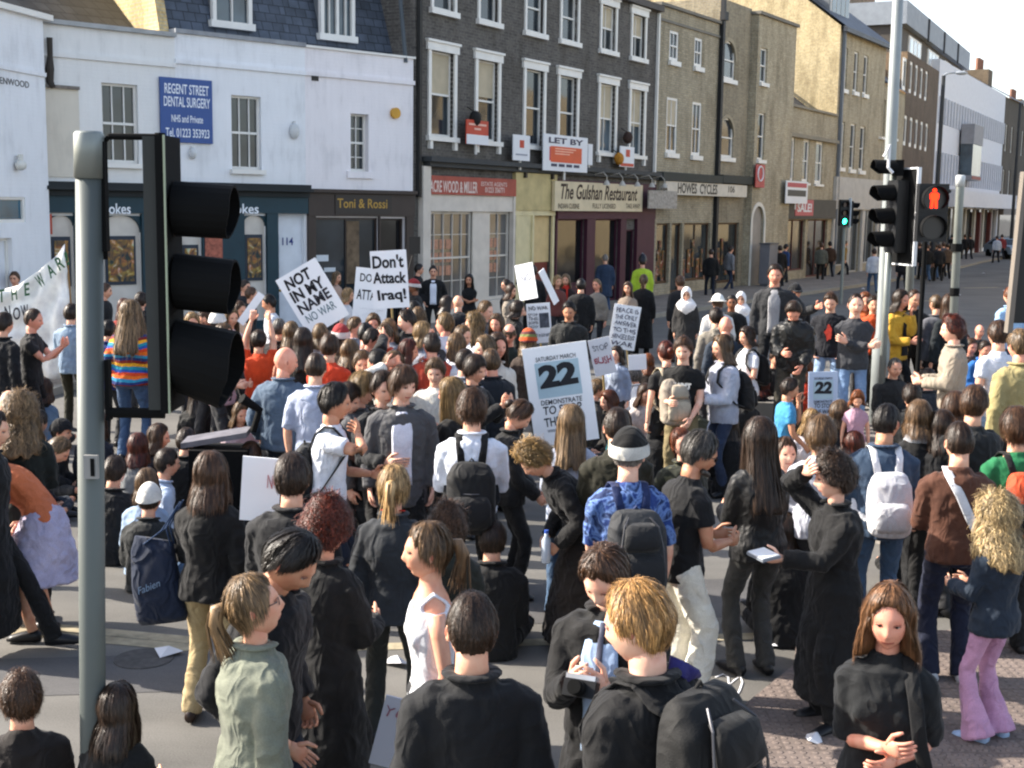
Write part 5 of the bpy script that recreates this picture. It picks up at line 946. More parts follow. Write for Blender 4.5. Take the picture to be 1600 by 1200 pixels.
    for (sgn, sh, el, wr, a) in ARMJ:
        pts = [sh, sh.lerp(el, .35), sh.lerp(el, .75), el.lerp(sh, .06), el.lerp(wr, .2), el.lerp(wr, .55), el.lerp(wr, .88), wr]; slv = {'tee': .3, 'tank': 0, 'short': .62}.get(ttype, 1) if sleeve is None else sleeve; nc = 8 if slv >= 1 else {.8: 6, .62: 4, .3: 2}.get(slv, 0); b.loft(sc(pts), sr([(q[0]*(.74 if i < nc-1 else 1), q[1]*(.74 if i < nc-1 else 1)) for i, q in enumerate(armr)]), (0, 1, .2), seg if det != 'f' else 7)
        dv = (wr-el).normalized(); hang = isinstance(a, str) and a in ('down', 'side', 'pocket', 'hip'); th_h = Vector((0, -1, 0)) if hang else Vector((0, -.25, 1))
        if abs(dv.z) > .8 and not hang: th_h = Vector((-sgn, -.6, 0))
        th_ = (th_h-th_h.dot(dv)*dv).normalized(); nn = th_.cross(dv)*(-sgn); hand(b, wr*K, dv, th_, nn, (.9 if fem else 1.0)*K*1.04*(.85 if kid else 1), det, .55 if not (isinstance(a, str) and a in ('out', 'up', 'brow', 'point')) else .2)
    for (sgn, hp, kn, an) in LEGJ:
        b.loft(sc([hp, hp.lerp(kn, .4), hp.lerp(kn, .85), kn, kn.lerp(an, .25), kn.lerp(an, .6), an]), sr([r_*(.72 if ltype not in ('skirt', 'shorts') else 1) for r_ in (.085, .074, .058, .053, .055, .044, .036)]), (1, 0, 0), max(7, seg-3))
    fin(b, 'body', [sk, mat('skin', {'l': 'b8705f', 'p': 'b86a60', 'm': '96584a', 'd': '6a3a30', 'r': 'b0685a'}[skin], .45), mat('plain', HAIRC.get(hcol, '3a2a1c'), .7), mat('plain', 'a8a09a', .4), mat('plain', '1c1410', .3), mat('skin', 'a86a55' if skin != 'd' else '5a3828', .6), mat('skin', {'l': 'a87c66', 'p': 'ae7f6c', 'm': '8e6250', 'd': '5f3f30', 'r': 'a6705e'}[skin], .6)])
    # ---- clothing
    vox, _ = _det[det]
    def cloth(bb, name, m, v=None, disp=.012):
        o = fin(bb, name, m); md = o.modifiers.new('r', 'REMESH'); md.mode = 'VOXEL'; md.voxel_size = (v or vox); md.use_smooth_shade = True
        sm = o.modifiers.new('s', 'SMOOTH'); sm.iterations = {'n': 6, 'm': 4, 'f': 2}[det]; sm.factor = .5
        if det != 'f' and disp:
            t = CLOUD[rg.randrange(3)]; dm = o.modifiers.new('d', 'DISPLACE'); dm.texture = t; dm.texture_coords = 'GLOBAL'; dm.strength = disp*2.5; dm.mid_level = .5
            t2 = CLOUD[3+rg.randrange(2)]; dm = o.modifiers.new('d2', 'DISPLACE'); dm.texture = t2; dm.texture_coords = 'GLOBAL'; dm.strength = disp*1.5; dm.mid_level = .5
        return o
    def cm(col, **kw):
        hx = CL.get(col, col); dd = dict(top[2]) if len(top) > 2 else {}; dd.update(kw); return mat('cloth', hx, dd.pop('rough', .85), **dd)
    TT = {'tee': (.014, -.10, .30), 'tank': (.008, -.06, 0), 'shirt': (.017, -.12, 1), 'jumper': (.022, -.08, 1), 'jacket': (.032, -.12, 1), 'fleece': (.034, -.10, 1), 'coat': (.036, -.42, 1), 'longcoat': (.036, -.72, 1), 'blazer': (.028, -.22, 1), 'hoodie': (.028, -.10, 1), 'short': (.016, -.08, .62)}[ttype]
    e, hem, sl = TT; sl = sleeve if sleeve is not None else sl; bb = MB(); P_, R_ = [], []
    if hem < -.12 and pose in ('stand', 'walk', 'bend'):
        for o in (hem, hem*.66-.04, hem*.33-.06):
            q = T(-.10); q2 = Vector((q.x, q.y*(1 if pose != 'bend' else .3), pz+o)); fl = 1+(-o)*.38; P_.append(q2); R_.append(((.165+e)*fl, (.125+e)*fl))
    else: P_.append(T(max(hem, -.12))); R_.append((W_[1][0]+e+.004, W_[1][1]+e+.004))
    for o, w_ in zip(offs, W_):
        if o < -.04 and o <= max(hem, -.12)+.02 or (hem < -.12 and o < -.06 and pose in ('stand', 'walk')): continue
        if o > (.50 if ttype not in ('tank',) else .44): break
        P_.append(T(o)); R_.append((w_[0]+e, w_[1]+e))
    bb.loft(sc(P_), sr(R_), (1, 0, 0), 18, power=2.25)
    if ttype == 'tank':
        for sgn in (1, -1): bb.loft(sc([T(.36, sgn*.085, .085), T(.46, sgn*.085, .06), T(.505, sgn*.08, .0), T(.46, sgn*.085, -.065), T(.36, sgn*.08, -.09)]), sr([(.03, .012)]*5), (1, 0, 0), 8)
    else: bb.loft(sc([T(.44), T(.50), T(.535)]), sr([(W_[9][0]+e*.6, W_[9][1]+e*.6), (W_[10][0]+e*.8, W_[10][1]+e*.8), (W_[11][0]+e*.5+.004, W_[11][1]+e*.5+.004)]), (1, 0, 0), 14)
    if fem and pose != 'bend':
        for sgn in (1, -1): bb.sphere(tuple(T(.30, sgn*.07, .075+e*.6)*K), (.055*K, .05*K, .055*K), 10, 8)
    if sl > 0:
        for (sgn, sh, el, wr, a) in ARMJ:
            full = [(T(.41, sgn*sw*.5), .062), (T(.43, sgn*sw*.82), .058), (sh.lerp(el, .06), .055), (sh.lerp(el, .4), .053), (sh.lerp(el, .8), .047), (el, .046), (el.lerp(wr, .4), .043), (el.lerp(wr, .8), .037), (el.lerp(wr, .97), .034)]
            cut = {1: 9, .8: 7, .62: 6, .3: 4}.get(sl, 9); full = full[:cut]; bb.loft(sc([q for q, _ in full]), [(r_*af+e*.8)*K for _, r_ in full], (0, 1, .2), 12)
            if cut == 4: bb.loft(sc([sh.lerp(el, .3), sh.lerp(el, .55)]), [(.053*af+e)*K, (.052*af+e*1.2)*K], (0, 1, .2), 12)
    open_ = ttype in ('jacket', 'blazer', 'coat', 'longcoat', 'hoodie') and inner
    cloth(bb, {'tee': 't_shirt', 'tank': 'vest_top', 'shirt': 'shirt', 'jumper': 'jumper', 'jacket': 'jacket', 'fleece': 'fleece', 'coat': 'coat', 'longcoat': 'long_coat', 'blazer': 'blazer', 'hoodie': 'hooded_top', 'short': 'short_sleeved_top'}[ttype], cm(tcol), disp={'tank': .004, 'tee': .008, 'shirt': .011}.get(ttype, .013))
    if ttype in ('jacket', 'fleece', 'blazer', 'coat', 'longcoat', 'shirt') and det != 'f' or ttype == 'hoodie':   # collar or hood
        bb = MB(); n_ = 16; pts = []; rad = []
        if ttype == 'hoodie':
            bb.loft(sc([T(.53, x*.075, -.05-.045*math.cos(x*1.4)) for x in (-1.1, -.6, 0, .6, 1.1)]), sr([(.02, .03), (.034, .05), (.04, .06), (.034, .05), (.02, .03)]), (0, 0, 1), 10)
            bb.loft(sc([T(.50, 0, -.10), T(.44, 0, -.13), T(.38, 0, -.125)]), sr([(.08, .03), (.10, .04), (.03, .02)]), (1, 0, 0), 10); cloth(bb, 'hood', cm(tcol), disp=.006)
        else:
            for k_ in range(n_+1):
                a = R(35)+R(290)*k_/n_-R(0); q = T(.535, math.sin(a)*(W_[11][0]+.024), math.cos(a)*(W_[11][1]+.020)-.0); pts.append(q); rad.append((.011, .027 if ttype != 'shirt' else .02))
            bb.loft(sc(pts), sr(rad), (0, .0, 1.0) if False else (.0001, 0, 1), 8); bb2 = fin(bb, 'collar', cm(tcol))
    if inner:     # strip of shirt seen in the open front
        bb = MB(); z0_ = -.05 if ttype != 'longcoat' else -.3; pts = [T(o, 0, W_[j][1]+e*.92) for o, j in ((.50, 10), (.44, 9), (.36, 7), (.24, 6), (.12, 4), (0, 2), (z0_, 1))]; ww = [.036, .066, .078, .076, .072, .074, .078]
        for i, q in enumerate(pts): q += Vector((0, -.004, 0))
        bb.loft(sc(pts), [(w_*K, .008*K) for w_ in ww], (1, 0, 0), 10); fin(bb, 'shirt_front', mat('cloth', CL.get(inner, inner), .85, fold=.3))
        if tie:
            bb = MB(); pts2 = [q+Vector((0, -.011, 0)) for q in pts[:6]]; bb.loft(sc(pts2), [(w_*K, .004*K) for w_ in (.010, .012, .014, .016, .018, .014)], (1, 0, 0), 8); fin(bb, 'tie', mat('cloth', '4a4d60', .6))
    if ttype == 'tee' and print_:
        bb = MB(); bb.loft(sc([T(o, 0, W_[j][1]+e+.010) for o, j in ((.40, 8), (.33, 7), (.26, 6))]), [(.085*K, .004*K)]*3, (1, 0, 0), 8); fin(bb, 'printed_panel', mat('poster', CL.get(print_, print_), .7))
    # ---- legs
    lm = mat('cloth', CL.get(lcol, lcol), .85, fold=.7)
    bb = MB()
    if ltype in ('trousers', 'jeans', 'flares', 'baggy', 'shorts'):
        bb.loft(sc([T(.08), T(.02), T(-.05), T(-.11)]), sr([(W_[4][0]+.012, W_[4][1]+.012), (W_[2][0]+.012, W_[2][1]+.012), (W_[1][0]+.014, W_[1][1]+.016), (.13, .10)]), (1, 0, 0), 16)
        wid = {'trousers': (.094, .082, .068, .064, .066, .068), 'jeans': (.090, .076, .062, .058, .060, .062), 'flares': (.090, .074, .060, .072, .098, .125), 'baggy': (.102, .096, .088, .086, .088, .092), 'shorts': (.1, .09, .08, .08, .08, .08)}[ltype]
        for (sgn, hp, kn, an) in LEGJ:
            end = an+Vector((0, 0, -.035)) if pose in ('stand', 'walk', 'bend') else an
            bb.loft(sc([hp+Vector((0, 0, .02)), hp.lerp(kn, .4), hp.lerp(kn, .9), kn.lerp(end, .3), kn.lerp(end, .7), end]), [w_*K*(.95 if kid else 1) for w_ in wid], (1, 0, 0), 12)
        cloth(bb, 'trousers' if ltype != 'jeans' else 'jeans', lm, disp=.010)
    elif ltype in ('skirt', 'longskirt'):
        zb = .10 if ltype == 'longskirt' else .48; y0 = LEGJ[0][3].y*.5+LEGJ[1][3].y*.5; bb.loft(sc([T(.08), T(0), T(-.08), Vector((0, y0*.5, (pz-.1)*.55+zb*.45)), Vector((0, y0, zb))]), sr([(.14, .105), (.19, .14), (.21, .17), (.27, .25), (.34, .32)]), (1, 0, 0), 18); cloth(bb, 'skirt', lm, disp=.02)
    # shoes
    shm = mat('plain', CL.get(shoes, shoes), .4)
    for (sgn, hp, kn, an) in LEGJ:
        fd = Vector((sgn*.18, -1, 0)).normalized() if pose != 'kneel' else Vector((0, .3, -1)).normalized(); bb = MB(); z_ = an.z-.045
        if pose in ('sit', 'cross'): pts = [(an-fd*.05)+Vector((0, 0, -.02)), an+Vector((0, 0, -.01)), an+fd*.08+Vector((0, 0, .0)), an+fd*.15+Vector((0, 0, -.01)), an+fd*.19+Vector((0, 0, -.02))]
        else: pts = [(an-fd*.065)+Vector((0, 0, -.045)), an+Vector((0, 0, -.035))-fd*.02, an+fd*.07+Vector((0, 0, -.045)), an+fd*.14+Vector((0, 0, -.055)), an+fd*.185+Vector((0, 0, -.062))]
        bb.loft(sc(pts), sr([(.032, .036), (.04, .05), (.042, .04), (.045, .03), (.032, .02)]), up_from(fd), 10); V = np.concatenate(bb.v); V[:, 2] = np.maximum(V[:, 2], .004); bb.v = [V]; fin(bb, 'shoe', shm)
    # ---- hair and hats
    HM_ = Matrix.Translation(hc*K) @ HR
    def on_head(bb, name, m, kk=1.0, smooth=True):
        o = bb.build(name, m, root, smooth); o.matrix_local = HM_; return o
    nt2 = {'n': 4200, 'm': 1000, 'f': 160}[det]
    if loc.y < 8: nt2 = 8500
    if hstyle in ('long', 'vlong', 'curlylong') and det == 'n': nt2 = int(nt2*1.5)
    if hstyle != 'bald' and hat not in ('hijab',):
        on_head(hair_geo(hstyle, seed, nt2, hk*K), 'hair', mat('hair', HAIRC.get(hcol, hcol), .42))
    kk = hk*K
    if beard:
        bb = MB(); pts = [(math.sin(a)*.070*kk, -math.cos(a)*.082*kk-.004, (-.075-.02*math.cos(a))*kk) for a in np.linspace(-1.25, 1.25, 13)]; bb.loft(pts, [(.016*kk, .022*kk)]*13, (0, 0, 1), 8); on_head(bb, 'beard', mat('hair', HAIRC.get(beard, beard), .5))
    def dome(t, ang_f, ang_b, nr=9, npn=28, rim=0.0, z0=0.0, kz=1.0):
        V, F = [], []
        for i in range(nr+1):
            for j in range(npn):
                p_ = 2*math.pi*j/npn-math.pi; am = R(ang_f+(ang_b-ang_f)*(1-math.cos(p_))/2); th = am*i/nr; D = head_dir(th, p_); q = D*np.array([HA+t, HB+t, (HC+t)*kz])+np.array([0, .004, z0])
                if i == nr: q = q+np.array([D[0], D[1], 0])*rim
                V.append(tuple(q*kk))
        F = [(i*npn+j, i*npn+(j+1) % npn, (i+1)*npn+(j+1) % npn, (i+1)*npn+j) for i in range(nr) for j in range(npn)]; q = MB(); q.add(V, F); return q
    if hat:
        hcx = {'beanie': 'woolly_hat', 'woolly': 'woolly_hat', 'cap': 'cap', 'whitecap': 'cap', 'hijab': 'headscarf', 'police': 'helmet', 'kufi': 'woolly_hat', 'redhat': 'woolly_hat', 'sunhat': 'sun_hat'}[hat]
        if hat in ('beanie', 'woolly', 'kufi', 'redhat', 'whitecap'):
            colr = {'beanie': ('cloth', '141416', .9, {}), 'kufi': ('cloth', 'd8d4cc', .9, {}), 'whitecap': ('cloth', 'dcdad4', .9, {}), 'redhat': ('cloth', '8a2a2c', .9, {}), 'woolly': ('cloth', 'b04a22', .95, dict(pat='beanie', c2='6a7040', c3='5a3030'))}[hat]
            o = on_head(dome(.030 if hat != 'kufi' else .018, 70, 98, rim=.004, kz=1.04), hcx, mat(colr[0], colr[1], colr[2], **colr[3]))
            if hat == 'beanie':
                bb = dome(.036, 74, 101, nr=12); V = np.concatenate(bb.v); bb2 = MB(); n0 = 28; bb2.add(V[9*n0:], [(i*n0+j, i*n0+(j+1) % n0, (i+1)*n0+(j+1) % n0, (i+1)*n0+j) for i in range(3) for j in range(n0)]); q = bb2.build('hat_band', mat('cloth', 'b8b6b0', .9), o, True)
            if hat == 'redhat':
                bb = dome(.036, 74, 101, nr=12); V = np.concatenate(bb.v); bb2 = MB(); n0 = 28; bb2.add(V[9*n0:], [(i*n0+j, i*n0+(j+1) % n0, (i+1)*n0+(j+1) % n0, (i+1)*n0+j) for i in range(3) for j in range(n0)]); bb2.build('hat_band', mat('cloth', 'c8c0bc', .9), o, True)
        elif hat == 'cap':
            o = on_head(dome(.026, 68, 92), 'cap', mat('cloth', '1a1d24', .9)); bb = MB(); bb.loft(np.array([(0, -.085, .052), (0, -.13, .045), (0, -.165, .035)])*kk, [(.075*kk, .006), (.065*kk, .005), (.035*kk, .004)], (1, 0, 0), 12); bb.build('peak', mat('cloth', '1a1d24', .9), o, True)
        elif hat == 'sunhat':
            o = on_head(dome(.030, 74, 84, kz=1.0), 'sun_hat', mat('cloth', 'dedcd6', .9)); q = MB(); n0 = 28; V = []
            for rr_, zz_ in ((1.0, .035), (1.45, .02)):
                for j in range(n0): a = 2*math.pi*j/n0; V.append((math.cos(a)*(HA+.03)*rr_*kk, math.sin(a)*(HB+.03)*rr_*kk, zz_*kk))
            q.add(V, [(j, (j+1) % n0, n0+(j+1) % n0, n0+j) for j in range(n0)]); q.build('brim', mat('cloth', 'dedcd6', .9), o, True)
        elif hat == 'police':
            o = on_head(dome(.032, 72, 88, kz=1.42), 'helmet', mat('plain', '12141c', .4)); bb = MB(); bb.sphere((0, 0, (HC*1.42+.045)*kk), .014*kk, 10, 8); bb.sphere((0, -.115*kk, .10*kk), (.022*kk, .008, .03*kk), 10, 8); bb.build('badge', mat('plain', 'd0d4da', .2, metal=.8), o, True)
        elif hat == 'hijab':
            S_ = {'white': 'e6e2e2', 'black': '1a1a1e'}[hcol if hcol in ('white', 'black') else 'white']; m_ = mat('cloth', S_, .85, fold=.5); V, F = [], []; npn = 32; rows = 14
            for i in range(rows+1):
                f = i/rows
                for j in range(npn):
                    p_ = 2*math.pi*j/npn-math.pi; A_ = abs(math.degrees(p_)); mx = np.interp(A_, [0, 30, 48, 62, 180], [46, 54, 96, 142, 120]); D = head_dir(R(mx)*f, p_); q = D*np.array([HA+.020, HB+.020, HC+.018])+np.array([0, .004, 0])
                    if D[2] < -.2 and A_ > 60: q[:2] *= 1.05
                    V.append(tuple(q*kk))
            F = [(i*npn+j, i*npn+(j+1) % npn, (i+1)*npn+(j+1) % npn, (i+1)*npn+j) for i in range(rows) for j in range(npn)]; q = MB(); q.add(V, F); o = on_head(q, 'headscarf', m_)
            bb = MB(); hp0 = hc-nt_; bb.loft(sc([hc+Vector((0, -.015, -.085)), T(.58), T(.52, 0, .01), T(.46, 0, .02), T(.36, 0, .035), T(.24, 0, .07)]), sr([(.080, .090), (.10, .105), (.165, .145), (.205, .170), (.165, .155), (.05, .07)]), (1, 0, 0), 18); q = fin(bb, 'scarf_drape', m_)
    if scarf:
        bb = MB(); bb.loft(sc([T(.49), T(.53), T(.565), T(.59)]), sr([(.11, .10), (.105, .10), (.10, .098), (.08, .08)]), (1, 0, 0), 16); bb.loft(sc([T(.54, .05, .09), T(.42, .05, .15), T(.25, .055, .16)]), sr([(.04, .02), (.045, .016), (.045, .014)]), (1, 0, 0), 8); cloth(bb, 'scarf', mat('cloth', CL.get(scarf, scarf), .9), disp=.01)
    if glasses:
        bb = MB()
        for sgn in (1, -1):
            c = np.array([(sgn*.032+math.cos(a)*.020, -.094-.001*math.sin(a), .003+math.sin(a)*.014) for a in np.linspace(0, 2*math.pi, 13)])*kk; bb.loft(c, [.0016*kk]*13, (0, 1, 0), 4, 0, False); bb.loft(np.array([(sgn*.05, -.09, .006), (sgn*.078, -.04, .006), (sgn*.083, .01, .004)])*kk, [.0018*kk]*3, (0, 0, 1), 4)
        bb.loft(np.array([(-.012, -.096, .006), (.012, -.096, .006)])*kk, [.0016*kk]*2, (0, 0, 1), 4); o = on_head(bb, 'glasses', mat('plain', '1a1a1c', .3))
        if glasses == 'sun':
            bb = MB(); 
            for sgn in (1, -1): bb.sphere((sgn*.032*kk, -.094*kk, .003*kk), (.019*kk, .003*kk, .013*kk), 10, 6)
            bb.build('lens', GLASS, o)
    info = dict(root=root, T=T, K=K, e=e, W=W_, arms=ARMJ, loc=loc, fr=fr, hc=hc, sw=sw, HM=HM_, kk=kk)
    if key: PEOPLE[key] = info
    return info
def hand(b, w, d, th, n, k, det, curl=.5):
    """palm, four unequal bent fingers and a thumb leaving the side of the palm; d along the forearm, th to the thumb side, n out of the palm"""
    w, d, th, n = Vector(w), Vector(d), Vector(th), Vector(n); sg = 6 if det == 'n' else 5
    b.loft([w-d*.012*k, w+d*.02*k, w+d*.055*k, w+d*.088*k], [(.026*k, .018*k), (.034*k, .017*k), (.041*k, .015*k), (.038*k, .012*k)], tuple(th), 10 if det == 'n' else 7)
    if det == 'f': b.loft([w+d*.08*k, w+d*.12*k+n*.02*k, w+d*.14*k+n*.045*k], [(.036*k, .011*k), (.03*k, .01*k), (.018*k, .008*k)], tuple(th), 6); b.loft([w+d*.02*k+th*.03*k, w+d*.05*k+th*.05*k+n*.01*k, w+d*.08*k+th*.05*k+n*.02*k], [.011*k, .01*k, .007*k], tuple(n), 5); return
    for i, (ln, x) in enumerate(zip((.072, .080, .075, .060), (.030, .010, -.010, -.029))):
        p = w+d*.084*k+th*x*k; a = R(10+8*i)*curl*2; P_ = [p-d*.01*k, p]; dd = d.copy()
        for q, sgm in enumerate((.42, .32, .26)):
            a += R((14, 42, 30)[q])*curl*1.3; v = d*math.cos(a)+n*math.sin(a)+th*(x*1.2); P_.append(P_[-1]+v.normalized()*ln*sgm*k)
        b.loft(P_, [.0092*k, .0095*k, .0088*k, .008*k, .0055*k], tuple(th), sg)
    p = w+d*.025*k+th*.026*k; v1 = (th*.75+d*.62+n*.25).normalized(); v2 = (th*.25+d*.9+n*.35).normalized(); b.loft([p-v1*.01*k, p+v1*.012*k, p+v1*.045*k, p+v1*.045*k+v2*.03*k, p+v1*.045*k+v2*.052*k], [.013*k, .0135*k, .011*k, .0098*k, .006*k], tuple(n), sg)
CLOUD = []
for i, sz in enumerate((.16, .22, .13, .06, .045)):
    t = bpy.data.textures.new('folds', 'CLOUDS'); t.noise_scale = sz; t.noise_depth = 2; t.noise_basis = ('BLENDER_ORIGINAL', 'ORIGINAL_PERLIN', 'IMPROVED_PERLIN', 'BLENDER_ORIGINAL', 'ORIGINAL_PERLIN')[i]; CLOUD.append(t)
# ---- things carried
def backpack(info, col, label, trim='1a1a1c', big=1.0, col2=None, drop=0.0, strapc=None, sag=0.0, type_='backpack', one=False):
    K, T, e, W_ = info['K'], info['T'], info['e'], info['W']; r = thing(type_, label, 'backpack', info['loc'], info['fr']); m = mat('cloth', CL.get(col, col), .75, fold=.5); o0 = .44-drop; b = MB()
    f = lambda o, x, y: tuple(T(o, x, -(W_[6][1]+e)-y)*K); H = .40*big
    rows = [(0, .02, .10, .03), (.05, .04, .125, .06), (.2, .07, .15, .085), (.5, .085, .155, .10), (.8, .095, .155, .105), (.96, .09, .145, .10), (1.0, .085, .12, .08)]
    P_ = [f(o0-H*t, 0, y*big) for t, y, _, _ in rows]; b.loft(P_, [(wx*big*K, wy*big*K) for _, _, wx, wy in rows], (1, 0, 0), 16, power=2.8); bag = b.build('bag', m, r, True)
    md = bag.modifiers.new('r', 'REMESH'); md.mode = 'VOXEL'; md.voxel_size = .016; md.use_smooth_shade = True; sm = bag.modifiers.new('s', 'SMOOTH'); sm.iterations = 3; dm = bag.modifiers.new('d', 'DISPLACE'); dm.texture = CLOUD[1]; dm.texture_coords = 'GLOBAL'; dm.strength = .03
    b = MB(); P_ = [f(o0-H*t, 0, (y+.085)*big) for t, y in ((.45, .08), (.55, .095), (.85, .105), (.93, .09))]; b.loft(P_, [(wx*big*K, wy*big*K) for wx, wy in ((.10, .02), (.12, .035), (.125, .04), (.10, .02))], (1, 0, 0), 12, power=2.8); b.build('pocket', mat('cloth', CL.get(col2 or col, col2 or col), .8, fold=.4), bag, True)
    if big > 1.1:
        b = MB(); b.loft([f(o0-H*t, 0, (y+.085)*big) for t, y in ((.10, .05), (.14, .085), (.34, .105), (.40, .095))], [(wx*big*K, wy*big*K) for wx, wy in ((.07, .012), (.085, .022), (.095, .026), (.085, .012))], (1, 0, 0), 12, power=2.8); b.build('top_pocket', mat('cloth', CL.get(col2 or col, col2 or col), .8, fold=.4), bag, True)
        for sg_ in (1, -1): b = MB(); b.loft([f(o0-H*t, sg_*x, (y+.088)*big) for t, x, y in ((.02, .06, .03), (.12, .10, .075), (.4, .125, .10), (.8, .13, .11))], [.005*K]*4, (1, 0, 0), 6); b.build('zip', mat('plain', '4a4a4e', .4, metal=.5), bag)
    if type_ == 'backpack':
        b = MB(); b.loft([f(o0-H*.40, x, (.095+.09*(1-(x/.13)**2)**.5)*big) for x in (-.125, -.08, 0, .08, .125)], [.004*K]*5, (0, 0, 1), 5); b.loft([f(o0-H*.62, x, (.15+.03)*big) for x in (-.09, 0, .09)], [.004*K]*3, (0, 0, 1), 5); b.build('zip', mat('plain', '5a5a5e', .4, metal=.5), bag)
        b = MB(); b.loft([f(o0+.0, -.03, .05), f(o0+.04, 0, .06), f(o0, .03, .05)], [.008*K]*3, (0, 1, 0), 6); b.build('grab_loop', mat('cloth', trim, .8), bag)
    for sgn in ((1,) if one else (1, -1)):
        b = MB(); y = -W_[6][1]-e; pts = [T(.40-drop*.6, sgn*.07, y-.015), T(.47, sgn*.085, -.085-e*.6), T(.525, sgn*.088, -.03), T(.52, sgn*.092, .035), T(.455, sgn*.10, .10+e*.5), T(.34, sgn*.125, W_[7][1]+e+.004), T(.22, sgn*(W_[5][0]+e)*.92, .06), T(.12-drop*.5, sgn*(W_[5][0]+e+.01), -.03), T(.08-drop*.6, sgn*.13, y-.02)]
        if one: pts = [T(.30, -.12, y-.02), T(.44, -.02, -.12-e), T(.535, .085, -.02), T(.44, .02, .12+e), T(.2, -.13, .10+e), T(.05, -.19, 0)]
        b.loft([tuple(q*K) for q in pts], [(.026*K, .006*K)]*len(pts), (1, 0, 0), 8, power=3); b.build('strap', mat('cloth', strapc or trim, .8), r, True)
    return r
big22 = None
def wobble(t, k):
    if not k: return
    me = t.data; co = np.empty(len(me.vertices)*3); me.vertices.foreach_get('co', co); co = co.reshape(-1, 3); sd = rs.uniform(0, 50)
    for q in co:
        a = mnoise.noise(Vector((q[0]*1.6+sd, q[1]*1.1, 0))); c_ = mnoise.noise(Vector((q[0]*2.1+sd+9, q[1]*1.3, 4))); e_ = mnoise.noise(Vector((q[0]*9, q[1]*9, sd))); q[0] += .17*a*k+.025*e_; q[1] += .20*c_*k+.025*e_
    me.vertices.foreach_set('co', co.ravel()); me.update()
def placard(c, w_, h_, roll, label, lines=(), yaw=0.0, pitch=0.0, col='eef0f4', stick=None, th=.012, bent=0.0, bordered=False, ink='15161c', stickcol='a08858', name='placard', draw=None):
    r = thing(name, label, 'placard', c, 0); M_ = Matrix.Rotation(R(yaw), 4, 'Z') @ Matrix.Rotation(R(pitch), 4, 'X') @ Matrix.Rotation(R(roll), 4, 'Y'); b = MB(); n = 8; V = []; F = []
    for yy in (0, th):
        for i in range(n+1):
            for z in (-h_/2, h_/2): x = -w_/2+w_*i/n; V.append((x, yy+bent*(x/w_*2)**2, z))
    q = 2*(n+1)
    for i in range(n): F += [(2*i, 2*i+2, 2*i+3, 2*i+1), (q+2*i+2, q+2*i, q+2*i+1, q+2*i+3), (2*i, q+2*i, q+2*i+2, 2*i+2), (2*i+1, 2*i+3, q+2*i+3, q+2*i+1)]
    F += [(0, 1, q+1, q), (2*n, q+2*n, q+2*n+1, 2*n+1)]; b.add(V, F); o = b.build('board', mat('plain', col, .7, var=.04), r); o.matrix_local = M_
    for (st, x, z, ww, hh, cc, off) in lines:
        t = text('lettering', st, 1.0, mat('plain', cc or ink, .6), o, offset=off, shear=rs.uniform(-.05, .12)); wobble(t, .0 if draw is big22 else 1.0); t.matrix_local = Matrix.Translation((x*w_, -.004, z*h_)) @ TM @ Matrix.Rotation(R(rs.uniform(-2, 2)), 4, 'Z') @ Matrix.Diagonal((ww*w_/max(.01, t['w']), hh*h_/max(.05, t['h']), 1, 1))
    if draw: draw(o, w_, h_)
    if stick:
        b = MB(); e_ = M_ @ Vector((0, th+.012, 0)); tgt = Vector(stick); b.loft([e_+(e_-tgt).normalized()*h_*.42, e_, tgt], [(.014, .009)]*3, (1, 0, 0), 6, power=4); b.build('stick', mat('plain', stickcol, .7), r)
    return r
rs = random.Random(5)
# ------------------------------------------------------------------ the crowd, nearest people first
J, JN, TR = 'jeans', 'jeans', 'trousers'
p = person
# foreground row
A1 = p(384, 897, 128, 'f', ('pony', 'light'), ('jacket', 'sage'), (JN, 'ddenim'), 'young woman with light brown ponytail, glasses and sage green jacket, back to camera', arms=('low', 'down'), yaw=-22, nod=-14, glasses=True, h=1.66, sleeve=.8)
A2 = p(482, 838, 70, 'm', ('short', 'black'), ('jacket', 'dnavy'), (JN, 'ddenim'), 'dark-haired man in navy zip jacket bending his head down to the right', arms='pocket', nod=38, yaw=6, h=1.78, lean=8, skin='m')
A3 = p(515, 782, 150, 'f', ('curly', 'auburn'), ('longcoat', 'black'), (TR, 'black'), 'woman with curly auburn hair in a long black coat, seen from behind', arms='front', h=1.68)
A4 = p(668, 815, 282, 'f', ('pony', 'midbrown'), ('tank', 'white'), (TR, 'dgrey'), 'bare-armed woman in white vest top and ponytail, in profile facing left', arms=('down', 'down'), h=1.68, nod=0, skin='l')
A5 = p(737, 927, 190, 'm', ('crop', 'dark'), ('blazer', '1d2026'), (TR, 'charcoal'), 'man with close-cropped dark hair in dark blazer, back to camera at bottom centre', arms='down', h=1.74, nod=2, bulk=.9)
A6 = p(936, 862, 338, 'm', ('short', 'brown'), ('blazer', 'black'), (TR, 'charcoal'), 'man in dark suit and tie looking down at the camera in his hands', arms='cam', nod=32, h=1.76, inner='lblue', skin='p', yaw=-8, tie=True)
A7 = p(985, 908, 222, 'm', ('short', '9c7648'), ('blazer', 'black'), (TR, 'black'), 'sandy blond man in black coat with large black backpack, bottom centre right', arms='down', h=1.86, nod=14, yaw=22, bulk=1.12, skin='p', key='blond')
A8 = p(1392, 915, 342, 'f', ('medium', '674830'), ('jumper', '23272c'), (JN, 'ddenim'), 'woman with shoulder-length auburn hair in dark jumper squinting, arms folded low, bottom right', arms=((.05, -.17, .13, (.25, .3, -1)), (-.02, -.20, .20, (.2, .2, -1))), bulk=.95, h=1.66, nod=8, sleeve=.62, skin='r', key='aub')
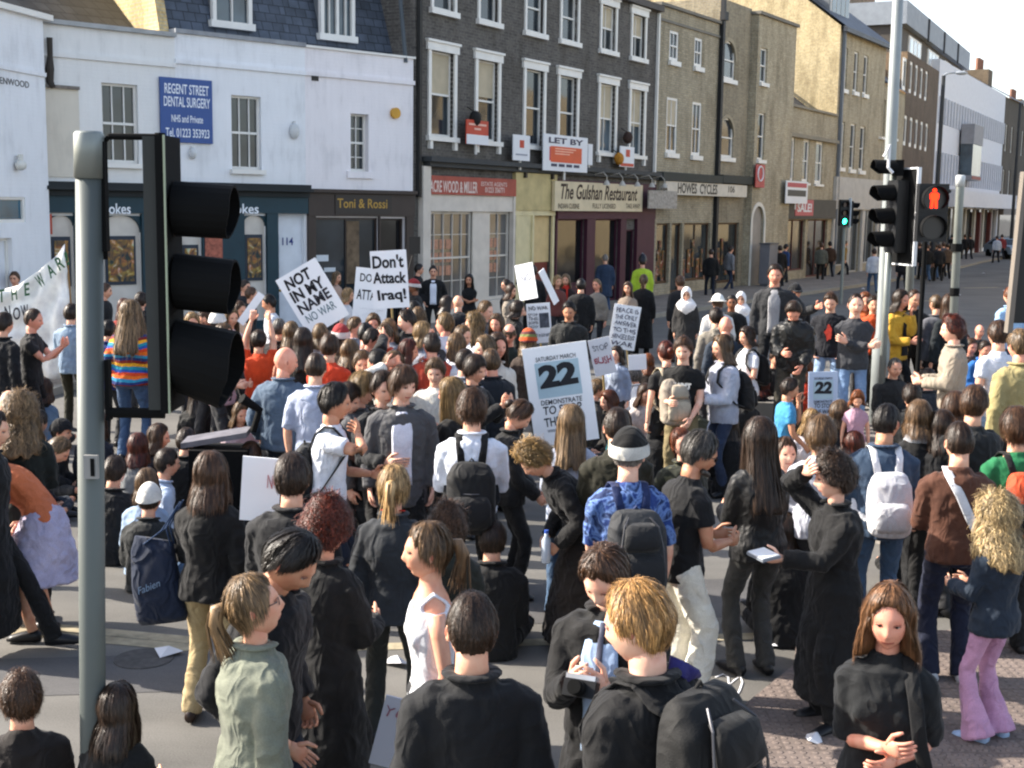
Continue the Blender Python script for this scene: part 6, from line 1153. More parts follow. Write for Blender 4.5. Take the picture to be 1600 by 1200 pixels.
A9 = p(1556, 772, 215, 'g', ('curlylong', 'fair'), ('jacket', 'ddenim'), ('flares', 'b98cab'), 'girl with long curly blond hair, denim jacket and pink flared trousers', arms='front', h=1.46, shoes='lblue')
A10 = p(1300, 712, 290, 'f', ('curly', '35281f'), ('longcoat', 'black'), (TR, 'black'), 'woman in long black coat raising a hand to shade her eyes', arms=((.02, -.40, .22), 'brow'), h=1.66, nod=6, yaw=-25, skin='p')
A11 = p(1499, 660, 178, 'm', ('crop', 'dark'), ('jumper', '5a3626'), (TR, '1b2544'), 'man in brown jumper with white diagonal bag strap and navy tracksuit bottoms', arms='front', h=1.76, key='brown', shoes='lgrey')
A12 = p(1388, 632, 178, 'm', ('crop', 'black'), ('jacket', '33475f'), (JN, 'denim'), 'man in blue denim jacket carrying a white drawstring bag on his back', arms=('front', 'front'), h=1.76, yaw=-35, key='wbag', skin='m')
A13 = p(1106, 675, 112, 'm', ('short', '3c3834'), ('tee', '15171d'), ('baggy', 'd6d2c6'), 'grey-haired man in sunglasses, black t-shirt and cream trousers', arms='front', h=1.76, glasses='sun', nod=22, lean=10, yaw=-10, skin='m', beard='3a3632')
A14 = p(985, 675, 190, 'm', ('crop', 'grey'), ('short', '1f3a78', dict(pat='tiedye', c2='6a88c0', c3='152852')), (JN, 'ddenim'), 'man in black beanie with pale band and blue tie-dye shirt', arms=('low', 'down'), h=1.78, hat='beanie', yaw=-25, key='tie', skin='p')
A15 = p(1186, 652, 200, 'f', ('vlong', 'dark'), ('jacket', '15161a', dict(rough=.55)), (TR, '4a4a48'), 'woman with long dark hair in shiny black leather jacket and grey trousers', arms='front', h=1.74)
A16 = p(818, 697, 285, 'f', ('curly', '7a6038'), ('jacket', 'black'), ('longskirt', '2c211b'), 'curly blond woman in black jacket and long brown skirt bending forward', arms=('low', 'low'), pose='stand', lean=38, nod=44, h=1.62, key='bend')
A17 = p(331, 705, 172, 'f', ('medium', 'brown'), ('fleece', 'black'), (TR, 'a8946e'), 'brown-haired woman in black top and beige trousers carrying a navy tote bag', arms=('front', 'down'), h=1.64, key='tote', shoes='dbrown')
A18 = p(458, 708, 178, 'm', ('short', 'dark'), ('fleece', 'dnavy'), (TR, 'black'), 'man with short dark hair in navy fleece seen from behind next to the white card', arms='front', h=1.74)
A19 = p(617, 725, 176, 'f', ('pony', 'blond'), ('jacket', '3a3f46'), (TR, '3c3f3c'), 'woman with blond ponytail in dark grey jacket with red collar', arms='down', h=1.64, key='bpony')
A20 = p(738, 608, 182, 'm', ('messy', 'brown'), ('shirt', 'd8dde8'), (TR, 'black'), 'brown-haired man in white shirt wearing a black rucksack, back to camera', arms=('front', 'front'), h=1.80, sleeve=.8, key='wshirt')
A21 = p(632, 573, 8, 'm', ('mop', 'brown'), ('blazer', '57575a'), (TR, 'black'), 'young man with floppy brown hair in grey suit jacket over untucked pale shirt', arms='down', h=1.84, inner='d4d6e4', skin='p', yaw=28)
A22 = p(527, 598, 88, 'm', ('short', 'black'), ('tee', 'd8dce6'), (JN, '1c2740'), 'dark-haired man in white t-shirt raising his elbow across his chest', arms=('front', (.02, -.20, .47, (-.2, -1, .0))), h=1.80, skin='m', key='elbow', yaw=12)
A23 = p(449, 543, 168, 'm', ('bald', 'grey'), ('jacket', '46586c'), (JN, 'ddenim'), 'bald man in loose blue denim jacket, back to camera', arms='side', h=1.78, yaw=-50, skin='r', bulk=1.1)
A24 = p(964, 638, 185, 'm', ('crop', 'dark'), ('jumper', '35331c'), (TR, 'dgrey'), 'man with short dark hair in olive green jumper behind the beanie wearer', arms='front', h=1.76)
A25 = p(893, 632, 178, 'f', ('long', 'light'), ('tee', '9aa2b4'), (JN, 'denim'), 'woman with long straight fair hair in pale grey printed t-shirt', arms='front', h=1.64, sleeve=1)
A26 = p(826, 628, 95, 'f', ('bun', 'brown'), ('fleece', '1c1d20'), (TR, 'black'), 'woman with brown hair tied back bowing her head beside the large placard', arms='low', h=1.62, nod=40)
A27 = p(1060, 668, 12, 'f', ('bun', 'redginger'), ('jacket', '34382a', dict(pat='camo', c2='20241a', c3='4a4a36')), (TR, 'dgrey'), 'pale woman with ginger hair clip laughing in camouflage jacket', arms=('chin', 'side'), h=1.50, nod=-5, tilt=-14, skin='p')
A28 = p(1436, 625, 182, 'f', ('bob', 'midbrown'), ('jacket', 'black'), (TR, 'black'), 'woman with highlighted brown bob and pale knotted scarf, back to camera', arms='front', h=1.66, scarf='lgrey')
A29 = p(1526, 602, 190, 'm', ('short', 'brown'), ('jumper', '26292c'), (TR, 'dgrey'), 'heavy-set man in glasses and charcoal jumper, head turned left', arms='front', h=1.80, yaw=-48, glasses=True, bulk=1.12)
A30 = p(1588, 637, 184, 'm', ('mop', 'brown'), ('tee', '17683f'), (TR, 'black'), 'brown-haired man in bright green top at the right edge', arms='down', h=1.76, key='green')
A31 = p(1282, 650, 178, 'c', ('mop', 'midbrown'), ('hoodie', 'b8bac4'), (TR, 'dgrey'), 'person with light brown hair in pale hooded top behind the black-coated woman', arms='front', h=1.62)
A32 = p(1228, 682, 8, 'g', ('pony', 'brown'), ('jacket', 'c8ccd4'), (JN, 'denim'), 'smiling pale-faced girl in white jacket beside the leather jacket', arms='down', h=1.42, skin='p', nod=-2)
A33 = p(700, 792, 182, 'c', ('curly', 'brown'), ('hoodie', '35382f'), (TR, 'dgrey'), 'curly brown-haired child in dark green hooded coat behind the woman in vest', arms='front', h=1.38)
A34 = p(32, 614, 190, 'f', ('curlylong', 'light'), ('coat', '1e2a26'), (TR, 'black'), 'woman with long curly light brown hair in dark green coat at left edge', arms='front', h=1.70)
A35 = p(32, 1050, 200, 'm', ('messy', 'brown'), ('jumper', '2e2420'), (TR, 'black'), 'person with messy dark curly hair and brown top cut by the bottom left corner', arms='low', h=1.26)
A36 = p(186, 1066, 165, 'f', ('medium', 'dark'), ('coat', '101114'), (TR, 'black'), 'dark-haired woman in black coat behind the foot of the near pole', arms='front', h=1.24)
A37 = p(-48, 790, 262, 'f', ('long', 'brown'), ('tee', 'c06840'), ('skirt', 'aaa4bc'), 'bending woman in orange top and pale lilac skirt at left edge', arms=('low', 'low'), lean=62, nod=30, h=1.66, pose='stand', d=8.9)
A38 = p(-10, 640, 95, 'm', ('short', 'dark'), ('longcoat', 'black'), (TR, 'black'), 'man in black coat and trousers striding at the left edge', arms='down', pose='walk', h=1.72, foot=((.09, -.42, .09), (-.09, .38, .12)))
# seated and crouching people on the left
p(216, 676, 180, 'f', ('medium', 'auburn'), ('jumper', '6c6e70'), (TR, 'dgrey'), 'seated woman with red-brown hair and grey top', pose='cross', arms='lap', h=1.66)
p(250, 662, 95, 'f', ('medium', 'brown'), ('jumper', '2e3440'), (TR, 'dgrey'), 'seated woman with brown hair in right-facing profile near the loudspeaker', pose='cross', arms='lap', h=1.68)
p(264, 700, 120, 'm', ('short', 'dark'), ('shirt', 'b4c4dc'), (JN, 'denim'), 'seated dark-haired man in pale blue shirt', pose='cross', arms='lap', h=1.70)
p(230, 732, 182, 'f', ('bob', 'midbrown'), ('shirt', '8da3bf'), (JN, 'denim'), 'seated brown-haired person in light blue top behind the white skullcap', pose='cross', arms='lap', h=1.62)
p(234, 757, 178, 'c', ('crop', 'dark'), ('jacket', '34383a'), (JN, 'denim'), 'seated child in white skullcap and dark grey jacket', pose='cross', arms='lap', h=1.55, hat='kufi')
p(98, 655, 90, 'c', ('short', 'dark'), ('jacket', '2a2d33'), (TR, 'dgrey'), 'seated boy in black cap left of the near pole', pose='cross', arms='lap', h=1.5, hat='cap')
p(104, 686, 100, 'c', ('short', 'light'), ('jumper', '12182a'), (JN, 'ddenim'), 'fair-haired boy in navy jumper hunched over his knees', pose='cross', arms='lap', h=1.6, nod=40, lean=28)
p(15, 610, 185, 'm', ('bald', 'grey'), ('jacket', '5a5c66'), (TR, 'dgrey'), 'pink-scalped person mostly hidden behind the curly-haired woman', h=1.6)
# standing people on the left
p(54, 483, 92, 'm', ('crop', 'brown'), ('tee', '2c2d30'), (TR, '15161a'), 'shaven-headed man in dark grey t-shirt applauding beside the banner', arms='clap', h=1.78, skin='r')
p(8, 488, 150, 'm', ('short', 'dark'), ('jacket', 'dnavy'), (TR, '8886a4'), 'dark-haired man in navy jacket and lilac trousers at left edge', h=1.76)
p(22, 424, 0, 'm', ('short', 'brown'), ('shirt', 'c8c8cc'), (TR, 'dgrey'), 'brown-haired man standing behind the white banner', h=1.74, arms='fwd')
p(112, 474, 178, 'm', ('short', 'dark'), ('shirt', '7f93a8'), (TR, 'olive'), 'man in pale blue shirt half hidden by the near pole', h=1.72, arms='front')
p(205, 470, 175, 'f', ('dread', 'light'), ('jumper', '1f4fa0', dict(pat='rainbow')), (JN, '3a5272'), 'person with long dreadlocks in rainbow-striped jumper and jeans', arms='side', h=1.92, bulk=1.25)
p(170, 500, 170, 'm', ('short', 'black'), ('jacket', '1c2c6a'), (TR, 'dgrey'), 'dark-haired person in bright blue jacket left of the rainbow jumper', h=1.6)
p(166, 442, 95, 'm', ('short', 'brown'), ('jacket', '1e2128'), (TR, 'black'), 'man in profile right of the near pole by the poster window', h=1.72)
p(194, 466, 185, 'f', ('medium', 'auburn'), ('jumper', '8a2a24'), (TR, 'dgrey'), 'reddish-haired woman in dark red behind the dreadlocks', h=1.66)
p(221, 456, 170, 'm', ('short', 'dark'), ('jacket', '2a2c30'), (TR, 'dgrey'), 'dark-haired man between the betting shop and the signal', h=1.72)
SE = [(152, 640, 175, 'f', ('medium', 'brown'), ('jumper', '2a3040'), 'seated brown-haired woman in dark blue right behind the near pole'), (182, 712, 170, 'm', ('short', 'dark'), ('jacket', '23262c'), 'seated dark-haired man in charcoal jacket left of the grey-topped sitter'), (292, 668, 178, 'm', ('short', 'dark'), ('jacket', '17191e'), 'seated man in black beside the amplifier case'),
      (392, 690, 178, 'f', ('bob', 'brown'), ('jacket', '1a1c22'), 'seated brown bob-haired woman above the white card'), (62, 640, 160, 'm', ('short', 'black'), ('jacket', '1d2026'), 'dark seated figure left of the near pole beside the capped boy'), (70, 590, 175, 'f', ('medium', 'brown'), ('shirt', '5d7690'), 'brown-haired woman in blue shirt left of the near pole'), (310, 600, 178, 'f', ('long', 'dark'), ('jacket', '14161a'), 'long dark-haired seated woman under the lowest signal hood'),
      (378, 628, 30, 'f', ('medium', 'midbrown'), ('jumper', 'b09aa0'), 'brown-haired seated woman in dusty pink left of the denim jacket'), (420, 650, 178, 'm', ('short', 'black'), ('jacket', '1a1d24'), 'black-haired seated man at the feet of the bald man'), (548, 640, 178, 'm', ('short', 'dark'), ('jacket', '202228'), 'dark seated figure behind the elbow-raising man'), (1010, 600, 20, 'f', ('medium', 'brown'), ('tee', 'c0b4ae'), 'brown-haired seated woman in cream near the beige rucksack'),
      (900, 590, 30, 'm', ('short', 'midbrown'), ('tee', 'a44030'), 'seated fair-haired man in red top behind the large placard'), (1160, 560, 350, 'f', ('medium', 'midbrown'), ('jacket', '5a6474'), 'seated fair-brown-haired woman behind the black rucksacks'), (1215, 545, 10, 'm', ('short', 'brown'), ('jacket', '303438'), 'seated brown-haired man below the hooded man leaning left'), (1270, 640, 10, 'f', ('medium', 'blond'), ('tee', 'c8c2c8'), 'seated blond woman in white beside the small placard')]
for (x, y, f, sx_, hr, tp, lb) in SE: p(x, y, f, sx_, hr, tp, (TR, 'dgrey'), lb, pose='cross', arms='lap', h=1.7, nod=14)
ST = [(770, 812, 178, 'm', ('short', 'dark'), ('jacket', '17191d'), 'crouching dark-clothed man behind the bending woman'), (1225, 800, 175, 'f', ('medium', 'dark'), ('jacket', '141519'), 'dark-clothed person sitting behind the woman in long black coat'), (1440, 745, 178, 'm', ('short', 'brown'), ('jacket', '191b20'), 'dark-clothed man sitting between the blue denim and brown jumper')]
for (x, y, f, sx_, hr, tp, lb) in ST: p(x, y, f, sx_, hr, tp, (TR, 'black'), lb, pose='cross', arms='lap', h=1.74)
# behind the near signal
for (x, y, f, sx_, hr, tp, lb) in [(300, 488, 20, 'f', ('medium', 'blond'), ('tee', 'c9b8c4'), 'fair-haired woman in pale pink glimpsed under the middle hood'), (318, 486, -10, 'm', ('short', 'brown'), ('jacket', '7a4a44'), 'man in brownish red glimpsed under the middle hood'), (340, 488, 175, 'm', ('crop', 'grey'), ('shirt', 'd4ccd0'), 'person in white cap beside the signal hoods'), (362, 480, 40, 'f', ('long', 'light'), ('tee', 'd8b8b8'), 'fair long-haired woman in pink right of the signal hoods'), (375, 470, 60, 'm', ('short', 'brown'), ('tee', 'c6a890'), 'man in tan t-shirt right of the lowest signal hood'), (384, 437, 60, 'm', ('short', 'dark'), ('jacket', '262b34'), 'man in dark jacket standing at the betting shop window')]:
    p(x, y, f, sx_, hr, tp, (TR, 'dgrey'), lb, h=1.7, hat='whitecap' if 'white cap' in lb else None, lean=30 if 'bending' in lb else 2)
p(394, 448, 110, 'f', ('short', 'brown'), ('jacket', '20252e'), (TR, 'black'), 'brown-haired woman in dark jacket left of the tilted placard', h=1.66)
p(417, 460, 275, 'm', ('short', 'black'), ('tee', 'c8ccd4'), (JN, 'denim'), 'dark-haired man in white looking left, below the tilted placard', h=1.70, nod=15, skin='m')
p(405, 515, 178, 'm', ('short', 'dark'), ('tee', 'd8481e'), (JN, 'navy'), 'man in bright orange t-shirt raising his bare arms', arms=('overhead', 'overhead'), h=1.62, det='m')
p(436, 498, 182, 'm', ('crop', 'grey'), ('jacket', '3c3a3c'), (TR, 'dgrey'), 'grey-haired man with back to camera beside the raised arms', h=1.7)
p(455, 502, 190, 'f', ('medium', 'light'), ('tee', '7a3a30'), (TR, 'dgrey'), 'woman with light brown hair just under the tilted placard', h=1.68)
p(474, 512, 180, 'f', ('long', 'dark'), ('jacket', 'black'), (TR, 'black'), 'woman with long dark hair in black below the tilted placard', h=1.72)
p(494, 552, 176, 'm', ('crop', 'brown'), ('shirt', 'a9b2c8'), (TR, 'black'), 'man in pale blue-grey shirt with sleeves rolled beside the bald man', arms='down', h=1.78, sleeve=.62)
p(516, 522, 170, 'm', ('messy', 'brown'), ('tee', 'cc3c1c'), (JN, 'ddenim'), 'person in vivid red-orange top below the tip of the tilted placard', h=1.72, arms='front', hat=None)
p(500, 505, 200, 'f', ('medium', 'light'), ('shirt', 'c4c8d8'), (TR, 'dgrey'), 'light-haired woman in pale shirt at the tip of the tilted placard', h=1.64)
p(532, 508, 195, 'f', ('medium', 'brown'), ('jumper', '6a5a4c'), (TR, 'dgrey'), 'person in dark red woolly hat in mid crowd', h=1.68, hat='redhat')
p(527, 424, 60, 'f', ('medium', 'light'), ('jumper', 'b09484'), (TR, 'dgrey'), 'fair-haired woman by the dark shopfront right of the tilted placard', h=1.66)
p(545, 450, 80, 'f', ('bob', 'blond'), ('tee', 'd0d0d4'), (TR, 'dgrey'), 'blond woman in white beside the leftmost attack placard', h=1.64)
p(645, 437, 280, 'm', ('short', 'dark'), ('jacket', '17181c'), (TR, 'black'), 'dark-clothed person in red and white woolly hat facing left', h=1.70, hat='redhat', skin='d')
p(677, 415, 5, 'm', ('short', 'black'), ('jacket', '1b1d22'), (TR, 'black'), 'dark-haired young man in open dark jacket over white t-shirt by the shop window', h=1.74, inner='d8dce8', arms='pocket')
p(656, 412, 90, 'm', ('short', 'black'), ('jacket', '14151a'), (TR, 'black'), 'shadowy man in black at the corner of the estate agent window', h=1.72)
p(733, 428, -8, 'f', ('vlong', 'black'), ('tee', '14141a'), (TR, 'black'), 'woman with long black hair in black t-shirt by the estate agent window', h=1.64, arms=('crossL', 'crossR'), skin='m')
p(715, 462, 195, 'm', ('bald', 'grey'), ('jacket', '1b2230'), (TR, 'black'), 'stooping man in dark navy jacket in front of the estate agent', h=1.70, lean=24)
p(790, 436, 290, 'f', ('bun', 'dark'), ('jacket', '7c7872'), (JN, 'navy'), 'woman in grey open coat facing left before the pale yellow shop', h=1.66, inner='black')
p(800, 444, 60, 'f', ('medium', 'brown'), ('jumper', '8a8074'), (JN, 'navy'), 'brown-haired woman with folded arms before the pale yellow shop', h=1.64, arms='crossed')
# dense middle of the crowd
MID = [(572, 505, 185, 'm', ('crop', 'black'), ('tee', 'a8b8d0'), 'dark crop-headed man in pale blue below the leftmost attack placard'), (585, 514, 182, 'm', ('crop', 'dark'), ('jacket', '2a2a2c'), 'man with round dark cropped head in charcoal, mid crowd'), (590, 545, 178, 'f', ('short', 'black'), ('jacket', '1e1e22'), 'person with short black hair in front of the round cropped head'),
 (606, 498, 340, 'f', ('medium', 'light'), ('tee', 'b0a090'), 'fair woman facing the camera under the Iraq placard'), (600, 506, 335, 'm', ('short', 'brown'), ('jacket', 'c8482c'), 'brown-haired man with orange-red shoulder bag strap in mid crowd'), (632, 484, 282, 'm', ('short', 'dark'), ('jacket', '33363a'), 'man in left-facing profile with dark grey jacket under the Iraq placard'),
 (617, 548, 172, 'f', ('medium', 'midbrown'), ('jumper', '4a4640'), 'light brown-haired woman mid crowd left of the crumpled poster'), (566, 548, 190, 'm', ('messy', 'brown'), ('jumper', '5a5048'), 'messy brown-haired man mid crowd behind the dark-haired youth'), (548, 530, 175, 'f', ('medium', 'brown'), ('jacket', '3a3a3e'), 'brown-haired woman behind the red-orange top'),
 (662, 502, 190, 'f', ('medium', 'blond'), ('tee', 'd0b8a0'), 'golden blond woman with bare shoulder behind the crumpled poster'), (696, 488, 180, 'm', ('short', 'brown'), ('shirt', '8f9ab4'), 'brown-haired man in blue-grey shirt with dark straps, mid crowd'), (724, 508, 60, 'm', ('short', 'brown'), ('shirt', 'c4ccdc'), 'man in pale shirt facing right, right of the crumpled poster'),
 (741, 490, 280, 'f', ('curlylong', 'brown'), ('jacket', '2c2420'), 'woman with curly brown hair facing left in mid crowd'), (757, 524, 300, 'f', ('bob', 'light'), ('tee', 'd0c0c0'), 'pale-faced woman in white collar, mid crowd'), (777, 520, 178, 'f', ('long', 'brown'), ('jacket', '1e2026'), 'woman with long straight brown hair left of the striped woolly hat'),
 (797, 506, 176, 'm', ('balding', 'midbrown'), ('tee', '2c3a32'), 'balding man in dark green t-shirt left of the large placard'), (728, 545, 150, 'm', ('short', 'dark'), ('jacket', '1a1c20'), 'dark-haired man standing close behind the bowing suited man'), (745, 555, 60, 'm', ('mop', 'dark'), ('blazer', '15171d'), 'dark-haired man in black suit jacket bowing his head, centre'),
 (703, 590, 182, 'f', ('vlong', 'brown'), ('jacket', '2a2624'), 'woman with very long brown hair between the grey suit and white shirt'), (572, 582, 78, 'm', ('mop', 'brown'), ('jacket', '55565a'), 'mop-haired youth in grey jacket, face to the right, beside the grey suit'), (548, 600, 75, 'm', ('messy', 'dark'), ('jacket', '3e4044'), 'dark-haired man glimpsed behind the elbow-raising man'),
 (640, 530, 90, 'f', ('medium', 'auburn'), ('jacket', '241f1e'), 'auburn-haired woman left of the crumpled poster'), (675, 520, 200, 'm', ('short', 'dark'), ('jacket', '2e3036'), 'man whose head shows above the crumpled poster'), (712, 520, 250, 'f', ('medium', 'brown'), ('tee', 'b8bcc8'), 'brown-haired woman in pale top, arm out to the crumpled poster'),
 (765, 545, 200, 'm', ('short', 'brown'), ('jacket', '202a38'), 'man in slate blue jacket at centre behind the bowing man'), (556, 495, 170, 'm', ('short', 'brown'), ('jacket', '3a3632'), 'brown-haired man right of the tilted placard tip'),
 (645, 470, 180, 'm', ('short', 'black'), ('jacket', '1c1c20'), 'dark-haired man in black below the red and white hat'), (760, 470, 182, 'm', ('short', 'brown'), ('jacket', '4e5258'), 'brown-haired man in grey before the shop doorway'), (775, 490, 178, 'f', ('medium', 'midbrown'), ('jumper', '6e6a64'), 'light brown-haired woman in grey near the pale yellow shop'),
 (812, 470, 90, 'f', ('bob', 'dark'), ('jacket', '3e3a36'), 'dark bob-haired woman left of the black and white poster'), (598, 580, 180, 'm', ('short', 'dark'), ('jacket', '34363a'), 'dark-haired man just left of the grey suit'), (680, 560, 176, 'm', ('messy', 'midbrown'), ('jumper', '5c564c'), 'messy fair-brown head below the crumpled poster'),
 (655, 480, 170, 'f', ('bob', 'brown'), ('jacket', '2c2e34'), 'brown bob-haired woman at the feet of the young man in open jacket'), (700, 462, 185, 'f', ('medium', 'dark'), ('jumper', '4a4a4e'), 'dark-haired woman in grey before the estate agent window'), (585, 490, 10, 'f', ('bob', 'midbrown'), ('tee', 'c4b4ac'), 'brown bob-haired woman in cream facing the camera between the two attack placards'),
 (350, 505, 182, 'f', ('medium', 'brown'), ('tee', 'b49aa4'), 'brown-haired woman in dusty pink behind the lowest signal hood'), (325, 510, 180, 'm', ('short', 'dark'), ('jacket', '3a3c44'), 'dark-haired man in grey behind the lowest signal hood')]
for i_, (x, y, f, sx_, hr, tp, lb) in enumerate(MID): hr = (hr[0], rs.choice(['brown', 'midbrown', '6a5238', '78603e']) if hr[1] == 'brown' else hr[1]); tp = tp if any(w_ in lb for w_ in ('grey', 'blue', 'black', 'charcoal', 'pale', 'white', 'cream', 'green', 'pink', 'red-orange', 'slate', 'orange')) else (tp[0], rs.choice(['c4c8d0', '8a8f9a', 'b09a88', '5a3a34', '3a4250', 'd0ccc4', '6f7f94', 'a43a28', '2a2c30'])); p(x, y, f+([-15, -85, 65, -120, 160, 115, -150, 178][i_ % 8] if 165 < f < 200 else 0), sx_, hr, tp, (TR, rs.choice(['dgrey', 'black', 'navy'])), lb, arms=rs.choice(['down', 'front', 'low', ('chin', 'low'), ('down', 'brow'), ('clap', 'clap'), 'front']), tilt=rs.uniform(-8, 8), h=rs.uniform(1.64, 1.8), nod=rs.uniform(0, 15), skin=rs.choice('lpr'))
# right of centre
p(832, 414, 200, 'm', ('short', 'dark'), ('jacket', '101114'), (TR, 'black'), 'man in black lifting a folded white card on his shoulder', arms=('fwdup', 'down'), h=1.80)
p(884, 428, 350, 'f', ('medium', 'light'), ('jacket', '3c2626'), (TR, 'dgrey'), 'fair-haired woman with bright red scarf', h=1.68, scarf='red')
p(872, 430, 20, 'f', ('bob', 'blond'), ('jumper', '6a3a34'), (TR, 'dgrey'), 'blond woman peeping behind the red-scarfed woman', h=1.68)
p(908, 435, 178, 'm', ('short', 'black'), ('jacket', '14161c'), (TR, 'black'), 'black-haired man in black jacket left of the woman in grey-beige jumper', h=1.72)
p(932, 435, 330, 'f', ('pony', 'light'), ('jumper', '7d7870'), (JN, '1e2633'), 'standing woman in grey-beige jumper and dark jeans, hair tied back', h=1.66, arms='down', skin='r')
p(946, 381, 185, 'm', ('crop', 'grey'), ('coat', '2c3e58'), (JN, '2f4562'), 'grey-haired man in blue coat walking past the restaurant', pose='walk', h=1.76, d=38)
p(1004, 402, 182, 'm', ('crop', 'dark'), ('jacket', 'a9c234'), (TR, 'black'), 'police officer in domed helmet and fluorescent yellow jacket', h=1.80, hat='police')
p(1006, 428, 170, 'f', ('pony', 'midbrown'), ('longcoat', '101115'), (TR, 'black'), 'tall woman in long black coat beside the police officer', h=1.74)
p(981, 440, 340, 'f', ('long', 'brown'), ('jumper', '85776a'), (TR, 'dgrey'), 'long-haired woman holding the handwritten slogan sheet', h=1.64, arms=('read', 'read'), key='slogan')
p(889, 471, 350, 'm', ('short', 'black'), ('jacket', '3a3c3c', dict(pat='heather')), (TR, 'black'), 'dark-haired man with grey shoulders looking down right of the small poster', h=1.78, nod=14, skin='m')
p(826, 515, 180, 'f', ('medium', 'light'), ('jacket', '4a3a30'), (TR, 'dgrey'), 'person in striped orange and green woolly hat behind the large placard', h=1.66, hat='woolly')
p(1062, 430, 200, 'm', ('short', 'brown'), ('jacket', '22252c'), (TR, 'black'), 'brown-haired man behind the woman in the long white headscarf', h=1.76)
p(1073, 450, 350, 'f', ('bald', 'white'), ('coat', '3e3c3c'), (TR, 'black'), 'woman in long white headscarf and dark grey coat', h=1.66, hat='hijab', nod=22)
p(1111, 389, 182, 'm', ('crop', 'dark'), ('jacket', '101114'), (JN, '222c40'), 'man in black jacket and jeans walking on the far pavement by the bicycle shop', pose='walk', h=1.76)
p(1143, 384, 120, 'm', ('short', 'dark'), ('hoodie', '75777c'), (JN, '2a3852'), 'man in grey top with bag strap walking beside the notice cabinet', pose='walk', h=1.76)
p(1122, 460, 180, 'm', ('short', 'brown'), ('hoodie', 'cfccc8'), (TR, 'dgrey'), 'person in floppy white sun hat and pale hood', h=1.72, hat='sunhat')
p(1158, 457, 345, 'f', ('bald', 'white'), ('jacket', 'a8b0c0'), (TR, 'dgrey'), 'woman in short white headscarf and pale blue top', h=1.62, hat='hijab', nod=16)
p(1144, 460, 350, 'm', ('short', 'black'), ('jacket', '14161a'), (TR, 'black'), 'dark-haired man between the white sun hat and the white headscarf', h=1.70, skin='d')
p(1119, 480, 185, 'm', ('short', 'dark'), ('hoodie', '7a746a'), (TR, 'dgrey'), 'brown-haired man in taupe hooded top behind the bald head', h=1.76)
p(1134, 495, 178, 'm', ('bald', 'grey'), ('jacket', '2c3a4c'), (TR, 'dgrey'), 'bald man in blue jacket amid standing onlookers', h=1.72, skin='r')
p(1166, 510, 300, 'f', ('bob', 'dark'), ('tee', 'd4d6dc'), (TR, 'black'), 'dark bob-haired woman in white top with a rucksack on her back', h=1.64, key='bobw', arms='front')
p(1127, 523, 290, 'm', ('medium', 'midbrown'), ('jacket', 'a4a8b6'), (JN, '2c3a56'), 'long-haired man in pale denim jacket with black rucksack facing left', h=1.76, arms='front', key='pden')
p(1068, 527, 345, 'm', ('messy', 'brown'), ('tee', '111215'), (TR, '75684a'), 'young man in black t-shirt with white lettering under grey hooded top', h=1.74, arms=('low', 'front'), key='blet', skin='p')
p(1040, 532, 200, 'f', ('bun', 'auburn'), ('tee', '16161a'), (TR, 'dgrey'), 'auburn-haired woman in black t-shirt with beige canvas rucksack', h=1.68, key='beig', skin='p')
p(950, 566, 280, 'm', ('afro', 'black'), ('jacket', '4a4640'), (TR, 'dgrey'), 'seated man with black afro hair in left-facing profile', pose='cross', arms='lap', h=1.7, skin='m')
p(963, 540, 330, 'f', ('medium', 'dark'), ('shirt', '8e9ab0'), (TR, 'dgrey'), 'fair-faced person under the pole of the slogan sheet', h=1.34, skin='p')
p(992, 572, 195, 'f', ('short', 'grey'), ('shirt', 'dcdcdc'), (TR, 'teal'), 'grey-haired woman in white top leaning forward beside the beige rucksack', pose='cross', arms='lap', h=1.72, lean=30)
p(950, 610, 290, 'f', ('bob', 'redginger'), ('jacket', '383430'), (TR, 'dgrey'), 'seated red-haired woman in glasses just right of the large placard', pose='cross', h=1.7, glasses=True, arms='lap', skin='p')
p(936, 592, 100, 'm', ('short', 'light'), ('jacket', '4c4c48'), (TR, 'dgrey'), 'seated fair-haired man by the edge of the large placard', pose='cross', h=1.7, arms='lap')
p(1012, 552, 200, 'f', ('medium', 'ginger'), ('jumper', '3a2c24'), (TR, 'dgrey'), 'ginger-haired seated woman behind the beige rucksack', pose='cross', h=1.66, arms='lap')
p(975, 640, 170, 'f', ('bob', 'brown'), ('tee', '1f6a70'), (TR, 'dgrey'), 'person in teal top sitting behind the olive jumper', pose='cross', h=1.5, arms='lap')
p(1030, 640, 185, 'm', ('short', 'dark'), ('jacket', '1a1d24'), (TR, 'black'), 'seated dark-clothed man under the young man with lettered t-shirt', pose='cross', h=1.72, arms='lap')
p(1085, 612, 178, 'm', ('messy', 'ginger'), ('jumper', '4a4a34'), (TR, 'dgrey'), 'seated ginger-haired man in olive behind the laughing woman', pose='cross', h=1.7, arms='lap')
p(1140, 640, 180, 'f', ('long', 'dark'), ('jacket', '15161c'), (TR, 'black'), 'dark long-haired woman seated below the pale denim jacket', pose='cross', h=1.74, arms='lap')
p(1190, 585, 182, 'f', ('bob', 'auburn'), ('jacket', '2c2a36'), (TR, 'dgrey'), 'auburn bob-haired woman seated left of the blue t-shirt', pose='cross', h=1.74, arms='lap')
w_ = p(1212, 412, 350, 'm', ('short', 'dark'), ('hoodie', '3c3e42'), (TR, '14181f'), 'tall man in grey and black hooded jacket leaning left above the crowd', h=1.80, arms=('out', 'down'), skin='r', z0=.60, inner='8c8c90')
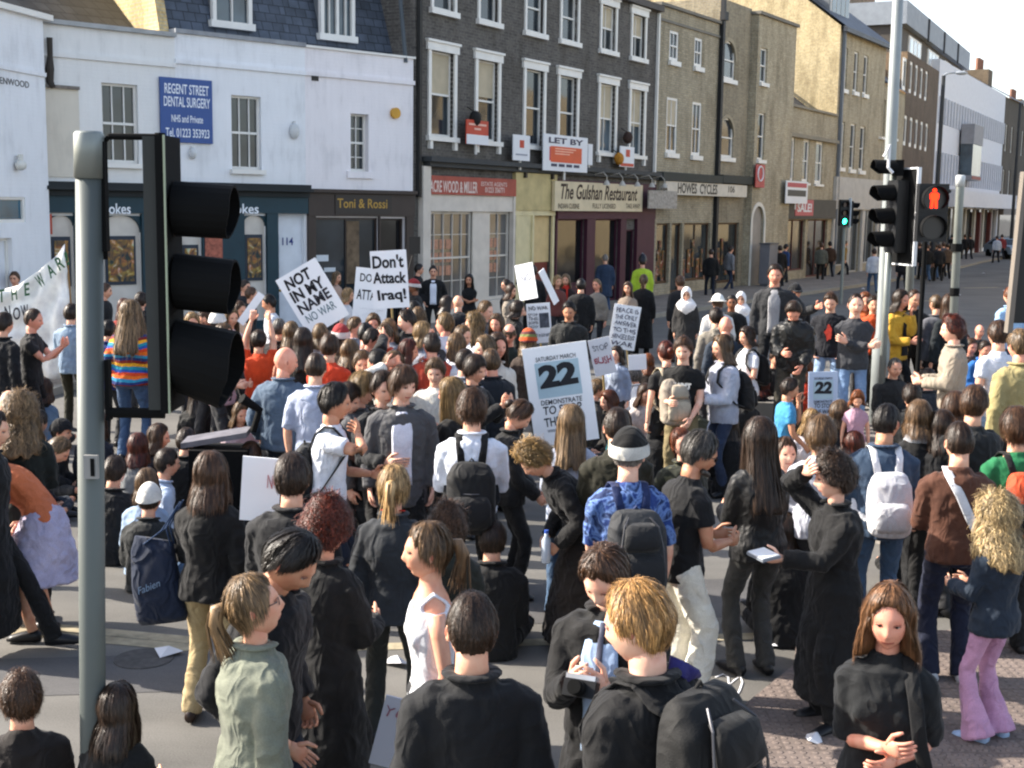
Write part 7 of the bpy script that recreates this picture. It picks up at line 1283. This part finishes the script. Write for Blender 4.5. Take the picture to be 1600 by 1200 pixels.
o_ = thing('concrete_block', 'concrete block under the tall man in grey and black hooded jacket', 'block', w_['loc']-Vector((0, 0, .6))); b = MB(); b.box(-.35, .35, -.3, .3, .04, .597); b.box(-.38, .38, -.33, .33, 0, .04); b.build('body', mat('plain', '77736c', .9), o_)
p(1243, 443, 10, 'm', ('short', 'black'), ('jacket', '12151c'), (TR, 'black'), 'man in dark cap and jacket behind the head-bowed man', h=1.72, hat='cap', skin='m')
p(1240, 474, 345, 'm', ('short', 'dark'), ('jacket', '1c1e1e', dict(rough=.45)), (TR, '4a453a'), 'man in dark leather jacket bowing his head with hands together', h=1.76, nod=48, arms=('low', 'front'), skin='r', lean=8)
p(1298, 457, 340, 'm', ('short', 'brown'), ('jumper', '151a2c'), (JN, 'ldenim'), 'man in navy sweatshirt with red printed figure, looking down', h=1.74, nod=22, arms='pocket', key='redp', skin='p')
p(1338, 459, 355, 'm', ('crop', 'dark'), ('jumper', '44464c'), (JN, '6a83a4'), 'man in grey sweater and pale jeans standing with arms crossed', h=1.82, arms='crossed', skin='p', nod=2, bulk=1.05)
p(1353, 456, 350, 'f', ('medium', 'ginger'), ('jumper', 'a85428'), (TR, 'dgrey'), 'ginger-haired woman in orange behind the man with crossed arms', h=1.66)
p(1366, 461, 355, 'f', ('short', 'dark'), ('jumper', 'b8481e'), (TR, 'dgrey'), 'dark-haired person in bright orange collar left of the lamp column', h=1.64)
p(1410, 452, 40, 'm', ('medium', 'dark'), ('jacket', 'c79a32'), (TR, '141a26'), 'dark-haired man in mustard yellow jacket with dark trousers', h=1.78, arms=('chin', 'front'), inner='dnavy', skin='r', bulk=1.05)
p(1430, 453, 10, 'm', ('crop', 'brown'), ('jacket', '111317'), (TR, 'black'), 'man in black close behind the mustard yellow jacket', h=1.76)
p(1462, 461, 200, 'm', ('crop', 'light'), ('jacket', '5a5c64'), (TR, 'dgrey'), 'sandy-haired man in grey between yellow and beige jackets', h=1.70)
p(1483, 459, 190, 'f', ('long', 'brown'), ('jacket', '1e2b34'), (TR, 'black'), 'woman with long brown hair in dark teal jacket behind the beige jacket', h=1.74)
p(1488, 494, 255, 'm', ('curly', 'auburn'), ('jacket', '8c8274'), (TR, 'dgrey'), 'curly dark-haired man in beige suede jacket facing left', h=1.76, nod=4, arms='front', skin='p')
p(1578, 448, 200, 'm', ('short', 'ginger'), ('jacket', '8fb0d4'), (JN, 'denim'), 'person in light blue jacket half behind the right edge post', h=1.72)
p(1560, 500, 200, 'm', ('short', 'brown'), ('tee', 'c8ccd6'), (JN, 'ldenim'), 'brown-haired man in white t-shirt near the right edge post', h=1.78, yaw=-20)
p(1592, 514, 195, 'm', ('short', 'light'), ('fleece', '94885e'), (TR, 'black'), 'man in khaki fleece at the right picture edge', h=1.80, skin='r')
for (x, y, hr, tp, lb) in [(1532, 508, ('bald', 'grey'), '22262e', 'balding man sitting at the roadside near the right'), (1519, 528, ('short', 'brown'), '5a4a44', 'brown-haired person seated at the roadside left of the balding sitter'), (1541, 532, ('short', 'dark'), '1f5a9c', 'seated person in bright blue beside the white t-shirt'), (1508, 520, ('medium', 'auburn'), '3a2c2c', 'auburn-haired seated person right of the beige jacket')]:
    p(x, y, 10, 'm', hr, ('jacket', tp), (TR, 'dgrey'), lb, pose='cross', arms='lap', h=1.72, skin='r')
p(1238, 590, 92, 'm', ('short', 'dark'), ('tee', '3f8bb8'), (JN, 'denim'), 'man in turquoise t-shirt resting his chin on his hand', h=1.42, arms=('chin', 'low'), skin='m', nod=12)
p(1312, 625, 178, 'f', ('bob', 'midbrown'), ('jacket', '1d212a'), (TR, 'dgrey'), 'seated brown-haired woman in front of the twenty-two placard', pose='cross', arms='lap', h=1.7)
p(1341, 611, 350, 'g', ('bob', 'ginger'), ('tee', 'b08a9c'), (JN, 'denim'), 'small ginger-haired girl in pink top and dark jacket', h=1.05, nod=30)
p(1334, 672, 182, 'f', ('bob', 'auburn'), ('jumper', '7a6a60'), (TR, 'dgrey'), 'dark auburn-haired woman seated left of the denim jacket', pose='cross', arms='lap', h=1.72)
p(1260, 560, 170, 'f', ('medium', 'ginger'), ('jumper', 'c23a20'), (TR, 'dgrey'), 'fair-haired seated person with red sleeve behind the turquoise t-shirt', pose='cross', arms='lap', h=1.6)
p(1492, 612, 185, 'f', ('bob', 'brown'), ('jacket', '2a2a30'), (TR, 'dgrey'), 'brown-haired woman between the pale scarf and charcoal jumper', h=1.68)
p(1472, 640, 178, 'f', ('medium', 'dark'), ('jacket', '1c1e24'), (TR, 'black'), 'dark-haired woman peeping behind the pale knotted scarf', h=1.6)
p(1400, 560, 10, 'm', ('crop', 'grey'), ('jacket', '3a3c40'), (TR, 'dgrey'), 'crouching man with grey equipment behind the lamp column', pose='cross', h=1.74, arms='lap')
p(1450, 575, 180, 'm', ('short', 'dark'), ('jacket', '26303c'), (TR, 'black'), 'seated man in slate jacket below the mustard yellow jacket', pose='cross', h=1.72, arms='lap')
p(1425, 600, 178, 'm', ('messy', 'dark'), ('jacket', '1c1f22'), (TR, 'black'), 'dark messy-haired man seated right of the lamp column', pose='cross', h=1.74, arms='lap')
p(1170, 600, 30, 'm', ('short', 'dark'), ('jacket', '222428'), (TR, 'black'), 'dark-haired man seated below the white-topped rucksack wearer', pose='cross', h=1.74, arms='lap')
p(860, 575, 180, 'm', ('short', 'dark'), ('jacket', '2a2c30'), (TR, 'black'), 'dark-haired man hidden behind the large placard', pose='cross', h=1.7, arms='lap')
p(660, 660, 178, 'f', ('bob', 'brown'), ('jumper', '3a3430'), (TR, 'black'), 'brown bob-haired woman seated between grey suit and white shirt', pose='cross', h=1.7, arms='lap')
p(580, 660, 178, 'm', ('short', 'dark'), ('jumper', '2a2c32'), (TR, 'black'), 'dark-haired man seated behind the white t-shirt', pose='cross', h=1.74, arms='lap')
# far pavement
for (x, y, f, hr, tp, lg, lb) in [(1219, 383, 180, ('short', 'dark'), '2c2520', 'black', 'person in dark brown coat outside the low house shop'), (1229, 381, 120, ('short', 'black'), '28406c', 'dgrey', 'person in blue jacket outside the low house shop'), (1284, 379, 170, ('short', 'brown'), '5d5f56', 'black', 'pedestrian in grey-green jacket and black trousers crossing the pavement'), (1297, 377, 185, ('short', 'black'), '4a3222', 'navy', 'pedestrian in brown jacket behind the grey-green jacket'), (1314, 374, 180, ('short', 'black'), '101216', 'navy', 'pedestrian in black below the distant green signal'), (1322, 376, 90, ('short', 'dark'), '8a6a1c', 'navy', 'pedestrian with yellow sleeve below the distant green signal'),
   (1366, 388, 180, ('short', 'dark'), 'b4b8c0', 'denim', 'pedestrian in white shirt left of the lamp column signal'), (1412, 388, 180, ('short', 'dark'), '1a1c22', 'navy', 'dark pedestrian behind the slim signal posts'), (1488, 366, 180, ('short', 'black'), '121318', 'black', 'dark pedestrian left of the slim pale post'), (1508, 366, 175, ('short', 'brown'), '15161c', 'black', 'dark pedestrian right of the slim pale post'), (1516, 366, 185, ('short', 'dark'), '1c1c24', 'black', 'pedestrian in black jacket with pale shirt right of the slim pale post'),
   (1558, 368, 180, ('short', 'dark'), 'a8b4c4', 'navy', 'distant pedestrian in white beside the parked car'), (1566, 366, 180, ('short', 'dark'), '7a2c30', 'navy', 'distant pedestrian in dark red beside the parked car')]:
    p(x, y, f, 'm', hr, ('jacket', tp), (TR, lg), lb, pose='walk', h=1.74)
for i in range(8):
    p(1437+i*6.2, 378+(i % 3)*1.5, 180, 'm', ('short', rs.choice(['dark', 'brown', 'black'])), ('jacket', rs.choice(['20242c', '3a3028', '4a5260', '15161a', '5c4a3c'])), (TR, rs.choice(['navy', 'black', 'denim'])), 'distant pedestrian in a dim row on the far pavement under the red man signal', pose='walk', h=1.72, group='distant row of pedestrians under the red man signal')
for i, (x, y) in enumerate([(-6.1, 8.6), (-5.4, 7.0), (-6.9, 10.4), (-4.9, 5.9), (-8.0, 9.4), (-7.4, 12.4), (-4.3, 4.9)]):  # unseen people added so their shadows fall across the near road
    q = p(0, 600, 90+i*25, 'mf'[i % 2], ('short', 'brown'), ('jacket', 'charcoal'), (TR, 'black'), 'unseen dark-clothed onlooker added beyond the left picture edge to cast shadows', h=1.66+.02*i, det='m', group='onlookers beyond the left edge'); q['root'].location = (x, y, 0)
# ------------------------------------------------------------------ bags
I_ = PEOPLE
backpack(I_['blond'], '101113', 'very large black rucksack with zips on the sandy blond man', big=1.18, drop=-.08)
straps_later = 1
backpack(I_['wshirt'], '16171b', 'black rucksack with wide straps on the man in white shirt', big=1.1, drop=.10, col2='202126')
backpack(I_['wbag'], 'c6c6ca', 'white drawstring bag hanging on the blue denim jacket', big=1.0, drop=.08, trim='d8d8dc', type_='drawstring_bag')
backpack(I_['tie'], '3c3f44', 'grey rucksack with curved zip on the tie-dye shirt', big=1.15, drop=.06, col2='2c2e33', trim='1a2c5a')
backpack(I_['elbow'], '2c2d30', 'slouching black and grey rucksack on the man in white t-shirt', big=.95, drop=.08, col2='77787a')
backpack(I_['beig'], '93887a', 'beige canvas rucksack on the auburn-haired woman', big=1.15, drop=.04, trim='b8aa90', col2='a59a88')
backpack(I_['pden'], '17181c', 'black rucksack on the pale denim jacket', big=1.0, drop=.03)
backpack(I_['bobw'], '15161a', 'black rucksack on the dark bob-haired woman in white', big=1.0, drop=.02)
backpack(I_['green'], 'c04a24', 'orange-red and black rucksack on the green top', big=1.0, drop=.04, col2='16161a')
def straps(info, pts, col, name='strap', w_=.03, par=None):
    b = MB(); b.loft([tuple(info['T'](*q)*info['K']) for q in pts], [(w_*info['K'], .004)]*len(pts), (1, 0, 0), 8, power=3); return b.build(name, mat('cloth', col, .8), par or info['root'], True)
r = thing('shoulder_bag', 'small bag on a white diagonal strap across the brown jumper', 'bag', I_['brown']['loc'], I_['brown']['fr']); straps(I_['brown'], [(.535, .08, .0), (.50, .09, -.09), (.38, .03, -.145), (.22, -.05, -.135), (.06, -.14, -.12), (-.06, -.20, -.05), (-.12, -.24, .02)], 'c8c8cc', par=r)
b = MB(); q = I_['brown']; c = q['T'](-.14, -.25, .03)*q['K']; b.loft([c+Vector((0, 0, .12)), c+Vector((0, 0, .08)), c+Vector((0, 0, -.10)), c+Vector((0, 0, -.16))], [(.10, .03), (.12, .05), (.13, .06), (.11, .04)], (0, 1, 0), 12, power=3); b.build('bag', mat('cloth', 'b4b0b8', .9), r, True)
# navy tote bag
q = I_['tote']; wr = [a for a in q['arms'] if a[0] == -1][0][3]*q['K']; r = thing('tote_bag', 'navy cotton tote bag with pale script hanging from the beige-trousered woman', 'bag', q['loc'], q['fr']); sh = q['T'](.45, -.17, 0)*q['K']; c = Vector((-.34, .05, sh.z-.42))
c = Vector((.31, .02, sh.z-.44)); sh = q['T'](.45, .17, 0)*q['K']
b = MB(); b.loft([c+Vector((-.02, 0, .27)), c+Vector((0, 0, .2)), c+Vector((.02, 0, 0)), c+Vector((.02, 0, -.2)), c+Vector((.02, 0, -.24))], [(.12, .02), (.135, .045), (.15, .06), (.16, .055), (.145, .03)], (1, 0, 0), 18, power=2.8); bg_ = b.build('bag', mat('cloth', '182a48', .85, fold=.8), r, True); bg_.matrix_local = Matrix.Translation(c) @ Matrix.Rotation(R(10), 4, 'Y') @ Matrix.Translation(-c)
for yy in (-.02, .03): b = MB(); b.loft([sh+Vector((.02, yy-.02, .055)), sh+Vector((.10, yy, -.1)), c+Vector((-.09, yy, .24))], [(.012, .004)]*3, (0, 1, 0), 6); b.loft([sh+Vector((.02, yy-.02, .055)), sh+Vector((.13, yy, -.12)), c+Vector((.08, yy, .24))], [(.012, .004)]*3, (0, 1, 0), 6); b.build('handle', mat('cloth', '2c4468', .85), r, True)
t = text('lettering', 'Fabien', .06, mat('plain', '6a7f98', .7), bg_, Matrix.Translation(c+Vector((.04, .066, .0))) @ Matrix.Rotation(R(180), 4, 'Z') @ TM @ Matrix.Rotation(R(14), 4, 'Z'), shear=.4)
r = thing('shoulder_bag', 'dark shoulder bag hanging at the hip of the woman in dark jumper, bottom right', 'bag', I_['aub']['loc'], I_['aub']['fr']); straps(I_['aub'], [(.53, .085, -.03), (.53, .085, .03), (.40, .12, .13), (.2, .15, .13), (.0, .2, .12), (-.1, .24, .08)], '15181d', par=r)
b = MB(); q = I_['aub']; c = q['T'](-.16, .24, .04)*q['K']; b.loft([c+Vector((0, 0, .16)), c+Vector((0, 0, .1)), c+Vector((.02, 0, -.10)), c+Vector((.02, 0, -.17))], [(.10, .03), (.14, .05), (.16, .07), (.13, .04)], (.4, 1, 0), 12, power=3); b.build('bag', mat('cloth', '1a2028', .7), r, True)
straps(I_['blond'], [(.56, -.07, -.03), (.53, -.11, -.06), (.50, -.15, -.06), (.47, -.19, -.03)], '2c2768', 'purple_collar', .03)
straps(I_['bpony'], [(.56, -.06, -.03), (.545, -.04, .05), (.52, 0, .085), (.545, .04, .05), (.56, .06, -.03)], 'b23024', 'red_collar', .02)
b = MB(); q = I_['blet']
t = text('lettering', 'IT AIN\'T\nRIGHT', .1, mat('plain', 'd8d8d4', .7), q['root'], offset=.01); t.matrix_local = Matrix.Translation(q['T'](.30, 0, q['W'][6][1]+.035)*q['K']) @ TM @ Matrix.Diagonal((.22/t['w'], .11/t['h'], 1, 1))
q = I_['redp']; b = MB(); c0 = q['T'](.28, 0, q['W'][6][1]+.035)*q['K']; rr_ = random.Random(3)
pts = []
for k in range(14): a = 2*math.pi*k/14; rr2 = .075*rr_.uniform(.6, 1.15); pts.append(tuple(c0+Vector((math.cos(a)*rr2*.75, -.006, math.sin(a)*rr2*1.5))))
b.prism(pts, (0, .02, 0)); b.build('printed_figure', mat('plain', 'b83a2c', .7, var=.4, scale=25), q['root'])
# ------------------------------------------------------------------ camera and bottle in hands
q = A6; L = [a for a in q['arms'] if a[0] == 1][0][3]*q['K']; Rr_ = [a for a in q['arms'] if a[0] == -1][0][3]*q['K']; c = (L+Rr_)/2+Vector((0, -.09, .02)); r = thing('camera', 'black and silver compact camera held by the suited man', 'camera', q['loc'], q['fr'])
b = MB(); b.box(-.065, .065, -.03, .03, -.035, .03); bd = b.build('camera_body', BLK, r); b2 = MB(); b2.box(-.06, .06, -.028, .028, .031, .05); b2.build('top_plate', mat('plain', 'c4c8cc', .25, metal=.6), bd); b2 = MB(); b2.cyl((0, -.03, -.003), (0, -.085, -.003), .031, 18); b2.cyl((0, -.085, -.003), (0, -.095, -.003), .027, 18); b2.build('lens_barrel', BLKM, bd); bd.matrix_local = Matrix.Translation(c) @ Matrix.Rotation(R(-25), 4, 'X')
q = I_['bend']; wr = [a for a in q['arms'] if a[0] == 1][0][3]*q['K']; r = thing('water_bottle', 'clear plastic water bottle held by the bending woman', 'bottle', q['loc'], q['fr']); b = MB(); c = wr+Vector((.0, -.08, -.12)); b.loft([c, c+Vector((0, 0, .01)), c+Vector((0, 0, .16)), c+Vector((0, 0, .19)), c+Vector((0, 0, .21))], [.028, .032, .032, .014, .013], (1, 0, 0), 14); b.build('bottle_body', mat('glass', 'b8c4d8', .1), r, True); b = MB(); b.cyl(c+Vector((0, 0, .21)), c+Vector((0, 0, .23)), .015, 12); b.build('cap', mat('plain', '3a5ab0', .4), r)
q = A10; wr = [a for a in q['arms'] if a[0] == 1][0][3]*q['K']; r = thing('notebook', 'small pale notebook held out in the hand of the woman in long black coat', 'book', q['loc'], q['fr']); c = wr+Vector((0, -.12, .03)); b = MB(); b.box(-.09, .09, -.06, .06, -.008, .008); cv = b.build('cover', mat('plain', '7a8088', .5), r); cv.matrix_local = Matrix.Translation(c) @ Matrix.Rotation(R(8), 4, 'X'); b = MB(); b.box(-.085, .085, -.055, .055, .008, .014); b.build('page', mat('plain', 'd0d4d8', .6), cv)
# loudspeaker rig between the signal and the bald man
pc = at(345, 690, 11.6); r = thing('sound_trolley', 'black amplifier case with tilted grey panel standing among the seated people', 'amplifier', (pc.x, 11.6, 0)); zt_ = at(345, 690, 11.6).z
b = MB(); b.box(-.25, .28, -.2, .2, .08, zt_-.05); cs = b.build('case', BLKM, r); b = MB(); b.prism([(-.34, -.12, zt_-.05), (.26, -.12, zt_+.06), (.26, .14, zt_+.08), (-.34, .14, zt_-.03)], (0, 0, .05)); b.build('panel', mat('plain', '66646a', .5, var=.3, scale=8), r); b = MB(); b.loft([(.3, 0, zt_+.1), (.36, 0, zt_+.3), (.22, -.1, zt_+.42)], [.03, .035, .05], (1, 0, 0), 10); b.build('microphone_arm', BLKM, r)
for x_ in (-.25, .25):
    for y_ in (-.18, .18): b = MB(); b.cyl((x_-.02, y_, .05), (x_+.02, y_, .05), .05, 12); b.build('caster', BLKM, r)
# ------------------------------------------------------------------ placards and banner
def pl(x0, x1, y0, y1, d_, roll, label, lines, grip=None, **kw):
    c = at((x0+x1)/2, (y0+y1)/2, d_); k = d_/CF*1.01; st = None
    if grip: g = at(grip[0], grip[1], d_+.02); st = tuple(g-c)
    return placard(c, (x1-x0)*k, (y1-y0)*k, roll, label, lines, stick=st, **kw)
def fill_lines(n, z0, z1, words, w_=.74, h_=.05): return [(words[i % len(words)], 0, z0+(z1-z0)*i/(n-1), w_*(.85+.15*((i*7) % 3)/2), h_, '2c3444', .0) for i in range(n)]
pl(452, 524, 414, 516, 17.5, -31, 'tilted white placard with bold NOT IN MY NAME, leftmost of the raised placards', [('NOT', -.06, .35, .62, .18, None, .035), ('IN MY', 0, .14, .78, .18, None, .035), ('NAME', 0, -.06, .78, .17, '2a2a33', .03), ('NO WAR', 0, -.25, .7, .13, '4a6a74', 0.0)], grip=(506, 560))
pl(553, 606, 420, 508, 20.5, 5, 'white ATTACK IRAQ placard half hidden by the Iraq placard with exclamation mark', [("DON'T", .0, .33, .72, .15, None, .01), ('ATTACK', 0, .03, .84, .18, None, .012), ('IRAQ', 0, -.30, .8, .17, None, .012)], grip=(590, 560))
pl(581, 637, 392, 481, 17.2, -4, "white handwritten placard reading Don't Attack Iraq with exclamation mark", [("Don't", -.02, .31, .86, .23, None, .03), ('Attack', 0, .03, .92, .2, None, .03), ('Iraq!', .03, -.29, .8, .24, None, .03)], grip=(616, 540))
def big22(o, w_, h_):
    b = MB(); b.box(-w_*.34, w_*.34, -.003, -.001, -h_*.02, h_*.34); b.build('blue_block', mat('plain', 'a8c0cc', .7, var=.15), o)
c = at(876, 616, 12.6)
BIG = [('SATURDAY MARCH', 0, .375, .62, .045, '30343c', .0), ('22', 0, .2, .6, .235, '1c1f26', .055), ('DEMONSTRATE', 0, -.065, .64, .05, '30343c', .006), ('TO STOP', 0, -.145, .60, .085, '20242c', .012), ('THE WAR', 0, -.26, .62, .09, '20242c', .012), ('WWW.STOPWAR.ORG.UK', 0, -.355, .56, .03, '4a5264', 0.0)]
placard(c, 102*12.6/CF, 158*12.6/CF, -9, 'large white Saturday March 22 demonstration placard in the centre', BIG, stick=tuple(at(905, 760, 12.6)-c), draw=big22)
c = at(1286, 622, 14.2); placard(c, 46*14.2/CF, 84*14.2/CF, -2, 'small pale blue 22 placard propped among the seated people at right', [(s_, x_, z_, w__, h__, cc, of) for s_, x_, z_, w__, h__, cc, of in BIG[:5]], col='b4c4dc', draw=big22)
def photo_patch(o, w_, h_):
    b = MB(); b.box(w_*.02, w_*.42, -.004, -.001, -h_*.12, h_*.25); b.build('printed_photograph', mat('plain', '4a4e58', .6, var=.8, scale=14), o)
pl(824, 861, 474, 536, 19.5, -5, 'narrow black and white poster with small photograph beside the head-bowed man', [('NO WAR', 0, .38, .8, .1, None, .01)]+[(w__, -.24, .22-.1*i, .4, .07, '2c3444', 0) for i, w__ in enumerate(['STOP', 'THE', 'BOMB', 'NOW'])]+[('NOT IN OUR NAME', .1, -.3, .7, .08, '2c3444', 0)], grip=(850, 590), draw=photo_patch)
pl(955, 997, 477, 546, I_['slogan']['loc'].y-.42, 8, 'handwritten slogan sheet held by the long-haired woman', [(w__, 0, .38-.15*i, .84, .1, '2a2c48', .004) for i, w__ in enumerate(['PEACE IS', 'THE ONLY', 'ANSWER', 'TO THIS', 'SENSELESS', 'WAR'])], grip=(985, 600), bent=.04)
pl(924, 958, 528, 586, 16.2, -14, 'pale grey sign with red painted word leaning right of the large placard', [('STOP', 0, .25, .7, .16, '5a5c66', 0), ('BUSH', 0, -.1, .8, .2, '9c2438', .01)], col='d0d2d8', grip=(945, 620))
c = at(822, 440, 21); placard(c, 34*21/CF, 56*21/CF, -12, 'left leaf of the folded white card held over the shoulder', [('NO', 0, .1, .5, .2, '9a9ca4', 0)], yaw=-35)
c = at(858, 448, 21); placard(c, 12*21/CF, 62*21/CF, -33, 'right edge-on leaf of the folded white card held over the shoulder', [], yaw=40)
pl(982, 1010, 554, 578, 17.5, -4, 'blank white card showing behind the seated crowd near the beige rucksack', [])
c = at(407, 765, A18['loc'].y+.35); dk = A18['loc'].y+.35; placard(c, 62*dk/CF, 104*dk/CF, 4, 'blank bright white card carried beside the navy fleece', [('NO', .32, .15, .3, .2, 'b06a70', 0)], col='eceef2')
c = at(392, 482, 17); placard(c, 12*17/CF, 58*17/CF, 36, 'rolled white paper raised next to the clapping hands', [], col='eceef2', name='paper_roll')
c = at(632, 1150, A4['loc'].y-.45); dk = A4['loc'].y-.45; placard(c, 92*dk/CF, 120*dk/CF, 14, 'pale grey placard with red handwriting held low by the woman in vest', [('YOUR', -.02, .30, .85, .17, '8a5a68', 0), ('WAR', .05, -.05, .4, .12, '9a8a94', 0)], col='a9adb8')
# crumpled poster
c = at(681, 566, 15.2); r = thing('crumpled_poster', 'crumpled black and white twenty-two poster pushed up above the crowd', 'placard', c); b = MB(); n = 12; V = []
for i in range(n+1):
    for j in range(n+1):
        x, z = (i/n-.5)*.44*(1-.25*j/n), (j/n-.5)*.62; V.append((x+z*.28, .07*mnoise.noise(Vector((x*7, z*7, 3)))+.02*mnoise.noise(Vector((x*22, z*22, 1))), z))
b.add(V, [(i*(n+1)+j, (i+1)*(n+1)+j, (i+1)*(n+1)+j+1, i*(n+1)+j+1) for i in range(n) for j in range(n)]); bo = b.build('sheet', mat('plain', 'c4c8d4', .7), r, True); so_ = bo.modifiers.new('s', 'SOLIDIFY'); so_.thickness = .004
t = text('lettering', '2', .3, mat('plain', '26282e', .7), bo, offset=.03, extrude=.003); t.matrix_local = Matrix.Translation((.06, -.075, .07)) @ TM @ Matrix.Diagonal((.16/t['w'], .2/t['h'], 1, 1))
for i in range(3): t = text('lettering', ['TO STOP', 'THE', 'WAR'][i], .3, mat('plain', '3c404c', .7), bo, offset=.0, extrude=.003); t.matrix_local = Matrix.Translation((-.03, -.075, -.1-.07*i)) @ TM @ Matrix.Diagonal((.22/t['w'], .05/t['h'], 1, 1))
# banner on the left, cloth sagging between hands
BD = 20.5; cs_ = [(at(-30, 458, BD), at(-30, 560, BD)), (at(0, 453, BD), at(0, 556, BD)), (at(30, 446, BD), at(30, 572, BD)), (at(60, 424, BD), at(55, 584, BD)), (at(82, 404, BD), at(85, 592, BD)), (at(102, 381, BD), at(116, 588, BD))]
r = thing('protest_banner', 'white cloth banner with green painted THE WAR sagging at the left edge', 'banner', (cs_[0][0].x, BD, 0)); b = MB(); n, m = 30, 16; V = []
for i in range(n+1):
    t_ = i/n*(len(cs_)-1); k_ = min(int(t_), len(cs_)-2); u = t_-k_; a = cs_[k_][0].lerp(cs_[k_+1][0], u); c = cs_[k_][1].lerp(cs_[k_+1][1], u)
    for j in range(m+1): v = a.lerp(c, j/m)-r.location; V.append((v.x, .10*math.sin(i*.8+j*.35)*(.3+j/m*.6)+.04*math.sin(j*1.3+i*.3), v.z))
b.add(V, [(i*(m+1)+j, (i+1)*(m+1)+j, (i+1)*(m+1)+j+1, i*(m+1)+j+1) for i in range(n) for j in range(m)]); bo = b.build('cloth', mat('cloth', 'f2f1ee', .85, fold=.2), r, True); sm = bo.modifiers.new('s', 'SOLIDIFY'); sm.thickness = .004
for (st, xs, col_, dz) in (('THE WAR', [(4, 462), (22, 459), (42, 452), (64, 438), (78, 424), (92, 412), (104, 404)], '2f5a3c', 0), ('NOW', [(12, 488), (26, 490), (40, 486)], '2a2a30', 0)):
    for ch, (x, y) in zip(st.replace(' ', '') if st != 'THE WAR' else 'THEWAR!', xs):
        q = at(x, y, BD-.16)-r.location; t = text('lettering', ch, 1, mat('plain', col_, .7), bo, offset=.02, extrude=.002, shear=.3); t.matrix_local = Matrix.Translation(q) @ TM @ Matrix.Rotation(R(12 if x < 50 else 35), 4, 'Z') @ Matrix.Diagonal((.12/t['w'], .2/t['h'], 1, 1))
b = MB(); e_ = cs_[-1][0]-r.location; b.loft([e_+Vector((0, .03, .05)), (e_.x+.12, .03, 0)], [.014, .014], (1, 0, 0), 8); b.build('pole', mat('plain', '8a6a40', .7), r)
# small orange thing on the road and the raised black paddle
pc = at(648, 385, 21); r = thing('raised_paddle', 'dark paddle-shaped sign on a stick raised by the dark shopfront', 'sign', (pc.x, 21, 0)); b = MB(); b.box(-.09, .09, -.02, .02, pc.z-.12, pc.z+.16); bo = b.build('panel', DARKP, r); b = MB(); b.loft([(-.02, 0, pc.z-.1), (-.16, 0, pc.z-.62)], [.014]*2, (1, 0, 0), 6); b.build('stick', DARKP, r)
r = thing('orange_cap', 'small orange cap lying on the road behind the dark blazer', 'cap', gp(778, 1000)); b = MB(); b.sphere((0, 0, .03), (.08, .08, .06), 14, 8); b.loft([(0, -.08, .02), (.0, -.19, .015)], [(.08, .006), (.05, .005)], (1, 0, 0), 10); b.build('crown', mat('cloth', 'c2471c', .8), r, True)
